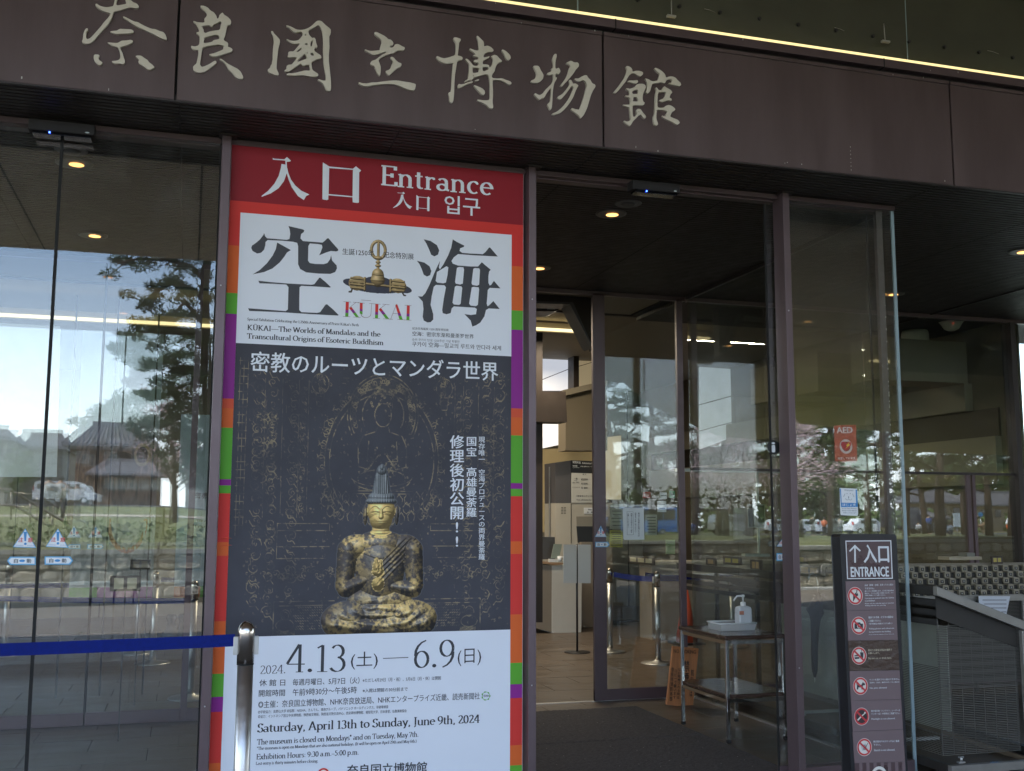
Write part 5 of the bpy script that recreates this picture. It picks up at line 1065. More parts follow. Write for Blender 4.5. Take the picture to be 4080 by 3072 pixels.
# ---- stickers on the glass
SBLUE = mat('sticker_blue', (.03, .22, .52), .4); SWH = mat('sticker_white', (.70, .72, .74), .4); SRED = mat('sticker_red', (.55, .06, .05), .4); SBL2 = mat('sticker_light_blue', (.10, .36, .62), .4)
def tri_sticker(lb, ap, bl, br, y, pal=1.):
    t = thing('warning_sticker', lb, 'sticker', tuple(onY(ap[0], ap[1], y)), 'caution and automatic-door stickers')
    cxp = (ap[0]+bl[0]+br[0])/3; cyp = (ap[1]+bl[1]+br[1])/3
    def sc(p, k): return (cxp+(p[0]-cxp)*k, cyp+(p[1]-cyp)*k)
    mm = MB(); prism_px(mm, [ap, br, bl], y-.0008, .0006); obj('border', mm, SBL2 if pal == 1 else mat('sticker_grey', (.45, .5, .52), .4), t)
    mm = MB(); prism_px(mm, [sc(ap, .9), sc(br, .9), sc(bl, .9)], y-.0014, .0004); obj('field', mm, SWH, t)
    w_ = br[0]-bl[0]; h = bl[1]-ap[1]; mm = MB(); x = ap[0]; y0 = ap[1]+h*.17; y1 = ap[1]+h*.68
    quad_px(mm, [(x-w_*.075, y0), (x+w_*.065, y0), (x+w_*.035, y1), (x-w_*.04, y1)], y-.0019); disc_px(mm, x, ap[1]+h*.82, w_*.055, y-.0019, n=14); obj('mark', mm, SBLUE, t)
    mm = MB(); text_px(mm, '注', (x-w_*.31, ap[1]+h*.73), (x-w_*.10, ap[1]+h*.73), y-.0019, h=h*.25, bold=.03); text_px(mm, '意', (x+w_*.10, ap[1]+h*.74), (x+w_*.31, ap[1]+h*.74), y-.0019, h=h*.25, bold=.03); obj('lettering', mm, SRED, t)
    mm = MB(); text_px(mm, 'かけ込まない', (x-w_*.42, ap[1]+h*.93), (x-w_*.08, ap[1]+h*.94), y-.0019, bold=.02); text_px(mm, '立ちどまらない', (x+w_*.08, ap[1]+h*.94), (x+w_*.42, ap[1]+h*.95), y-.0019, bold=.02); obj('lettering', mm, SBLUE, t)
def arrow_sticker(lb, x0, x1, yt, yb, y, d):
    t = thing('door_sticker', lb, 'sticker', tuple(onY(x0, yt, y)), 'caution and automatic-door stickers'); hh = (yb-yt)/2; ym = (yt+yb)/2; a = hh*.9
    def shp(k, yy, m, nm):
        e = hh*k; mm = MB()
        pts = [(x0+a*.8+hh-e, ym-e), (x1-(hh-e), ym-e), (x1-(hh-e), ym+e), (x0+a*.8+hh-e, ym+e), (x0+(hh-e)*1.2, ym)] if d < 0 else [(x0+(hh-e), ym-e), (x1-a*.8-(hh-e), ym-e), (x1-(hh-e)*1.2, ym), (x1-a*.8-(hh-e), ym+e), (x0+(hh-e), ym+e)]
        prism_px(mm, pts, yy, .0004); obj(nm, mm, m, t)
    shp(1, y-.0008, SBL2, 'border'); shp(.72, y-.0013, SWH, 'field')
    mm = MB(); L_ = x1-x0; x0_ = x0+(a if d < 0 else 0)*.6
    text_px(mm, '自', (x0_+L_*.16, yb-hh*.5), (x0_+L_*.30, yb-hh*.5), y-.0018, h=hh, bold=.02); text_px(mm, '動', (x0_+L_*.60, yb-hh*.5), (x0_+L_*.76, yb-hh*.5), y-.0018, h=hh, bold=.02); obj('lettering', mm, INK, t)
    mm = MB(); q = onY(x0_+L_*.45, ym, y); k = .0014; mm.ball((q[0], y-.0018, q[2]), (L_*.085*k, .0003, hh*.28*k), 16, 8); obj('mark', mm, SBLUE, t)
yg = YG-.0052
tri_sticker('triangular blue caution sticker on the left glass leaf', (101, 2106), (51, 2180), (144, 2183), yg); tri_sticker('triangular blue caution sticker on the glass leaf beside the poster', (231, 2106), (182, 2178), (272, 2183), yg)
arrow_sticker('white and blue arrow sticker pointing left under the caution triangle', 28, 142, 2218, 2251, yg, -1); arrow_sticker('white and blue arrow sticker pointing right under the caution triangle', 178, 291, 2217, 2250, yg, 1)
yi_ = YI-.0052
tri_sticker('faded triangular sticker on the inner glass, left of the two', (295, 2094), (267, 2142), (323, 2142), yi_, 0); tri_sticker('faded triangular sticker on the inner glass, right of the two', (381, 2094), (351, 2142), (409, 2142), yi_, 0)
arrow_sticker('faded arrow sticker on the inner glass pointing left', 268, 320, 2169, 2187, yi_, -1); arrow_sticker('faded arrow sticker on the inner glass pointing right', 348, 413, 2169, 2187, yi_, 1)
yst = YI-.0212
tri_sticker('small triangular caution sticker on the dark inner door stile', (2394, 2094), (2371, 2139), (2417, 2140), yst); arrow_sticker('small blue arrow sticker on the dark inner door stile', 2372, 2429, 2159, 2180, yst, 1)
yl = 5.945-.0052
tri_sticker('caution triangle sticker half hidden by the third post', (3122, 2140), (3094, 2177), (3150, 2180), yl); arrow_sticker('blue arrow sticker half hidden by the third post', 3094, 3150, 2204, 2235, yl, 1)
t = thing('information_disc', 'black round disc with a white letter i, half hidden by the third post', 'sticker', tuple(onY(3085, 1782, yl)))
mm = MB(); disc_px(mm, 3083, 1782, 28, yl-.0005, n=36); obj('disc', mm, mat('disc_black', (.01, .012, .012), .4), t); mm = MB(); text_px(mm, 'i', (3078, 1801), (3086, 1801), yl-.001, h=38, bold=.05); obj('lettering', mm, SWH, t)
# heart-and-bolt rescue sticker, translucent red
c6 = lambda a, b: (3050+a/2.0825, 1650+b/2.0825)
def trans(name, c, al):
    m = mat(name, c, .5); m.node_tree.nodes['Principled BSDF'].inputs['Alpha'].default_value = al; return m
t = thing('rescue_sticker', 'translucent orange-red sticker with a heart in a white ring, marked AED', 'sticker', tuple(onY(3370, 1780, yg)))
mm = MB(); prism_px(mm, [c6(570, 95), c6(750, 90), c6(762, 390), c6(577, 392)], yg-.0006, .0005); obj('sheet', mm, trans('sticker_orange', (.50, .12, .06), .55), t)
mm = MB(); disc_px(mm, *c6(668, 268), 29, yg-.0011, 20, n=30); text_px(mm, 'AED', c6(592, 158), c6(722, 156), yg-.0011, h=24, bold=.03); text_px(mm, '設置しています', c6(600, 378), c6(745, 374), yg-.0011, h=10, bold=.02); obj('mark', mm, trans('sticker_pale', (.62, .60, .56), .6), t)
mm = MB(); ht = [(0, -10), (10, -20), (22, -18), (26, -6), (18, 10), (0, 26), (-18, 10), (-26, -6), (-22, -18), (-10, -20)]; quad_px(mm, [c6(668+a*1.7, 262+b*1.7) for a, b in ht], yg-.0012); obj('heart', mm, mat('heart_red', (.30, .02, .02), .5), t)
mm = MB(); quad_px(mm, [c6(700, 228), c6(668, 262), c6(682, 262), c6(662, 290), c6(704, 252), c6(688, 252)], yg-.0018); obj('bolt_mark', mm, mat('bolt_yellow', (.7, .5, .05), .5), t)
# service dog sticker
t = thing('service_dog_sticker', 'white and blue service dog sticker with a simple dog face, beside the entrance sign', 'sticker', tuple(onY(3385, 2000, yg)))
mm = MB(); prism_px(mm, [c6(615, 612), c6(760, 620), c6(769, 832), c6(762, 845), c6(628, 838), c6(622, 830)], yg-.0006, .0005); obj('sheet', mm, SWH, t)
mm = MB(); prism_px(mm, [c6(617, 618), c6(626, 619), c6(632, 735), c6(752, 738), c6(748, 626), c6(759, 627), c6(766, 770), c6(628, 772)], yg-.0011, .0004); obj('blue_border', mm, mat('dog_blue', (.02, .20, .50), .4), t)
mm = MB(); text_px(mm, 'ほじょ犬', c6(640, 764), c6(750, 766), yg-.0016, h=12, bold=.02); obj('lettering', mm, SWH, t)
mm = MB(); text_px(mm, 'Welcome!', c6(654, 638), c6(728, 640), yg-.0011, h=7); text_px(mm, 'Service Dogs Welcome', c6(632, 788), c6(757, 790), yg-.0011, h=5, bold=.02); text_px(mm, '身体に障がいのある方の補助犬同伴', c6(633, 806), c6(757, 808), yg-.0011, h=6); text_px(mm, 'を受け入れております', c6(645, 824), c6(755, 826), yg-.0011, h=6)
def stl(pts, r=.0011): mm.tube([tuple(onY(*c6(*p_), yg-.0011)) for p_ in pts], r, 5)
stl([(660, 660), (648, 686)]); stl([(722, 660), (734, 688)]); stl([(664, 700), (672, 712), (684, 712), (690, 702), (697, 712), (710, 713), (718, 702)]); stl([(690, 690), (690, 700)])
for a in (677, 703): disc_px(mm, *c6(a, 660), 1.8, yg-.0012, n=8)
disc_px(mm, *c6(690, 688), 2.4, yg-.0013, n=8); obj('drawing', mm, mat('dog_line', (.06, .09, .14), .5), t)
# paper notice in a plastic sleeve
cn = lambda a, b: (2350+a/3.333, 1850+b/3.333)
t = thing('paper_notice', 'white paper notice in a wrinkled plastic sleeve taped inside the inner glass door', 'notice', tuple(onY(2525, 2085, YI)))
mm = MB(); prism_px(mm, [cn(438, 576), cn(704, 574), cn(716, 590), cn(725, 1000), cn(460, 1005), cn(446, 985)], YI-.0065, .001); obj('sheet', mm, mat('notice_white', (.62, .65, .66), .25, bump=.2, bscale=14, coat=.4), t)
mm = MB()
for s, x0, x1, yt, yb in (('館内でお荷物をお預けの方は', 640, 662, 640, 960), ('係員までお申し出ください。', 596, 618, 640, 920), ('閉館三十分前までの入館を', 543, 565, 648, 915), ('お願いしております。', 500, 520, 648, 850)): text_v(mm, s, cn(x0, 0)[0], cn(x1, 0)[0], cn(0, yt)[1], cn(0, yb)[1], YI-.0071, bold=.02)
for a, b in (((492, 628), (496, 938)), ((574, 630), (578, 938))): quad_px(mm, [cn(*a), cn(a[0]+3, a[1]), cn(b[0]+3, b[1]), cn(*b)], YI-.0071)
quad_px(mm, [cn(492, 628), cn(576, 628), cn(576, 631), cn(492, 631)], YI-.0076); quad_px(mm, [cn(496, 935), cn(578, 935), cn(578, 938), cn(496, 938)], YI-.0076); obj('lettering', mm, INK, t)
YN = mat('notice_yellow', (.42, .38, .06), .6)
def poster_small(lb, pts, y, m, nm='notice', lines=0, cat='notice'):
    t = thing(nm, lb, cat, tuple(onY(*pts[0], y))); mm = MB(); prism_px(mm, pts, y, .006); obj('sheet', mm, m, t)
    if lines:
        mm = MB(); x0, x1 = pts[0][0], pts[1][0]; y0, y1 = pts[0][1], pts[2][1]
        for k in range(lines): yy = y0+(y1-y0)*(k+1)/(lines+1); s = .12+.05*((k*7) % 3); quad_px(mm, [(x0+(x1-x0)*s, yy-1.4), (x1-(x1-x0)*.12, yy-1.4), (x1-(x1-x0)*.12, yy+1.2), (x0+(x1-x0)*s, yy+1.2)], y-.001)
        obj('print_line', mm, INK, t)
poster_small('yellow printed notice behind the inner glass door', [(2430, 2112), (2481, 2114), (2481, 2181), (2430, 2180)], 10.2, YN, lines=7)
poster_small('pale printed notice above the yellow one behind the glass', [(2430, 2008), (2482, 2008), (2482, 2108), (2430, 2108)], 10.25, mat('notice_grey', (.30, .31, .27), .6), lines=6)
poster_small('rounded white label behind the glass, left of the dark stile', [(2620, 1997), (2655, 1996), (2655, 2040), (2620, 2040)], 10.4, SWH, lines=2)
poster_small('pale notice with a red spot behind the glass', [(2572, 2050), (2618, 2050), (2618, 2132), (2572, 2132)], 10.5, MATS['notice_grey'], lines=6)
poster_small('red sticker behind the inner glass, left one', [(2563, 1960), (2592, 1960), (2592, 1984), (2563, 1984)], 10.3, SRED, lines=2); poster_small('green and white sticker behind the inner glass', [(2668, 1955), (2690, 1955), (2690, 1984), (2668, 1984)], 10.3, mat('sticker_green', (.05, .25, .12), .5), lines=1)
poster_small('pale square sticker behind the inner glass', [(2630, 1962), (2657, 1962), (2657, 1987), (2630, 1987)], 10.3, SWH, lines=1)
poster_small('pale green leaflet stack behind the inner glass', [(2653, 2150), (2690, 2150), (2690, 2208), (2653, 2208)], 11.0, mat('leaflet_green', (.26, .34, .16), .6), lines=0, cat='leaflets')

# ---- grey doormat in two pieces
MATG = mat('doormat_grey', (.072, .066, .070), .95, 0, var=.55, vscale=55, bump=1.0, bscale=260)
for lb, y0, y1 in (('dark grey doormat nearer the camera in the open doorway', 5.93, 7.347), ('dark grey doormat behind the near one, reaching the inner floor', 7.353, 8.60)):
    nx, ny = 90, 70; x0, x1 = 1.95, 3.70; V = []; F = []
    for j in range(ny+1):
        for i in range(nx+1):
            e = 0 if i in (0, nx) or j in (0, ny) else 1
            V.append((x0+(x1-x0)*i/nx+(rng.uniform(-.003, .003) if i in (0, nx) else 0), y0+(y1-y0)*j/ny, .003+e*(.006+rng.uniform(0, .0035))))
    for j in range(ny):
        for i in range(nx): F.append((j*(nx+1)+i, j*(nx+1)+i+1, (j+1)*(nx+1)+i+1, (j+1)*(nx+1)+i))
    o = obj('doormat', MB().add(V, F), MATG, None); tag(o, lb, 'doormat', 'doormats in the doorway')
m = MB()
for k in range(40): x, y_ = rng.uniform(2.2, 3.6), rng.uniform(6.1, 8.5); m.box(x, x+.006, y_, y_+.005, .0125, .0135)
tag(obj('lint', m, mat('lint', (.35, .33, .30), .9), None, kind='stuff'), 'pale specks of lint scattered on the doormat', 'lint')

# ---- two-shelf table
tb = thing('side_table', 'two-shelf table with dark brown tops and square steel legs, right of the doorway', 'table', (3.96, 7.43, 0))
WT = mat('tabletop_brown', (.060, .034, .026), .22, 0, var=.12, vscale=6, stretch=(1, 6, 1), coat=.3)
x0, x1, y0, y1, zt = 3.715, 4.215, 7.045, 7.82, .745
for (lz, nm) in ((zt, 'tabletop'), (.335, 'shelf')):
    d = 0 if nm == 'tabletop' else .012
    obj(nm, bx(x0+d, x1-d, y0+d, y1-d, lz-.028, lz), WT, tb, bevel=.008)
for (x, y) in ((x0+.022, y0+.022), (x1-.022, y0+.022), (x0+.022, y1-.022), (x1-.022, y1-.022)):
    l = obj('leg', bx(x-.0125, x+.0125, y-.0125, y+.0125, .02, zt-.029), CHROME, tb, bevel=.003); obj('foot', bx(x-.0135, x+.0135, y-.0135, y+.0135, 0, .022), BLACKP, l)
for z in (zt-.048, .335-.046):
    obj('rail', bx(x0+.036, x1-.036, y0+.014, y0+.030, z-.012, z+.012), CHROME, tb); obj('rail', bx(x0+.036, x1-.036, y1-.030, y1-.014, z-.012, z+.012), CHROME, tb)
    obj('rail', bx(x0+.014, x0+.030, y0+.036, y1-.036, z-.012, z+.012), CHROME, tb); obj('rail', bx(x1-.030, x1-.014, y0+.036, y1-.036, z-.012, z+.012), CHROME, tb)
# tray and gel bottle
PLA = mat('clear_plastic', (.62, .62, .62), .18, spec=.6); PLA.node_tree.nodes['Principled BSDF'].inputs['Alpha'].default_value = .45
ty = 7.44
tr = thing('plastic_tray', 'shallow clear plastic tray under the hand gel bottle', 'tray', (3.98, ty, zt))
ax, bx_ = 3.83, 4.13; ya, yb = ty-.11, ty+.11; m = MB()
m.box(ax+.01, bx_-.01, ya+.01, yb-.01, zt+.001, zt+.004)
for (p0, p1) in (((ax+.01, ya+.01), (bx_-.01, ya+.01)), ((bx_-.01, ya+.01), (bx_-.01, yb-.01)), ((bx_-.01, yb-.01), (ax+.01, yb-.01)), ((ax+.01, yb-.01), (ax+.01, ya+.01))):
    cx_, cy_ = (ax+bx_)/2, (ya+yb)/2; o1 = lambda p_: (cx_+(p_[0]-cx_)*1.08, cy_+(p_[1]-cy_)*1.08, zt+.055)
    m.poly([(p0[0], p0[1], zt+.004), (p1[0], p1[1], zt+.004), o1(p1), o1(p0)])
obj('basin', m, PLA, tr)
mr = MB(); c4 = [(ax, ya), (bx_, ya), (bx_, yb), (ax, yb)]
for i in range(4): a, b = c4[i], c4[(i+1) % 4]; mr.tube([(a[0], a[1], zt+.056), (b[0], b[1], zt+.056)], .005, 8)
obj('rim', mr, mat('tray_rim', (.60, .62, .62), .3), tr)
obj('divider', bx(ax+.10, ax+.105, ya+.012, yb-.012, zt+.004, zt+.035), PLA, tr)
q = onY(2963, 2505, ty-.03); bxc = q[0]
gb = thing('hand_gel_bottle', 'white pump bottle of hand gel standing in the plastic tray', 'bottle', (bxc, ty-.03, zt+.004))
GEL = mat('bottle_milky', (.66, .68, .70), .35, spec=.5); GEL.node_tree.nodes['Principled BSDF'].inputs['Alpha'].default_value = .86
zb_ = zt+.005; hb = zpx(2963, 2414, ty-.03)-zb_; wv = .053
m = MB(); prof = [(1, .0), (1.03, .008), (1.03, hb*.55), (1.0, hb*.86), (.9, hb*.95), (.55, hb)]; yb0 = ty-.03
for i in range(len(prof)-1):
    a, za_ = prof[i]; b, zb2 = prof[i+1]
    ra = [(bxc+wv*a*sx_, yb0+.040*a*sy_) for sx_, sy_ in ((-1, -.8), (-.85, -1), (.85, -1), (1, -.8), (1, .8), (.85, 1), (-.85, 1), (-1, .8))]; rb = [(bxc+wv*b*sx_, yb0+.040*b*sy_) for sx_, sy_ in ((-1, -.8), (-.85, -1), (.85, -1), (1, -.8), (1, .8), (.85, 1), (-.85, 1), (-1, .8))]
    m.add([(*p_, zb_+za_) for p_ in ra]+[(*p_, zb_+zb2) for p_ in rb], [(k, (k+1) % 8, 8+(k+1) % 8, 8+k) for k in range(8)])
obj('body', m, GEL, gb, bevel=.0)
obj('liquid', bx(bxc-wv*.94, bxc+wv*.94, yb0-.035, yb0+.035, zb_+.003, zb_+hb*.55), mat('gel', (.50, .53, .58), .3), gb)
zn = zb_+hb; PW = mat('pump_white', (.74, .74, .72), .35)
obj('neck', MB().lathe(bxc, yb0, [(.018, zn-.008), (.020, zn), (.020, zn+.026), (.013, zn+.030)], 24), PW, gb)
pu = obj('pump', MB().lathe(bxc, yb0, [(.006, zn+.030), (.006, zn+.062), (.012, zn+.066), (.014, zn+.078), (.010, zn+.084)], 18).tube([(bxc, yb0, zn+.074), (bxc-.05, yb0, zn+.074), (bxc-.068, yb0, zn+.056), (bxc-.080, yb0, zn+.038)], [.009, .007, .006, .005], 10), PW, gb)
lb_ = MB(); lb_.box(bxc-wv*1.045, bxc-.018, yb0-.0425, yb0-.041, zb_+hb*.64, zb_+hb*.80); obj('label', lb_, mat('label_red', (.42, .16, .10), .5), gb)
lb_ = MB(); text_px(lb_, '手指消毒用', (2921, 2442), (2933, 2442), yb0-.043, h=4); obj('lettering', lb_, INK, gb)

# ---- wooden NO SMOKING board
wb = thing('wooden_board', 'orange-brown wooden board reading NO SMOKING with ink characters, leaning behind the table', 'sign board', (4.05, 8.6, 0))
WD = mat('board_wood', (.42, .165, .062), .5, 0, var=.3, vscale=4, stretch=(14, 14, 1.2), bump=.12, bscale=20)
cw = lambda a, b: (2050+a/1.923, 2250+b/1.923)
m = MB(); prism_px(m, [cw(1218, 628), cw(1408, 645), cw(1364, 1092), cw(1170, 1072)], 8.56, .03); obj('plank', m, WD, wb, bevel=.003)
mm = MB(); yw = 8.5588
text_px(mm, 'NO SMOKING', cw(1220, 676), cw(1388, 684), yw, h=15, bold=.02)
for s, x0, x1, yt, yb, dx in (('館内では', 1352, 1374, 800, 1015, -14), ('禁煙', 1300, 1340, 730, 915, -8), ('なお喫煙される時は', 1254, 1274, 790, 1030, -10), ('ロビーで願います', 1226, 1246, 800, 1030, -12), ('奈良市消防本部', 1200, 1222, 785, 1045, -14)):
    text_v(mm, s, *[cw(q_, 0)[0] for q_ in (x0, x1)], cw(0, yt)[1], cw(0, yb)[1], yw, bold=.03, dx=dx/1.923)
obj('lettering', mm, mat('ink_on_wood', (.035, .015, .010), .6), wb)

# ---- lobby furniture seen through the doorway
PB = lambda: MB()
ks = thing('ticket_machine', 'tall beige ticket machine with a dark top and a white price board', 'ticket machine', (5.2, 15, 0))
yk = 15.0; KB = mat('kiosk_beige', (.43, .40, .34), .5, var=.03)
def kq(pts, m, d=.5, yy=yk, nm='body'): mm = MB(); prism_px(mm, pts, yy, d); return obj(nm, mm, m, ks)
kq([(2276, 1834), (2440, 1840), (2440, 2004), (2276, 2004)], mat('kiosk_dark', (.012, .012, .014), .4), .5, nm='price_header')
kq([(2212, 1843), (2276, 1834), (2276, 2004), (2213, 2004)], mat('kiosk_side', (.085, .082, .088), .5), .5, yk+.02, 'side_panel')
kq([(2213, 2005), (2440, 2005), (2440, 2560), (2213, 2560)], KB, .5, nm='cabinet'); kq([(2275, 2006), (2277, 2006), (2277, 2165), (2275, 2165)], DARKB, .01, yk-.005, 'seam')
kq([(2277, 1884), (2420, 1888), (2420, 2003), (2277, 2003)], mat('price_board', (.50, .50, .47), .5), .01, yk-.012, 'price_board')
kq([(2297, 2058), (2440, 2058), (2440, 2165), (2304, 2162), (2300, 2160)], mat('kiosk_frame', (.24, .22, .18), .5), .01, yk-.008, 'recess'); kq([(2297, 2097), (2440, 2097), (2440, 2162), (2304, 2162)], BLACKP, .01, yk-.02, 'screen')
for k in range(5):
    for j in range(2): kq([(2236+j*11, 2021+k*6), (2244+j*11, 2021+k*6), (2244+j*11, 2023+k*6), (2236+j*11, 2023+k*6)], DARKB, .004, yk-.003, 'vent_slot')
kq([(2327, 2023), (2372, 2023), (2372, 2047), (2327, 2047)], SWH, .005, yk-.008, 'label')
mm = MB(); yy = yk-.016
for s, a, b, h in (('¥2000', (2315, 1914), (2342, 1914), 8), ('¥1500', (2316, 1931), (2341, 1931), 8), ('¥ 400', (2316, 1948), (2341, 1948), 8), ('一般', (2287, 1911), (2301, 1911), 7), ('高校・大学生', (2281, 1926), (2308, 1926), 6), ('キャンパスメンバーズ', (2280, 1944), (2310, 1944), 5), ('個 人', (2321, 1893), (2336, 1893), 6), ('※障害者の方と介護者1名無料', (2296, 1979), (2400, 1980), 6), ('Free admission for disabled visitors', (2298, 1994), (2410, 1995), 6), ('General', (2288, 1916), (2298, 1916), 3)): text_px(mm, s, a, b, yy, h=h, bold=.02)
text_px(mm, '現金', (2343, 2033), (2358, 2033), yk-.014, h=6, bold=.03); text_px(mm, '一般・高大', (2332, 2044), (2368, 2044), yk-.014, h=6, bold=.03); obj('lettering', mm, INK, ks)
mm = MB()
for s, a, b, h in (('観覧料金', (2282, 1846), (2314, 1848), 10), ('Admission Fees', (2319, 1848), (2372, 1850), 7), ('特別展', (2282, 1860), (2300, 1860), 7), ('Special Exhibition', (2282, 1865), (2308, 1865), 3), ('空海 密教のルーツとマンダラ世界', (2313, 1861), (2400, 1862), 5)): text_px(mm, s, a, b, yk-.002, h=h, bold=.02)
obj('lettering', mm, SWH, ks)
ct_ = thing('reception_counter', 'pale reception counter with a thin wooden top edge', 'counter', (4.9, 14.4, 0))
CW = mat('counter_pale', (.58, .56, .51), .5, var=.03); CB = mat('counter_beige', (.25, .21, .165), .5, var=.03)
def cq(pts, m, yy, d, nm): mm = MB(); prism_px(mm, pts, yy, d); return obj(nm, mm, m, ct_)
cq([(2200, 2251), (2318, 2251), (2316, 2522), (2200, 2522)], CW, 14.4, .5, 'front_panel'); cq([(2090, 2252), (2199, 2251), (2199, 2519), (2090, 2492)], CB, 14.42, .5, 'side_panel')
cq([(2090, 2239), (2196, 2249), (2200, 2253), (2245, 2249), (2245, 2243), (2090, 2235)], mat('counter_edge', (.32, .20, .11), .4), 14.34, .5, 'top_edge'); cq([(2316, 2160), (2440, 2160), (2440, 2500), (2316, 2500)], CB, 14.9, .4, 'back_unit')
cq([(2090, 2138), (2211, 2140), (2212, 2228), (2090, 2230)], mat('screen_back', (.06, .06, .062), .5), 14.5, .04, 'privacy_screen')
t = thing('card_stand', 'slanted clear card stand on the reception counter', 'card stand', tuple(onY(2220, 2238, 14.38))); mm = MB(); prism_px(mm, [(2208, 2167), (2240, 2168), (2228, 2226), (2196, 2224)], 14.37, .02); obj('card', mm, mat('card_grey_green', (.22, .26, .22), .4), t); mm = MB(); prism_px(mm, [(2190, 2227), (2224, 2229), (2224, 2240), (2190, 2240)], 14.34, .06); obj('foot', mm, SWH, t)
t = thing('cup', 'small white cup with a handle on the reception counter', 'cup', tuple(onY(2238, 2238, 14.36))); q = onY(2231, 2238, 14.36); obj('body', MB().lathe(q[0], q[1], [(.03, q[2]), (.035, q[2]+.075)], 20), SWH, t)
obj('handle', MB().tube([(q[0]+.035+.022*math.sin(k*.55), q[1], q[2]+.04-.028*math.cos(k*.55)) for k in range(7)], .005, 6), SWH, t)
g = onZ(2300, 2600, 0)
ss = thing('sign_stand', 'black pole stand with two blank white boards in front of the counter', 'sign stand', (g[0], g[1], 0))
zt_ = zpx(2300, 2167, g[1]); obj('pole', MB().tube([(g[0], g[1], .01), (g[0], g[1], zt_)], .013, 12), BLACKP, ss); obj('base', MB().lathe(g[0], g[1], [(.155, 0), (.155, .008), (.15, .012), (.02, .016)], 36), BLACKP, ss)
for a, b in ((2246, 2297), (2304, 2353)): mm = MB(); prism_px(mm, [(a, 2170), (b, 2171), (b, 2323), (a, 2322)], g[1]-.02, .012); obj('board', mm, mat('board_white', (.52, .54, .54), .5), ss, bevel=.002)
# glass partition with framed sheet on a white stand, mid lobby
yq = 12.0; gp = thing('lobby_rail_partition', 'white horizontal rail of the glass partition deep in the lobby', 'partition', (7, yq, 2.1)); PG = mat('rail_pale', (.55, .60, .56), .4)
a = onY(2697, 1872, yq); b = onY(3590, 1878, yq); obj('rail', bx(a[0], b[0]+.3, yq, yq+.05, a[2]-.02, a[2]+.02), PG, gp)
t = thing('notice_stand', 'thin white stand holding a framed transparent sheet inside the lobby', 'notice stand', tuple(onY(3016, 2210, yq)))
a = onY(3013, 1884, yq-.03); b = onY(3020, 2205, yq-.03); obj('pole', bx(a[0]-.012, a[0]+.012, yq-.06, yq-.03, b[2], a[2]), PG, t)
for r_ in ([(2978, 2010), (3048, 2010), (3048, 2013), (2978, 2013)], [(2982, 2099), (3050, 2099), (3050, 2102), (2982, 2102)], [(2978, 2010), (2980, 2010), (2984, 2102), (2982, 2102)], [(3046, 2010), (3048, 2010), (3050, 2102), (3048, 2102)]): mm = MB(); prism_px(mm, r_, yq-.08, .01); obj('frame', mm, PG, t)
mm = MB(); prism_px(mm, [(2980, 2013), (3046, 2013), (3048, 2099), (2984, 2099)], yq-.075, .004); obj('sheet', mm, mat('sheet_dark', (.05, .06, .055), .3), t)
mm = MB(); prism_px(mm, [(2970, 2206), (3068, 2207), (3068, 2218), (2970, 2217)], yq-.12, .1); obj('foot', mm, PG, t)
# pale counters of the lobby behind the inner glass
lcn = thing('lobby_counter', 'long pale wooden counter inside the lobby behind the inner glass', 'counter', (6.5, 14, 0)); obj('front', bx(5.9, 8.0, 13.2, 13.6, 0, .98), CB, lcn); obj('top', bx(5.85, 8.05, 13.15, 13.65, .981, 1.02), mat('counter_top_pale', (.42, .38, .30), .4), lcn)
cone = thing('traffic_cone', 'orange-red traffic cone mirrored behind the paper notice', 'traffic cone', (6.1, 12.6, 0)); obj('body', MB().lathe(6.15, 12.7, [(.14, .03), (.03, .68)], 24), mat('cone_red', (.42, .07, .03), .6), cone); obj('base', bx(5.97, 6.33, 12.52, 12.88, 0, .03), BLACKP, cone)

# ---- umbrella racks
RK = mat('rack_dark', (.034, .031, .028), .45, .4, var=.12); RKL = mat('rack_light', (.27, .26, .24), .38, .6, var=.08, vscale=14); TRW = mat('tray_brown', (.105, .075, .048), .6, 0, var=.3, vscale=6, bump=.2, bscale=60)
ra = thing('umbrella_rack', 'long umbrella rack on wheels with a slanted end rail and a dark mesh end', 'umbrella rack', (4.75, 7.2, 0))
obj('beam', bx(4.41, 4.45, 5.62, 9.30, 1.112, 1.172), RK, ra, bevel=.002)
for k in range(4, 7): obj('side_slat', bx(4.425, 4.437, 5.66, 9.2, .70+k*.058, .735+k*.058), mat('slat_rubber', (.018, .017, .016), .6), ra)
m = MB()
for k in range(50): m.box(4.43, 4.432, 5.66, 6.35, .16+k*.0105, .1642+k*.0105)
obj('side_mesh', m, mat('mesh_metal', (.095, .09, .08), .5, .4), ra, kind='stuff')
obj('beam', bx(5.0, 5.035, 5.66, 8.6, .90, .94), RK, ra, bevel=.002)
obj('far_sheet', bx(5.005, 5.012, 6.3, 8.45, .15, .89), mat('sheet_grey_green', (.30, .31, .28), .6, var=.1), ra)
m = MB(); m.hexa([(4.395, 5.60, 1.118), (5.035, 5.60, .892), (5.035, 5.64, .892), (4.395, 5.64, 1.118), (4.395, 5.60, 1.172), (5.035, 5.60, .948), (5.035, 5.64, .948), (4.395, 5.64, 1.172)]); obj('end_rail', m, RKL, ra, bevel=.002)
obj('post', bx(5.012, 5.035, 5.605, 5.635, .12, .891), RKL, ra, bevel=.002)
for y_ in (8.5,): obj('post', bx(5.012, 5.035, y_, y_+.03, .12, .9), RK, ra)
for y_ in (6.6, 7.9, 8.6): obj('post', bx(4.455, 4.485, y_, y_+.03, .12, 1.11), RK, ra)
m = MB(); nrow = 11
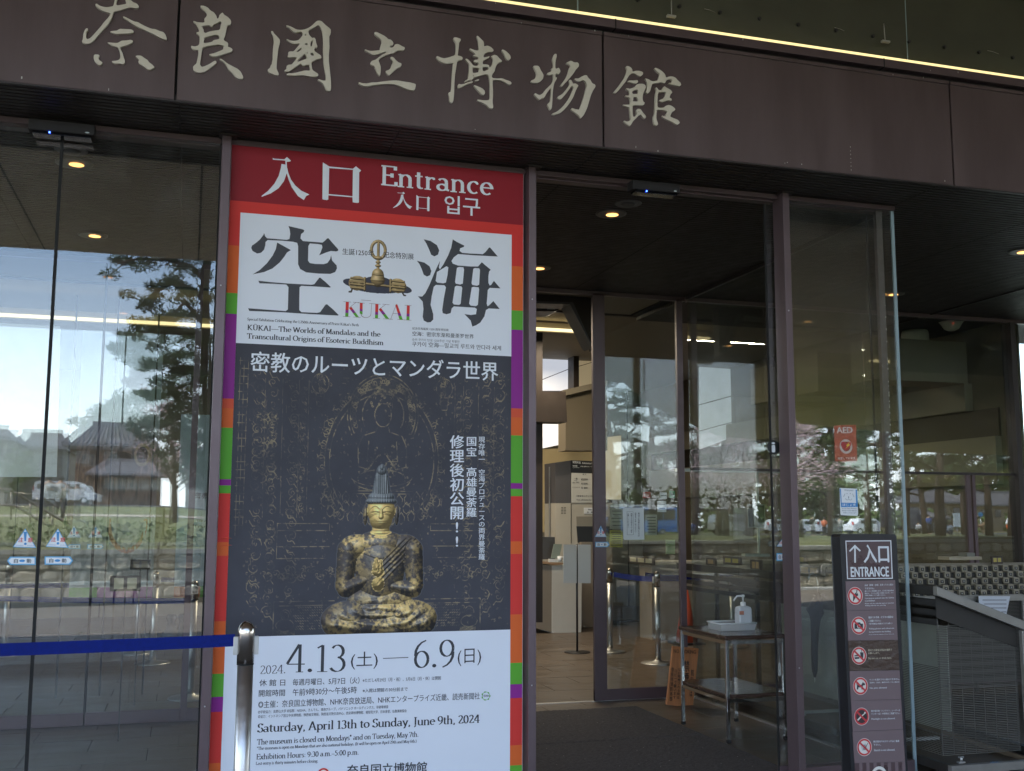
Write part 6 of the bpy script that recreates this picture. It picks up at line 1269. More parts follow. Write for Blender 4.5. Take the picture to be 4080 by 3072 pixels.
for i in range(nrow): t_ = i/(nrow-1); x = 4.52+.46*t_; z = 1.10-.19*t_-.02; m.box(x-.012, x+.012, 5.70, 8.6, z-.03, z)
obj('lock_rail', m, RK, ra)
# perforated end sheet: a fine mesh
m = MB(); zt2 = lambda x: 1.10-(x-4.41)*.376-.10
for k in range(74):
    z = .16+k*.0105
    x1_ = min(5.0, 4.41+(1.0-z)/.376) if z > zt2(5.0) else 5.0
    if x1_ > 4.45: m.box(4.42, x1_, 5.655, 5.658, z, z+.0042)
for k in range(8): x = 4.43+k*.08; m.box(x, x+.003, 5.6585, 5.6605, .16, zt2(x))
obj('mesh_screen', m, MATS['mesh_metal'], ra, kind='stuff')
obj('end_upper_plate', MB().hexa([(4.42, 5.65, .98), (5.01, 5.65, .78), (5.01, 5.655, .78), (4.42, 5.655, .98), (4.42, 5.65, 1.12), (5.01, 5.65, .90), (5.01, 5.655, .90), (4.42, 5.655, 1.12)]), RK, ra)
# drip tray on castors
tr = thing('drip_tray', 'long metal-framed drip tray with a brown board, under the umbrella rack', 'tray', (4.8, 7.2, 0))
obj('front_bar', bx(4.405, 5.6, 5.555, 5.59, .072, .122), RKL, tr, bevel=.002); obj('side_bar', bx(4.405, 4.44, 5.592, 9.2, .072, .122), RK, tr, bevel=.002); obj('side_bar', MB().bar((5.08, 5.60, .14), (5.42, 9.0, .14), .04, .06), RK, tr)
obj('inner_bar', MB().bar((5.0, 5.60, .115), (5.28, 8.6, .115), .025, .03), mat('bar_rusty', (.14, .105, .07), .6, .2, var=.2), tr); obj('board', bx(4.442, 5.06, 5.592, 8.9, .080, .094), TRW, tr)
for y_ in (6.35, 7.45, 8.45): obj('cross_bar', bx(4.442, 4.95, y_, y_+.028, .096, .116), mat('bar_white', (.42, .42, .40), .5), tr)
for (x, y_) in ((4.52, 5.61), (4.46, 7.36), (4.46, 7.26)): obj('clip', MB().box(x-.025, x+.02, y_-.01, y_+.012, .123, .132).tube([(x, y_, .132), (x, y_, .158)], .008, 10).box(x-.018, x+.014, y_-.006, y_+.006, .152, .162), ALU, tr)
for y_ in (5.72, 8.9):
    for x in (4.47, 5.0):
        obj('castor', MB().tube([(x-.014, y_, .035), (x+.014, y_, .035)], .035, 18), BLACKP, tr)
obj('castor', MB().tube([(4.425, 8.62, .05), (4.46, 8.62, .05)], .05, 20), BLACKP, tr)
mm = MB(); text_px(mm, 'HK21', (3947, 3041), (3977, 3039), 5.5548, h=7, bold=.03); obj('lettering', mm, mat('ink_blue', (.08, .14, .22), .5), tr)
# number plates: hang on the rack
def plate(lb, x, y0, y1, z0, z1, n, yel, face='x'):
    t = thing('number_plate', lb, 'number plate', (x, (y0+y1)/2, z0), 'dark-framed number plates on the umbrella racks')
    if face == 'x':
        obj('frame', bx(x-.012, x, y0, y1, z0, z1), mat('plate_frame', (.030, .018, .014), .5), t, bevel=.001); obj('card', bx(x-.014, x-.0121, y0+.02, y1-.02, z0+.012, z1-.012), mat('plate_card', (.10, .075, .065), .5), t)
        for k in range(n): a = y0+.03+(y1-y0-.06)*(k+.12)/n; b = y0+.03+(y1-y0-.06)*(k+.88)/n; obj('number_square', bx(x-.0155, x-.0141, a, b, z0+.016, z1-.016), yel, t)
    else:
        obj('frame', bx(y0, y1, x-.012, x, z0, z1), MATS['plate_frame'], t, bevel=.001); obj('card', bx(y0+.012, y1-.012, x-.014, x-.0121, z0+.012, z1-.012), MATS['plate_card'], t)
        for k in range(n): a = y0+.015+(y1-y0-.03)*(k+.14)/n; b = y0+.015+(y1-y0-.03)*(k+.86)/n; obj('number_square', bx(a, b, x-.0155, x-.0141, z0+.016, z1-.016), yel, t)
SQY = mat('square_yellow', (.45, .36, .08), .5); SQO = mat('square_orange', (.42, .26, .10), .5); SQC = mat('square_cream', (.52, .47, .32), .5)
plate('number plate on the rack nearest the third post, upper one', 4.445, 7.10, 7.40, 1.245, 1.31, 2, SQY); plate('number plate with two orange squares right of the third post', 4.445, 6.92, 7.22, 1.165, 1.238, 2, SQO); plate('number plate beside the umbrella handle', 4.445, 6.55, 6.86, 1.12, 1.205, 2, SQO)
plate('number plate with yellow squares under the notice stand', 4.445, 8.10, 8.42, 1.195, 1.262, 2, SQY); plate('number plate with orange squares right of the notice stand', 4.445, 7.77, 7.95, 1.165, 1.25, 2, SQO); plate('small number plate behind the gel bottle spout', 4.445, 8.55, 8.74, 1.172, 1.24, 1, SQO); plate('number plate with cream squares near the paper notice', 4.445, 9.85, 10.5, 1.125, 1.2, 3, SQC)
kn = MB()
for k in range(18):
    y_ = 5.9+k*.19; kn.ball((4.444, y_, 1.15), (.006, .012, .014), 8, 6)
obj('lock_knob', kn, mat('knob_pale', (.45, .43, .38), .4), ra, kind='stuff')
# left glass: two small frames on the belt posts
for lb, pts, yy in (('dark red framed plate with two beige squares behind the left glass', [(440, 2294), (565, 2294), (560, 2354), (440, 2352)], 8.3), ('smaller dark framed plate with two brown squares above it', [(520, 2229), (601, 2230), (599, 2268), (518, 2267)], 9.8)):
    a = onY(*pts[0], yy); b = onY(*pts[2], yy); plate(lb, yy, a[0], b[0], b[2], a[2], 2, SQC if yy < 9 else mat('square_brown', (.20, .15, .08), .5), 'y')
    zc = b[2]; obj('stand_rod', bx((a[0]+b[0])/2-.004, (a[0]+b[0])/2+.004, yy+.002, yy+.010, .0, zc), mat('rod_dark', (.05, .05, .05), .5), [o for o in COL.objects if o.name.startswith('number_plate') and o.type == 'EMPTY'][-1])
# rack B facing the doors: rows of locks
rb_ = thing('umbrella_rack', 'umbrella rack facing the camera with five rows of small locks', 'umbrella rack', (7, 8.1, 0))
x0, x1 = onY(3640, 2330, 7.9)[0]-.5, 9.4
rows_px = [(2352, 7.90), (2331, 8.02), (2304, 8.15), (2279, 8.28), (2255, 8.41)]
lk = None; nl = 0
for j, (py, yy) in enumerate(rows_px):
    z = zpx(3900, py, yy)
    obj('lock_rail', bx(x0, x1, yy+.032, yy+.05, z-.05, z+.002), RK, rb_)
    if j < 5:
        for k in range(int((x1-x0)/.115)):
            x = x0+.04+k*.115+(.05 if j % 2 else 0)
            if lk is None:
                q = MB().box(-.030, .030, -.035, .03, -.045, .006); q.cur = 1; q.box(-.016, .016, -.037, -.0355, -.036, -.010); q.box(.034, .078, -.02, .03, -.06, -.002); q.cur = 2; q.box(-.006, .006, -.0385, -.0372, -.028, -.016); lk0 = obj('lock', q, [mat('lock_beige', (.27, .24, .18), .45, .2, var=.15), mat('lock_dark', (.012, .011, .010), .5), mat('lock_key', (.3, .3, .3), .3, .8)], None); lk = lk0.data; bpy.data.objects.remove(lk0)
            o = bpy.data.objects.new('lock', lk); COL.objects.link(o); o.parent = rb_; o.location = (x-7, yy-8.1, z); nl += 1
z0_ = zpx(3900, 2383, 7.86); obj('front_rail', bx(x0, x1, 7.84, 7.88, z0_-.028, z0_+.028), RKL, rb_, bevel=.002)
obj('back_board', bx(x0, x1, 8.50, 8.53, zpx(3900, 2245, 8.5)-.1, zpx(3900, 2243, 8.5)), mat('rail_beige', (.22, .19, .14), .5), rb_)
for x in (x0+.05, x0+1.6, x1-.05): obj('leg', bx(x-.015, x+.015, 7.86, 7.89, 0, z0_-.03), RKL, rb_); obj('leg', bx(x-.015, x+.015, 8.5, 8.53, 0, 1.0), RK, rb_)
m = MB()
for k in range(60): m.box(x0+.08, x1-.08, 7.90, 7.903, .15+k*.012, .155+k*.012)
obj('mesh_screen', m, MATS['mesh_metal'], rb_, kind='stuff'); obj('back_sheet', bx(x0+.02, x1, 8.45, 8.46, .1, 1.0), RK, rb_)
t = thing('shelf_board', 'beige board lying on top of the far umbrella rack', 'board', tuple(onY(3830, 2226, 8.6))); a = onY(3765, 2222, 8.6); b = onY(3895, 2231, 8.6); obj('board', bx(a[0], b[0], 8.54, 8.70, a[2]-.02, a[2]+.01), mat('board_beige', (.36, .31, .22), .5), t)
t = thing('plastic_box', 'small grey box on the beige board by the door stile', 'box', tuple(onY(3855, 2218, 8.6))); a = onY(3842, 2215, 8.6); b = onY(3874, 2222, 8.6); obj('body', bx(a[0], b[0], 8.56, 8.68, a[2]-.03, a[2]+.03), mat('box_grey', (.18, .18, .15), .6), t)
poster_small('white instruction sheet fixed under the far umbrella rack rail', [(3900, 2375), (4025, 2376), (4005, 2470), (3900, 2470)], 7.80, mat('instr_white', (.55, .57, .62), .5), lines=5)
plate('number plate standing on the far umbrella rack', 8.40, onY(3946, 2220, 8.4)[0], onY(3992, 2244, 8.4)[0], zpx(3970, 2246, 8.4), zpx(3970, 2216, 8.4), 2, SQY, 'y')
# ---- black umbrella
ub = thing('umbrella', 'furled black umbrella with a curved handle hanging on the rack beside the sign', 'umbrella', (4.42, 6.95, 1.2))
yu = 6.9; U_ = lambda a, b: tuple(onY(3050+a/2.027, 2250+b/2.027, yu))
hk = [U_(352, 130), U_(350, 100), U_(362, 78), U_(385, 70), U_(405, 82), U_(420, 110)]
obj('handle', MB().tube(hk[:5]+[U_(414, 100)], .006, 10), mat('handle_grey', (.30, .32, .32), .25, .6), ub)
obj('shaft', MB().tube([U_(414, 100), U_(424, 160), U_(420, 230)], .0045, 8), STEEL, ub)
p_ = [U_(420, 222), U_(415, 290), U_(400, 360), U_(405, 400), U_(404, 450), U_(400, 560), U_(398, 700), U_(400, 850), U_(398, 910)]
cm = MB(); rr_ = [.010, .030, .052, .050, .030, .024, .022, .017, .006]; n = 22; base = 0; ring = []
for i, (p0_, r_) in enumerate(zip(p_, rr_)):
    ring.append(len(cm.v))
    for j in range(n): t_ = 2*math.pi*j/n; k = r_*(1+.22*math.sin(t_*8+i*.9)+.12*math.sin(t_*3+i)); cm.v.append((p0_[0]+k*math.cos(t_), p0_[1]+k*math.sin(t_), p0_[2]+(.018*math.sin(t_*8+i) if i == 3 else 0)))
for i in range(len(p_)-1):
    for j in range(n): cm.sm = True; cm.face((ring[i]+j, ring[i]+(j+1) % n, ring[i+1]+(j+1) % n, ring[i+1]+j))
obj('canopy', cm, mat('umbrella_black', (.004, .004, .005), .6, bump=.2, bscale=90, spec=.2), ub)
obj('tip', MB().tube([U_(398, 905), U_(399, 950)], [.004, .0025], 8), STEEL, ub)
m = MB()
for k in range(5): m.tube([U_(385-k*2, 245+k*26), U_(415, 255+k*26), U_(452+k, 240+k*28)], .0022, 5)
obj('strap', m, mat('silver_print', (.35, .36, .36), .4), ub)

# ---- banners hanging inside the left lobby
bn = thing('hanging_banner', 'large pale exhibition banner with robe and bead picture, inside the left lobby', 'banner', tuple(onY(450, 2380, 11.2)))
yb_ = 11.2; a = onY(330, 1325, yb_); b = onY(640, 2385, yb_); a2 = onY(650, 1325, yb_)
x0, x1, z1, z0 = a[0], onY(632, 1800, yb_)[0], a[2], b[2]
n1, n2 = 150, 300; U, V = np.meshgrid(np.linspace(0, 1, n1), np.linspace(0, 1, n2)); nz = noise2(n2, n1, 5, 21, 5); n_f = noise2(n2, n1, 30, 22, 3)
im = np.ones((n2, n1, 3))*np.array([.40, .46, .50])
fold = .5+.5*np.sin((U*1.5+V*.9+nz*1.3)*26); rob = np.clip((V-.30)*6, 0, 1)*np.clip((.74-V)*5, 0, 1)
rc = np.array([.26, .15, .11])*(.5+fold[..., None]*.9); pale = np.array([.44, .42, .40])*(.8+.3*fold[..., None])
im = im*(1-rob[..., None])+rc*rob[..., None]; low = np.clip((V-.66)*9, 0, 1)*(V < .93); im = im*(1-low[..., None]*.85)+pale*low[..., None]*.85
hx = np.hypot((U-.55)/.20, (V-.50)/.05) < 1; im[hx] = np.array([.10, .075, .05]); hx2 = np.hypot((U-.80)/.10, (V-.46)/.045); im[(hx2 < 1)] = (.35, .25, .10); im[(hx2 < .7)] = (.08, .06, .045)
bd_ = np.abs(np.hypot((U-.66)/.22, (V-.72)/.10)-1) < .10; im[bd_ & (V > .70) & (n_f > .42)] = (.45, .16, .08)
im[(V > .945) & (V < .985)] = (.55, .58, .62); 
im[V > .955] = GRN.node_tree.nodes['Principled BSDF'].inputs[0].default_value[:3]; im[(V > .955) & (U > .33)] = (.30, .06, .28)
raster('printed_cloth', np.clip(im, .01, .8), x0, x1, z0, z1, yb_, bn, rough=.7, coat=.05); obj('batten', bx(x0, x1, yb_+.005, yb_+.03, z1, z1+.03), ALU, bn)
bn = thing('hanging_banner', 'second banner with pale lower half and an orange and green foot, nearest the poster post', 'banner', tuple(onY(760, 2370, 11.0)))
a = onY(722, 1650, 11.0); b = onY(900, 2378, 11.0); im = np.ones((160, 60, 3))*np.array([.46, .54, .60]); im[150:, :] = (.50, .12, .03); im[150:, 30:] = (.12, .38, .05)
raster('printed_cloth', im, a[0], b[0], b[2], a[2], 11.0, bn, rough=.7, coat=.05)
mm = MB(); text_px(mm, '密教のルーツ', (770, 1985), (960, 1992), 10.995, h=24, bold=.03); text_px(mm, 'KŪKAI — The Worlds', (772, 2080), (960, 2084), 10.995, h=12); text_px(mm, 'Transcultural', (770, 2103), (920, 2106), 10.995, h=12); obj('lettering', mm, INK, bn)
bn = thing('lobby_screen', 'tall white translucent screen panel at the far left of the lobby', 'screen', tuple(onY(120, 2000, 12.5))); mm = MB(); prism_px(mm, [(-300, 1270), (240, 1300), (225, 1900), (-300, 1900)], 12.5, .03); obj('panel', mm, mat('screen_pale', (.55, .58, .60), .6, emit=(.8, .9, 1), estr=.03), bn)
for k in range(4):
    x = -1.05+.36*k; t = thing('lobby_mullion', ['first', 'second', 'third', 'fourth'][k]+' slim dark glass joint in the left lobby', 'post', (x, 10.4, 0)); obj('bar', bx(x-.007, x+.007, 10.4, 10.42, 0, 3.6), DARKB, t)
# low pots with round finials seen in the left glass
for k, (px, pb) in enumerate(((680, 2480), (727, 2478))):
    g = onZ(px, pb+60, 0); t = thing('stone_stand', ('left' if k == 0 else 'right')+' of two dark waisted stands beside the indoor belt post', 'stand', (g[0], g[1], 0), 'dark waisted stands'); obj('body', MB().lathe(g[0], g[1], [(.13, 0), (.12, .05), (.06, .14), (.045, .2), (.07, .26), (.05, .30)], 24), mat('stand_dark', (.035, .035, .035), .6), t)
# ================================================================ the forecourt, lawn and street that the glass mirrors
def RF(px, py, yr, g=YG):      # real place, at depth yr, of something mirrored at a photo point by the glass at y = g
    q = onY(px, py, 2*g-yr); return np.array([q[0], yr, q[2]])
def terr(x, y):
    d = max(0, min(1, (-y-10.4)/80.)); k = max(-1., min(1., (14-x)/16.)); a = 1.8*k if k > 0 else 1.0*k
    return .98+a*d*1.0+.06*math.sin(x*.21)*d+.05*math.sin(y*.17)*d
LAWN = mat('lawn_grass', (.125, .135, .045), .9, 0, var=.5, vscale=.6, bump=.5, bscale=30)
V = []; F = []; nx, ny = 60, 40
for j in range(ny+1):
    for i in range(nx+1):
        x = -70+230*i/nx; y = -10.32-160*(j/ny)**1.5; V.append((x, y, terr(x, y)))
for j in range(ny):
    for i in range(nx): F.append((j*(nx+1)+i, (j+1)*(nx+1)+i, (j+1)*(nx+1)+i+1, j*(nx+1)+i+1))
plain('lawn', MB().add(V, F), LAWN)
V = []; F = []
for i in range(61):
    x = -70+230*i/60
    for y in (-84, -90, -95): V.append((x, y, terr(x, y)+.03))
for i in range(60):
    for j in range(2): F.append((3*i+j, 3*i+j+1, 3*i+4+j, 3*i+3+j))
plain('road', MB().add(V, F), mat('asphalt', (.06, .06, .062), .85, 0, var=.15, vscale=1))
V = []; F = []
for i in range(61):
    x = -70+230*i/60
    for y in (-40, -46): V.append((x, y+3*math.sin(x*.05), terr(x, y)+.025))
for i in range(60): F.append((2*i, 2*i+1, 2*i+3, 2*i+2))
plain('gravel_path', MB().add(V, F), mat('path_sand', (.34, .30, .23), .9, 0, var=.15, vscale=2))
V = [(-400, -160, .5), (500, -160, .5), (500, -400, 1), (-400, -400, 1), (-400, 30, -.4), (500, 30, -.4), (500, -160, -.4), (-400, -160, -.4)]
plain('ground', MB().add(V, [(0, 1, 2, 3), (4, 5, 6, 7)]), mat('far_ground', (.09, .11, .045), .95, 0, var=.2, vscale=.05))
# stone wall, stone by stone
STN = [mat('stone_%s' % n, c, .85, 0, var=.25, vscale=5, bump=.4, bscale=14) for n, c in (('warm', (.30, .27, .21)), ('grey', (.24, .235, .21)), ('pale', (.38, .35, .28)))]
sw = thing('stone_wall', 'low wall of rough stones in front of the lawn, mirrored in the glass', 'wall', (10, -10.3, 0))
obj('core', bx(-34, 72, -10.9, -10.33, 0, .93), mat('wall_core', (.11, .105, .085), .95), sw)
r2 = random.Random(5)
zr = [0, .31, .60, .88]; cnts = 0
def stone(x0, x1, z0, z1, y):
    cx, cz = (x0+x1)/2, (z0+z1)/2; m = MB(); n = 9; a, b = (x1-x0)/2*1.0, (z1-z0)/2*1.0
    P0, P1 = [], []
    for k in range(n):
        t = 2*math.pi*(k+r2.uniform(-.25, .25))/n; s = 1/max(abs(math.cos(t)), abs(math.sin(t)))**.9
        px_, pz = cx+a*s*math.cos(t)*r2.uniform(.92, 1), cz+b*s*math.sin(t)*r2.uniform(.86, 1)
        P0.append((px_, y, pz)); P1.append((cx+(px_-cx)*.86, y+r2.uniform(.04, .09), cz+(pz-cz)*.84))
    m.add(P0+P1, [tuple(range(n, 2*n))[::-1]]+[(k, (k+1) % n, n+(k+1) % n, n+k) for k in range(n)]); return m
for j in range(3):
    x = -13+r2.random()*.3
    while x < 36:
        w_ = r2.uniform(.34, .68)
        if cnts < 292 and (x < 2 or x > 7): obj('stone', stone(x, x+w_, zr[j]+r2.uniform(-.02, .02), zr[j+1], -10.33), r2.choice(STN), sw); cnts += 1
        x += w_
ms = MB()
for j in range(3):
    for (xa, xb) in ((-34, -13), (2, 7), (30, 72)):
        x = xa
        while x < xb: w_ = r2.uniform(.35, .7); q = stone(x, x+w_, zr[j], zr[j+1], -10.331-.0*j); ms.add(q.v, q.f); x += w_
obj('stone_field', ms, STN[0], sw, kind='stuff')
obj('coping', bx(-34, 72, -10.9, -10.22, .90, .98), mat('coping_grey', (.30, .30, .27), .8, var=.15, vscale=3), sw)
plain('kerb', bx(-34, 72, -10.18, -9.9, 0, .05), mat('kerb_white', (.55, .56, .55), .7))
# ---- foliage
def leafmat(n, c, v=.35):
    m = mat(n, c, .75, 0, var=v, vscale=1.7); b = m.node_tree.nodes['Principled BSDF']; b.inputs['Transmission Weight'].default_value = 0; return m
PINE = leafmat('pine_needles', (.040, .066, .022)); PINE2 = leafmat('pine_needles_yellowish', (.095, .10, .022)); BARK = mat('bark', (.055, .040, .030), .9, 0, var=.3, vscale=6, bump=.5, bscale=20)
BLO = leafmat('cherry_blossom', (.46, .33, .36), .35); LEAF = leafmat('leaf_green', (.07, .11, .025))
def tufts(m, c, r, n, rr, size=.12, flat=.55, thin=.16):
    for _ in range(n):
        while True:
            v = Vector((rr.uniform(-1, 1), rr.uniform(-1, 1), rr.uniform(-1, 1)))
            if v.length < 1: break
        p = Vector(c)+Vector((v.x*r, v.y*r, v.z*r*flat)); d = Vector((rr.gauss(0, 1), rr.gauss(0, 1), rr.gauss(0, .7)+.5)).normalized()*size*rr.uniform(.7, 1.3)
        s = d.cross(Vector((rr.gauss(0, 1), rr.gauss(0, 1), rr.gauss(0, 1)))).normalized()*size*thin
        b = len(m.v); m.v += [tuple(p-s), tuple(p+s), tuple(p+d+s*.4), tuple(p+d-s*.4)]; m.face((b, b+1, b+2, b+3))
def make_tree(kind, seed, H, label, fol, group=None):
    rr = random.Random(seed); t = thing({'pine': 'pine_tree', 'cherry': 'cherry_tree', 'leafy': 'broadleaf_tree'}[kind], label, 'tree', (0, 0, 0), group)
    tr_ = MB(); cr_ = MB(); lean = rr.uniform(-.12, .12)
    pts = [(lean*H*(k/6)**1.4+rr.uniform(-.1, .1)*k/6, rr.uniform(-.1, .1)*k/6, H*.92*k/6) for k in range(7)]
    tr_.tube(pts, [H*.026*(1-.8*k/6)+.02 for k in range(7)], 9)
    nb = {'pine': 15, 'cherry': 12, 'leafy': 13}[kind]
    for b in range(nb):
        f = (.32 if kind == 'pine' else .25)+(.66)*b/nb; k = f*6; i = int(k); q = Vector(pts[min(i, 6)]).lerp(Vector(pts[min(i+1, 6)]), k-i)
        a = rr.uniform(0, 6.28)+b*2.4; Lb = H*(.36-.22*f)*rr.uniform(.8, 1.2)*(1.25 if kind != 'pine' else 1); up = {'pine': .10, 'cherry': .7, 'leafy': .55}[kind]
        e = q+Vector((math.cos(a)*Lb, math.sin(a)*Lb, Lb*up*rr.uniform(.3, 1.2))); mid = (q+e)/2+Vector((0, 0, Lb*.08))
        tr_.tube([tuple(q), tuple(mid), tuple(e)], [H*.009, H*.006, H*.002], 6)
        for c in range(4):
            u = .45+.2*c; p = q.lerp(e, min(u, 1.05))+Vector((rr.uniform(-.12, .12), rr.uniform(-.12, .12), rr.uniform(0, .1)))*Lb*1.2
            if kind == 'pine': tufts(cr_, p, H*.055*rr.uniform(.8, 1.3), 60, rr, H*.030, .38, .13)
            elif kind == 'cherry': tufts(cr_, p, H*.10, 75, rr, H*.011, .9, .5)
            else: tufts(cr_, p, H*.085, 85, rr, H*.020, .7, .45)
    tufts(cr_, pts[-1], H*.07, 90, rr, H*.028, .5, .2)
    obj('trunk', tr_, BARK, t); obj('crown', cr_, fol, t); return t
def put(src, px, yr, lb, g=YG, sc=1., rot=0., used={}):
    q = RF(px, 1900, yr, g); loc = (q[0], yr, terr(q[0], yr)-.05)
    if src not in used: used[src] = 1; src.location = loc; src.rotation_euler = (0, 0, rot); src.scale = (sc,)*3; src['label'] = lb; return src
    return dup(src, loc, lb, rotz=rot, scale=sc)
# the near pine whose boughs hang into the left glass
np_ = thing('pine_tree', 'dark pine with drooping boughs against the sky, mirrored beside the poster', 'tree', (0, -13, 1.0)); rr = random.Random(12)
yp = -13.0; rp = lambda px, py, dy=0.: tuple(RF(px, py, yp+dy)); tm = MB(); cm = MB()
trk_ = [rp(865, 2230), rp(850, 2050), rp(838, 1850), rp(832, 1650), rp(822, 1400), rp(815, 1150), rp(835, 950), rp(850, 760)]
trk_[0] = (trk_[0][0], yp, .95); tm.tube(trk_, [.20, .17, .15, .13, .12, .10, .08, .05], 10)
BG = [((820, 1120), [(760, 1060), (660, 1035), (560, 1030), (470, 1050)]), ((822, 1200), [(760, 1150), (690, 1120), (610, 1170), (545, 1225)]), ((825, 1300), [(740, 1200), (690, 1260), (640, 1310), (560, 1330)]), ((826, 1380), [(760, 1330), (680, 1300), (600, 1310)]),
      ((828, 1440), [(740, 1440), (640, 1450), (560, 1450), (515, 1460)]), ((830, 1520), [(770, 1490), (690, 1500), (620, 1540), (560, 1600)]), ((834, 1700), [(760, 1640), (680, 1620), (600, 1560), (480, 1350)][0:3]), ((836, 1660), [(780, 1600), (700, 1560), (560, 1395)][0:2]),
      ((838, 1780), [(760, 1700), (650, 1680), (560, 1690), (430, 1660)]), ((840, 1840), [(760, 1760), (660, 1740), (560, 1700), (440, 1650), (320, 1665)]), ((842, 1560), [(700, 1400), (600, 1370), (480, 1355)]), ((842, 1930), [(780, 1860), (730, 1800)]), ((826, 1350), [(720, 1330), (620, 1345), (520, 1400), (470, 1385)]), ((830, 1500), [(720, 1540), (620, 1600), (520, 1600), (450, 1640)]), ((838, 1640), [(740, 1700), (640, 1745), (540, 1720)]), ((838, 1000), [(760, 960), (650, 940)])]
for st, ch in BG:
    dy = rr.uniform(-1.0, 1.0); pp = [rp(*st)]+[rp(a+rr.uniform(-8, 8), b, dy*(i+1)/len(ch)) for i, (a, b) in enumerate(ch)]
    tm.tube(pp, [.055-.04*i/len(pp) for i in range(len(pp))], 6)
    for i in range(1, len(pp)):
        a, b = Vector(pp[i-1]), Vector(pp[i])
        for u in (.15, .4, .65, .9): tufts(cm, a.lerp(b, u)+Vector((rr.uniform(-.2, .2), rr.uniform(-.35, .35), rr.uniform(-.1, .2))), rr.uniform(.17, .30), 110, rr, .10, .50, .13)
        if rr.random() < .8:
            q = a.lerp(b, .6); e = q+Vector((rr.uniform(-.4, .2), rr.uniform(-.4, .4), rr.uniform(-.45, .35))); tm.tube([tuple(q), tuple(e)], [.02, .008], 5); tufts(cm, e, .24, 110, rr, .10, .5, .13)
obj('trunk', tm, BARK, np_); obj('crown', cm, PINE, np_)
P1 = make_tree('pine', 1, 12, '', PINE, 'pines on the lawn'); P2 = make_tree('pine', 2, 11, '', PINE2, 'pines on the lawn'); P3 = make_tree('pine', 9, 13, '', PINE, 'pines on the lawn')
C1 = make_tree('cherry', 4, 6.8, '', BLO, 'cherry trees in bloom'); B1 = make_tree('leafy', 6, 9, '', LEAF, 'broadleaf trees along the street')
for i, (sr, px, yr, g, sc) in enumerate(((P1, 2450, -40, YI, 1.1), (P3, 2600, -52, YI, 1.0), (P2, 3180, -48, YG, 1.0), (P3, 3310, -56, YG, 1.05), (P1, 3520, -44, YG, 1.1), (P3, 3450, -62, YG, .95), (P2, 3600, -50, YI, 1.05), (P1, 3735, -46, YI, 1.15), (P3, 3835, -58, YI, 1.), (P1, 3930, -50, YI, .95), (P2, 4020, -44, YI, 1.0), (P3, 4110, -54, YI, 1.1), (P1, 2760, -60, YI, 1.), (P2, 3680, -66, YI, 1.1), (P3, 4060, -68, YI, .9))):
    put(sr, px, yr, 'pine %s in the mirrored park, %s' % (['with dark crown', 'with yellowish crown'][sr is P2], ['far left of the doorway view', 'second from the doorway', 'by the third post', 'behind the orange sticker', 'with thick trunk right of the sticker', 'slender one near the white car', 'beside the teal glass edge', 'with straight trunk before the gabled house', 'behind the house gable', 'near the blue disc', 'at the right edge of the photo', 'beyond the right edge', 'behind the table', 'behind the truck', 'deep on the far right'][i]), g, sc, i*1.3)
for i, (px, yr, g, sc) in enumerate(((700, -30, YG, .8), (2890, -40, YI, 1.1), (2860, -33, YI, 1.0))):
    put(C1, px, yr, ['pink cherry tree glimpsed between the left banners', 'tall pink cherry tree mirrored above the table', 'low cherry tree left of the gel bottle'][i], g, sc, i*2.)
for i, (px, yr, g, sc) in enumerate(((40, -99, YG, .62), (690, -98, YG, .85), (60, -60, YG, .3), (2420, -110, YI, 1.3), (2560, -118, YI, 1.4), (2700, -112, YI, 1.3), (2850, -120, YG, 1.4), (3000, -115, YG, 1.5), (3150, -122, YG, 1.4), (3300, -118, YG, 1.5), (3450, -124, YG, 1.5), (3600, -130, YI, 1.5), (3760, -128, YI, 1.4), (3900, -126, YI, 1.5), (4050, -124, YI, 1.4))):
    put(B1, px, yr, 'leafy street tree number %s along the mirrored road' % ['one, by the white house', 'two, behind the stone wall', 'three, low one on the slope', 'four', 'five', 'six', 'seven', 'eight', 'nine', 'ten', 'eleven', 'twelve', 'thirteen', 'fourteen', 'fifteen'][i], g, sc, i*1.7)
wd = MB(); rr = random.Random(71)
for k in range(150):
    x = 4+k*1.35; y = -134+rr.uniform(-9, 9); hh = rr.uniform(3.5, 8.5)
    if x < 14: hh = min(hh, 3)
    for z in range(int(hh/2)+1): tufts(wd, (x+rr.uniform(-1, 1), y, terr(x, y)+1.2+z*2), 2.2, 34, rr, .75, .8, .6)
tag(obj('wood', wd, mat('wood_leaves', (.045, .062, .022), .85, 0, var=.45, vscale=.25), None, kind='stuff'), 'far wooded edge behind the mirrored houses', 'wood')
m = MB(); rr = random.Random(44)
for k in range(60):
    x = -60+k*3.6; y = -105+rr.uniform(-4, 4)
    if -34 < x < 2: continue
    tufts(m, (x, y, terr(x, y)+1.2), 2.4, 60, rr, .5, .8, .5)
for k in range(26): x = -12+k*.6; tufts(m, (x, -11.6, 1.2), .5, 70, rr, .09, .6, .5)
tag(obj('hedge', m, LEAF, None, kind='stuff'), 'green hedge and shrubs along the lawn', 'hedge')
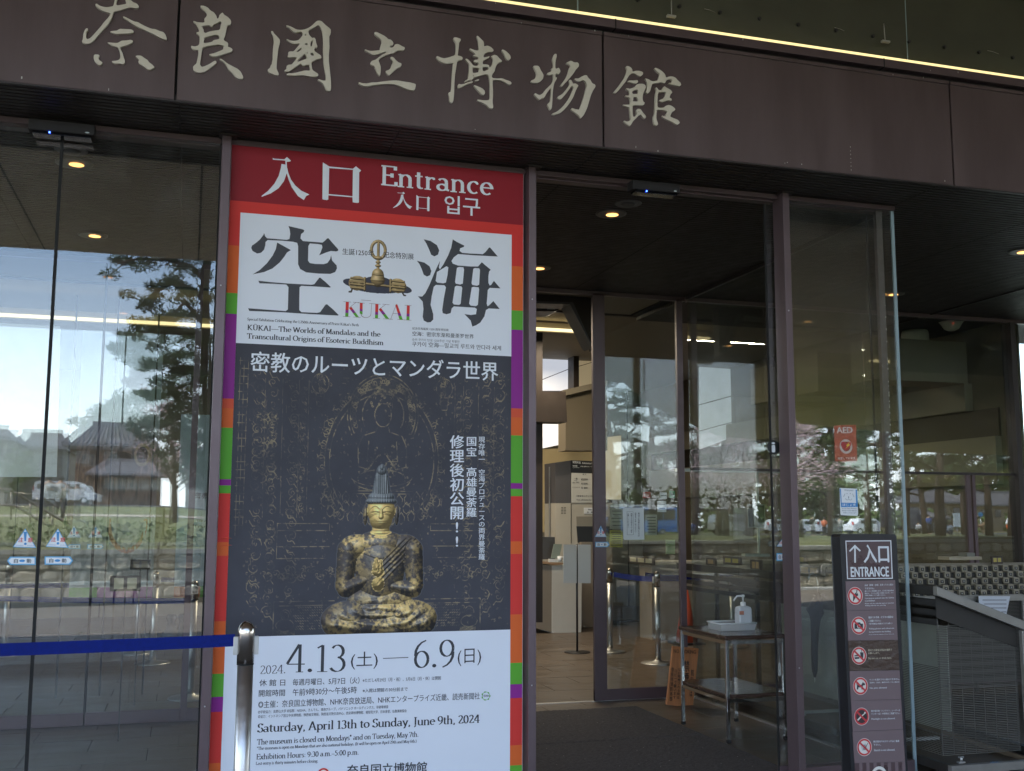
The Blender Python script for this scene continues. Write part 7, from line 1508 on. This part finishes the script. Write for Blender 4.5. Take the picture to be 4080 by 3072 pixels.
# ---- houses
ROOF = mat('roof_tile_grey', (.11, .11, .12), .5, 0, var=.15, vscale=1.5); PLAS = mat('plaster_white', (.36, .345, .31), .8, var=.06); WOOD = mat('wood_brown', (.11, .070, .045), .7, 0, var=.2, vscale=3); TAN = mat('wall_tan', (.30, .225, .15), .8, 0, var=.08); WIN = mat('window_dark', (.02, .022, .025), .1, coat=.5)
def roof_mb(x0, x1, y0, y1, z0, z1, rx0, rx1, hip=True, t=.22):
    ry = (y0+y1)/2; m = MB()
    m.add([(x0, y0, z0), (x1, y0, z0), (x1, y1, z0), (x0, y1, z0), (rx0, ry, z1), (rx1, ry, z1), (x0, y0, z0-t), (x1, y0, z0-t), (x1, y1, z0-t), (x0, y1, z0-t)],
          [(0, 1, 5, 4), (2, 3, 4, 5), (1, 2, 5), (3, 0, 4), (6, 9, 8, 7), (0, 6, 7, 1), (1, 7, 8, 2), (2, 8, 9, 3), (3, 9, 6, 0)]); return m
def tile_rows(x0, x1, y1, z0, z1, rx0, rx1, ry, n=20, r=.09):     # ribs of round tiles down the slope that faces the museum
    m = MB()
    for k in range(n+1):
        u = k/n; a = (x0+(x1-x0)*u, y1, z0+.03); b = (rx0+(rx1-rx0)*u, ry, z1+.03); m.tube([a, b], r, 6, cap=False)
    return m
def house(lb, px0, px1, pye, pyr, yr, prx0, prx1, g=YG, wall=WOOD, dep=9, extra=None, pyb=None, name='town_house'):
    a = RF(px0, pye, yr, g); b = RF(px1, pye, yr, g); ra_ = RF(prx0, pyr, yr, g); rb2 = RF(prx1, pyr, yr, g)
    x0, x1 = a[0], b[0]; ze = (a[2]+b[2])/2; zr_ = ra_[2]; zb = min(terr(x0, yr), terr(x1, yr))-.1
    t = thing(name, lb, 'house', ((x0+x1)/2, yr, zb)); ov = (x1-x0)*.07
    obj('wall', bx(x0+ov, x1-ov, yr-dep+.6, yr-.8, zb, ze-.15), wall, t)
    rf = obj('roof', roof_mb(x0, x1, yr-dep, yr, ze, zr_, ra_[0], rb2[0]), ROOF, t); obj('tile_ribs', tile_rows(x0, x1, yr, ze, zr_, ra_[0], rb2[0], yr-dep/2), ROOF, rf)
    obj('ridge', bx(ra_[0]-.2, rb2[0]+.2, yr-dep/2-.2, yr-dep/2+.2, zr_-.05, zr_+.35), ROOF, rf)
    w_ = x1-x0-2*ov
    for k in range(max(2, int(w_/2.2))):
        xx = x0+ov+w_*(k+.5)/max(2, int(w_/2.2)); f = obj('window', bx(xx-.6, xx+.6, yr-.82, yr-.76, ze-1.9, ze-.7), WOOD if wall is not WOOD else PLAS, t); obj('pane', bx(xx-.52, xx+.52, yr-.765, yr-.755, ze-1.82, ze-.78), WIN, f)
    return t, x0+ov, x1-ov, ze, zb
t, xa_, xb_, ze, zb = house('tall brown timber house with a grey tiled hip roof, mirrored at the left', 245, 632, 1768, 1652, -100, 335, 520, dep=12)
q = RF(400, 1885, -98); q2 = RF(640, 1885, -98); rfl = obj('lower_roof', roof_mb(q[0]-1.2, q2[0]+1.5, -102, -96.5, q[2], q[2]+1.5, q[0]+.5, q2[0]-.5), ROOF, t); obj('shop_wall', bx(q[0], q2[0], -101, -97.6, zb, q[2]-.2), WOOD, t)
for k in range(5): xx = q[0]+.4+(q2[0]-q[0])*k/5.2; obj('shop_screen', bx(xx, xx+(q2[0]-q[0])/6, -97.6, -97.52, q[2]-1.5, q[2]-.4), PLAS, t); obj('lattice', bx(xx, xx+(q2[0]-q[0])/6.4, -97.6, -97.5, zb+.1, q[2]-1.7), mat('lattice_wood', (.14, .07, .04), .7), t)
house('long low house with a grey tiled roof behind the white one', 45, 262, 1778, 1708, -112, 75, 225, wall=PLAS)
t, *_ = house('white plastered house cut by the left photo edge', -160, 40, 1742, 1690, -104, -140, 0, wall=PLAS)
house('white walled annex with a grey roof seen beside the poster post', 730, 900, 1860, 1790, -92, 790, 880, wall=PLAS, dep=7)
house('brown gabled house behind the people, mirrored at the right', 3610, 3870, 2000, 1948, -108, 3680, 3830, g=YI, wall=TAN)
house('second brown house with a blue-grey roof right of the door stile', 3885, 4200, 2010, 1960, -116, 3920, 4150, g=YI, wall=TAN, name='town_house'); house('low shed with a sloping grey roof in front of the gabled house', 3640, 3790, 2062, 2030, -98, 3655, 3700, g=YI, wall=WOOD, dep=5, name='shed')
house('dark green-roofed house far behind the doorway pines', 2560, 2800, 1965, 1925, -124, 2600, 2760, g=YI, wall=WOOD)
# ---- vehicles
def vehicle(lb, px, yr, L_, W_, H_, colm, g=YG, kind='van', rot=0., cat='van', nm='parked_van'):
    q = RF(px, 2040, yr, g); zb = terr(q[0], yr)+.03; t = thing(nm, lb, cat, (q[0], yr, zb))
    if kind == 'van': prof = [(-.5, .25), (-.5, .62), (-.47, .95), (-.40, 1.0), (.18, 1.0), (.30, .92), (.42, .58), (.5, .48), (.5, .22)]
    elif kind == 'bus': prof = [(-.5, .12), (-.5, .96), (-.49, 1.0), (.49, 1.0), (.5, .95), (.5, .12)]
    elif kind == 'truck': prof = [(-.5, .3), (-.5, 1.0), (.20, 1.0), (.22, .78), (.38, .76), (.46, .45), (.5, .42), (.5, .18)]
    else: prof = [(-.5, .25), (-.5, .6), (-.40, .66), (-.30, .98), (.08, 1.0), (.24, .68), (.48, .58), (.5, .25)]
    m = MB(); x, y = q[0], yr; n = len(prof)
    A = [(x+a*L_, y+W_/2, zb+b*H_) for a, b in prof]; B = [(x+a*L_, y-W_/2, zb+b*H_) for a, b in prof]
    m.add(A+B, [tuple(range(n)), tuple(range(n, 2*n))[::-1]]+[(i, (i+1) % n, n+(i+1) % n, n+i) for i in range(n)]); obj('body', m, colm, t, bevel=.06)
    zw = .70 if kind != 'bus' else .52; h2 = .9 if kind != 'bus' else .86; xs_ = {'van': [(-.44, -.22), (-.20, .04), (.06, .25)], 'bus': [(-.47+.12*k, -.36+.12*k) for k in range(8)], 'truck': [(.24, .38)], 'car': [(-.30, -.10), (-.08, .12)]}[kind]
    for a, b in xs_: obj('side_window', MB().box(x+a*L_, x+b*L_, y+W_/2+.01, y+W_/2+.03, zb+zw*H_, zb+h2*H_), WIN, t)
    for a in ((-.33, .33) if kind != 'bus' else (-.3, .36)):
        for s in (1, -1):
            wh = obj('wheel', MB().tube([(x+a*L_, y+s*(W_/2-.15), zb+.33), (x+a*L_, y+s*(W_/2+.03), zb+.33)], .33, 20), BLACKP, t); obj('rim', MB().tube([(x+a*L_, y+s*(W_/2+.031), zb+.33), (x+a*L_, y+s*(W_/2+.05), zb+.33)], .19, 14), ALU, wh)
    obj('headlight', bx(x+.485*L_, x+.502*L_, y+W_/2-.4, y+W_/2-.1, zb+.42*H_, zb+.5*H_), SWH, t); obj('tail_light', bx(x-.503*L_, x-.49*L_, y+W_/2-.25, y+W_/2+.02, zb+.6*H_, zb+.8*H_), mat('tail_red', (.5, .02, .02), .3), t)
    return t
VW = mat('car_white', (.62, .64, .66), .25, coat=.6); VB = mat('car_navy', (.012, .022, .055), .25, coat=.6); BB = mat('bus_blue', (.05, .20, .55), .3, coat=.5)
vehicle('white van with dark windows, mirrored in front of the timber house', 255, -88, 4.9, 1.8, 1.95, VW)
bs = vehicle('light blue city bus with a white roof, mirrored behind the caution sticker', 2480, -90, 11.5, 2.5, 3.1, BB, YI, 'bus', cat='bus', nm='city_bus'); q = RF(2480, 2040, -90, YI); zq = terr(q[0], -90)
obj('roof_stripe', bx(q[0]-5.7, q[0]+5.7, -91.2, -88.72, zq+3.0, zq+3.25), VW, bs)
vehicle('dark navy truck behind the people on the lawn', 3605, -84, 5.4, 2.1, 2.7, VB, YI, 'truck', cat='truck', nm='parked_truck'); vehicle('white car mirrored beside the entrance sign', 3450, -86, 4.5, 1.75, 1.6, VW, YG, 'car', cat='car', nm='parked_car'); vehicle('silver car mirrored above the table, near the cherry tree', 2930, -70, 4.6, 1.8, 1.75, mat('car_silver', (.35, .36, .37), .25, .5, coat=.5), YI, 'van', cat='car', nm='parked_car'); vehicle('white car far behind the crowd', 3230, -92, 4.4, 1.75, 1.55, VW, YG, 'car', cat='car', nm='parked_car')
# ---- people: each body one skinned surface
def person(lb, px, yr, g=YI, h=1.65, top=None, leg=None, pose='stand', hair=(.02, .016, .014), rot=0.):
    q = RF(px, 2100, yr, g); x, y = q[0], yr; zb = terr(x, y); t = thing('person', lb, 'person', (x, y, zb)); s = h/1.7
    sk = MATS['skin']; P = lambda a, b, c: (x+a*s, y+b*s, zb+c*s)
    if pose == 'stand': hip, kn_, ft = .88, .48, .04; sh_ = 1.40; hd = 1.58; kf = 0; lean = 0
    else: hip, kn_, ft = .38, .46, .04; sh_ = .86; hd = 1.04; kf = .32; lean = .18
    me = bpy.data.meshes.new('body')
    vs = [P(0, 0, hip), P(0, lean*.5, (hip+sh_)/2), P(0, lean, sh_), P(0, lean, sh_+.09), P(0, lean+.02, hd)]; ed = [(0, 1), (1, 2), (2, 3), (3, 4)]; rd = [.15, .14, .13, .055, .095]
    for sg in (-1, 1):
        b = len(vs); vs += [P(sg*.09, 0, hip-.04), P(sg*.11, kf, kn_), P(sg*.11, .04 if kf == 0 else .12, ft+.04), P(sg*.11, .15 if kf == 0 else .28, ft)]; ed += [(0, b), (b, b+1), (b+1, b+2), (b+2, b+3)]; rd += [.10, .065, .045, .035]
        b = len(vs); vs += [P(sg*.19, lean, sh_-.03), P(sg*.25, lean+.04, sh_-.30), P(sg*(.12 if sg > 0 else .22), lean+(.26 if sg > 0 else .12), sh_-(.22 if sg > 0 else .50)), P(sg*(.08 if sg > 0 else .22), lean+(.32 if sg > 0 else .15), sh_-(.20 if sg > 0 else .58))]; ed += [(2, b), (b, b+1), (b+1, b+2), (b+2, b+3)]; rd += [.06, .045, .036, .032]
    loc = Vector((x, y, zb)); me.from_pydata([tuple(Vector(v)-loc) for v in vs], ed, []); o = bpy.data.objects.new('body', me); COL.objects.link(o); o.parent = t
    sm_ = o.modifiers.new('skin', 'SKIN'); sm_.use_smooth_shade = True
    for k, r_ in enumerate(rd): me.skin_vertices[0].data[k].radius = (r_*s, r_*s*.85)
    me.skin_vertices[0].data[0].use_root = True; o.modifiers.new('sub', 'SUBSURF').levels = 1; o.modifiers['sub'].render_levels = 1
    me.materials.append(sk)
    obj('hair', MB().ball(P(0, lean-.012, hd+.035), (.105*s, .11*s, .105*s), 14, 10), mat('hair_%02d' % int(hair[0]*1000), hair, .6), t)
    top = top or SWH; leg = leg or INK
    obj('jacket', MB().tube([P(0, lean*.1, hip-.02), P(0, lean*.5, (hip+sh_)/2), P(0, lean, sh_-.06), P(0, lean, sh_+.04)], [.19*s, .185*s, .20*s, .08*s], 14), top, t)
    for sg in (-1, 1):
        b = 5+8*(0 if sg < 0 else 1)
        obj('sleeve', MB().tube([vs[b+4], vs[b+5], tuple(Vector(vs[b+5]).lerp(Vector(vs[b+6]), .85))], [.085*s, .066*s, .054*s], 10), top, t); obj('trouser_leg', MB().tube([vs[b], vs[b+1], tuple(Vector(vs[b+1]).lerp(Vector(vs[b+2]), .9))], [.13*s, .092*s, .07*s], 10), leg, t)
    return t
JB = mat('jacket_blue', (.05, .10, .30), .8); JO = mat('jacket_orange', (.60, .16, .08), .8); JK = mat('jacket_black', (.02, .02, .024), .8); JG = mat('jacket_grey', (.30, .30, .28), .8); TD = mat('trousers_dark', (.03, .03, .04), .8); TB2 = mat('trousers_denim', (.06, .09, .16), .8)
for a in ((3655, -62, YI, 1.62, SWH, TD, 'crouch', 'person in white crouching on the mirrored lawn beside a red bag'), (3702, -60, YI, 1.68, JB, TD, 'stand', 'person in a blue jacket standing on the mirrored lawn'), (3765, -60, YI, 1.66, JK, TB2, 'stand', 'person in a dark vest standing under the pine'), (3778, -52, YI, 1.6, SWH, TB2, 'crouch', 'person in jeans crouching in front of the standing one'),
          (3285, -70, YG, 1.6, JO, TD, 'stand', 'person in an orange-red jacket in the mirrored crowd'), (3240, -66, YG, 1.7, JK, TD, 'stand', 'person all in black in the mirrored crowd'), (3345, -72, YG, 1.65, JG, TD, 'stand', 'person in grey near the white cars'), (2750, -48, YI, 1.6, JB, TB2, 'crouch', 'person in blue bending down near the table view'), (2420, -58, YI, 1.65, JB, TD, 'stand', 'person in a blue top by the ticket machine view'), (185, -30, YG, 1.66, JG, TD, 'stand', 'person in a pale coat on the slope, left one'), (232, -31, YG, 1.66, JG, TD, 'stand', 'person in a pale coat on the slope, right one')):
    person(a[7], a[0], a[1], a[2], a[3], a[4], a[5], a[6])
# deer on the lawn
q = RF(3905, 2120, -55, YI); x, y = q[0], -55; zb = terr(x, y); dr = thing('deer', 'brown deer standing on the mirrored lawn right of the door stile', 'deer', (x, y, zb)); me = bpy.data.meshes.new('body')
vs = [(-.42, 0, .78), (-.1, 0, .74), (.30, 0, .80), (.52, 0, 1.02), (.60, 0, 1.22), (.78, 0, 1.16), (-.50, 0, .72)]; ed = [(0, 1), (1, 2), (2, 3), (3, 4), (4, 5), (0, 6)]; rd = [.15, .16, .14, .075, .065, .035, .04]
for sx_, hk_ in ((-.40, 1), (.28, 0)):
    for sy_ in (-.1, .1):
        b = len(vs); vs += [(sx_, sy_, .62), (sx_+(-.10 if hk_ else .02), sy_, .34), (sx_+(-.02 if hk_ else 0), sy_, .03)]; ed += [(0 if hk_ else 2, b), (b, b+1), (b+1, b+2)]; rd += [.08, .03, .022]
me.from_pydata(vs, ed, []); o = bpy.data.objects.new('body', me); COL.objects.link(o); o.parent = dr; o.modifiers.new('skin', 'SKIN').use_smooth_shade = True
for k, r_ in enumerate(rd): me.skin_vertices[0].data[k].radius = (r_, r_*.8)
me.skin_vertices[0].data[0].use_root = True; o.modifiers.new('sub', 'SUBSURF').render_levels = 1; me.materials.append(mat('deer_coat', (.22, .14, .075), .85, var=.15, vscale=6))
for s in (-1, 1): obj('ear', MB().ball((x+.58, y+s*.07, zb+1.31), (.02, .05, .06), 8, 6), mat('deer_ear', (.25, .17, .10), .8), dr)
# signs and the stair rail
def flat_sign(nm, lb, px0, px1, py0, py1, yr, m, g=YI, disc=False, cat='sign'):
    a = RF(px0, py0, yr, g); b = RF(px1, py1, yr, g); t = thing(nm, lb, cat, ((a[0]+b[0])/2, yr, terr(a[0], yr))); cx_ = (a[0]+b[0])/2
    if disc: obj('plate', MB().tube([(cx_, yr, (a[2]+b[2])/2), (cx_, yr+.03, (a[2]+b[2])/2)], abs(a[2]-b[2])/2, 24), m, t)
    else: obj('plate', bx(a[0], b[0], yr, yr+.04, b[2], a[2]), m, t)
    obj('post', MB().tube([(cx_, yr-.03, terr(cx_, yr)), (cx_, yr-.03, max(b[2]+.05, terr(cx_, yr)+.05))], .03, 8), ALU, t)
flat_sign('board_sign', 'white upright board with vertical writing beside the brown house', 3795, 3826, 2042, 2098, -80, mat('board_pale_blue', (.50, .56, .62), .5)); flat_sign('round_sign', 'blue round road sign right of the bay door stile', 3897, 3918, 2037, 2057, -72, SBLUE, disc=True, cat='road sign')
q = RF(4018, 2090, -66, YI); ic_ = thing('ice_cream_model', 'tall white and orange soft ice cream model by the shop', 'sign', (q[0], -66, terr(q[0], -66))); zb = terr(q[0], -66); obj('cone', MB().lathe(q[0], -66, [(.06, zb+.3), (.2, zb+.95)], 16), ORG, ic_); obj('swirl', MB().lathe(q[0], -66, [(.22, zb+.95), (.24, zb+1.1), (.16, zb+1.25), (.13, zb+1.35), (.02, zb+1.6)], 16), SWH, ic_); obj('pole', MB().tube([(q[0], -66, zb), (q[0], -66, zb+.3)], .04, 8), ALU, ic_)
sr_ = thing('stair_rail', 'dark metal stair handrail descending to the right, mirrored at the left edge', 'handrail', (-6, -26, 1)); RAILM = mat('rail_metal', (.16, .13, .10), .4, .5)
for nm, pts in (('handrail', [(-60, 1945), (40, 1952), (290, 2100), (330, 2102)]), ('lower_rail', [(-60, 2008), (60, 2014), (262, 2140)])): obj(nm, MB().tube([tuple(RF(a, b, -26)) for a, b in pts], .045, 8), RAILM, sr_)
for px, pa, pb in ((45, 1954, 2070), (120, 1999, 2110), (205, 2049, 2150), (288, 2098, 2180)): obj('baluster', MB().tube([tuple(RF(px, pa, -26)), tuple(RF(px, pb, -26))], .03, 8), RAILM, sr_)
q = RF(668, 2250, -9.2); t = thing('direction_sign', 'yellow-green vertical board in front of the stone wall', 'sign', (q[0], -9.2, 0)); a = RF(620, 2020, -9.2); b = RF(652, 2160, -9.2); obj('board', bx(a[0], b[0], -9.22, -9.18, b[2], a[2]), mat('board_olive', (.16, .18, .05), .6), t); obj('post', bx((a[0]+b[0])/2-.02, (a[0]+b[0])/2+.02, -9.26, -9.225, 0, b[2]+.1), RAILM, t)
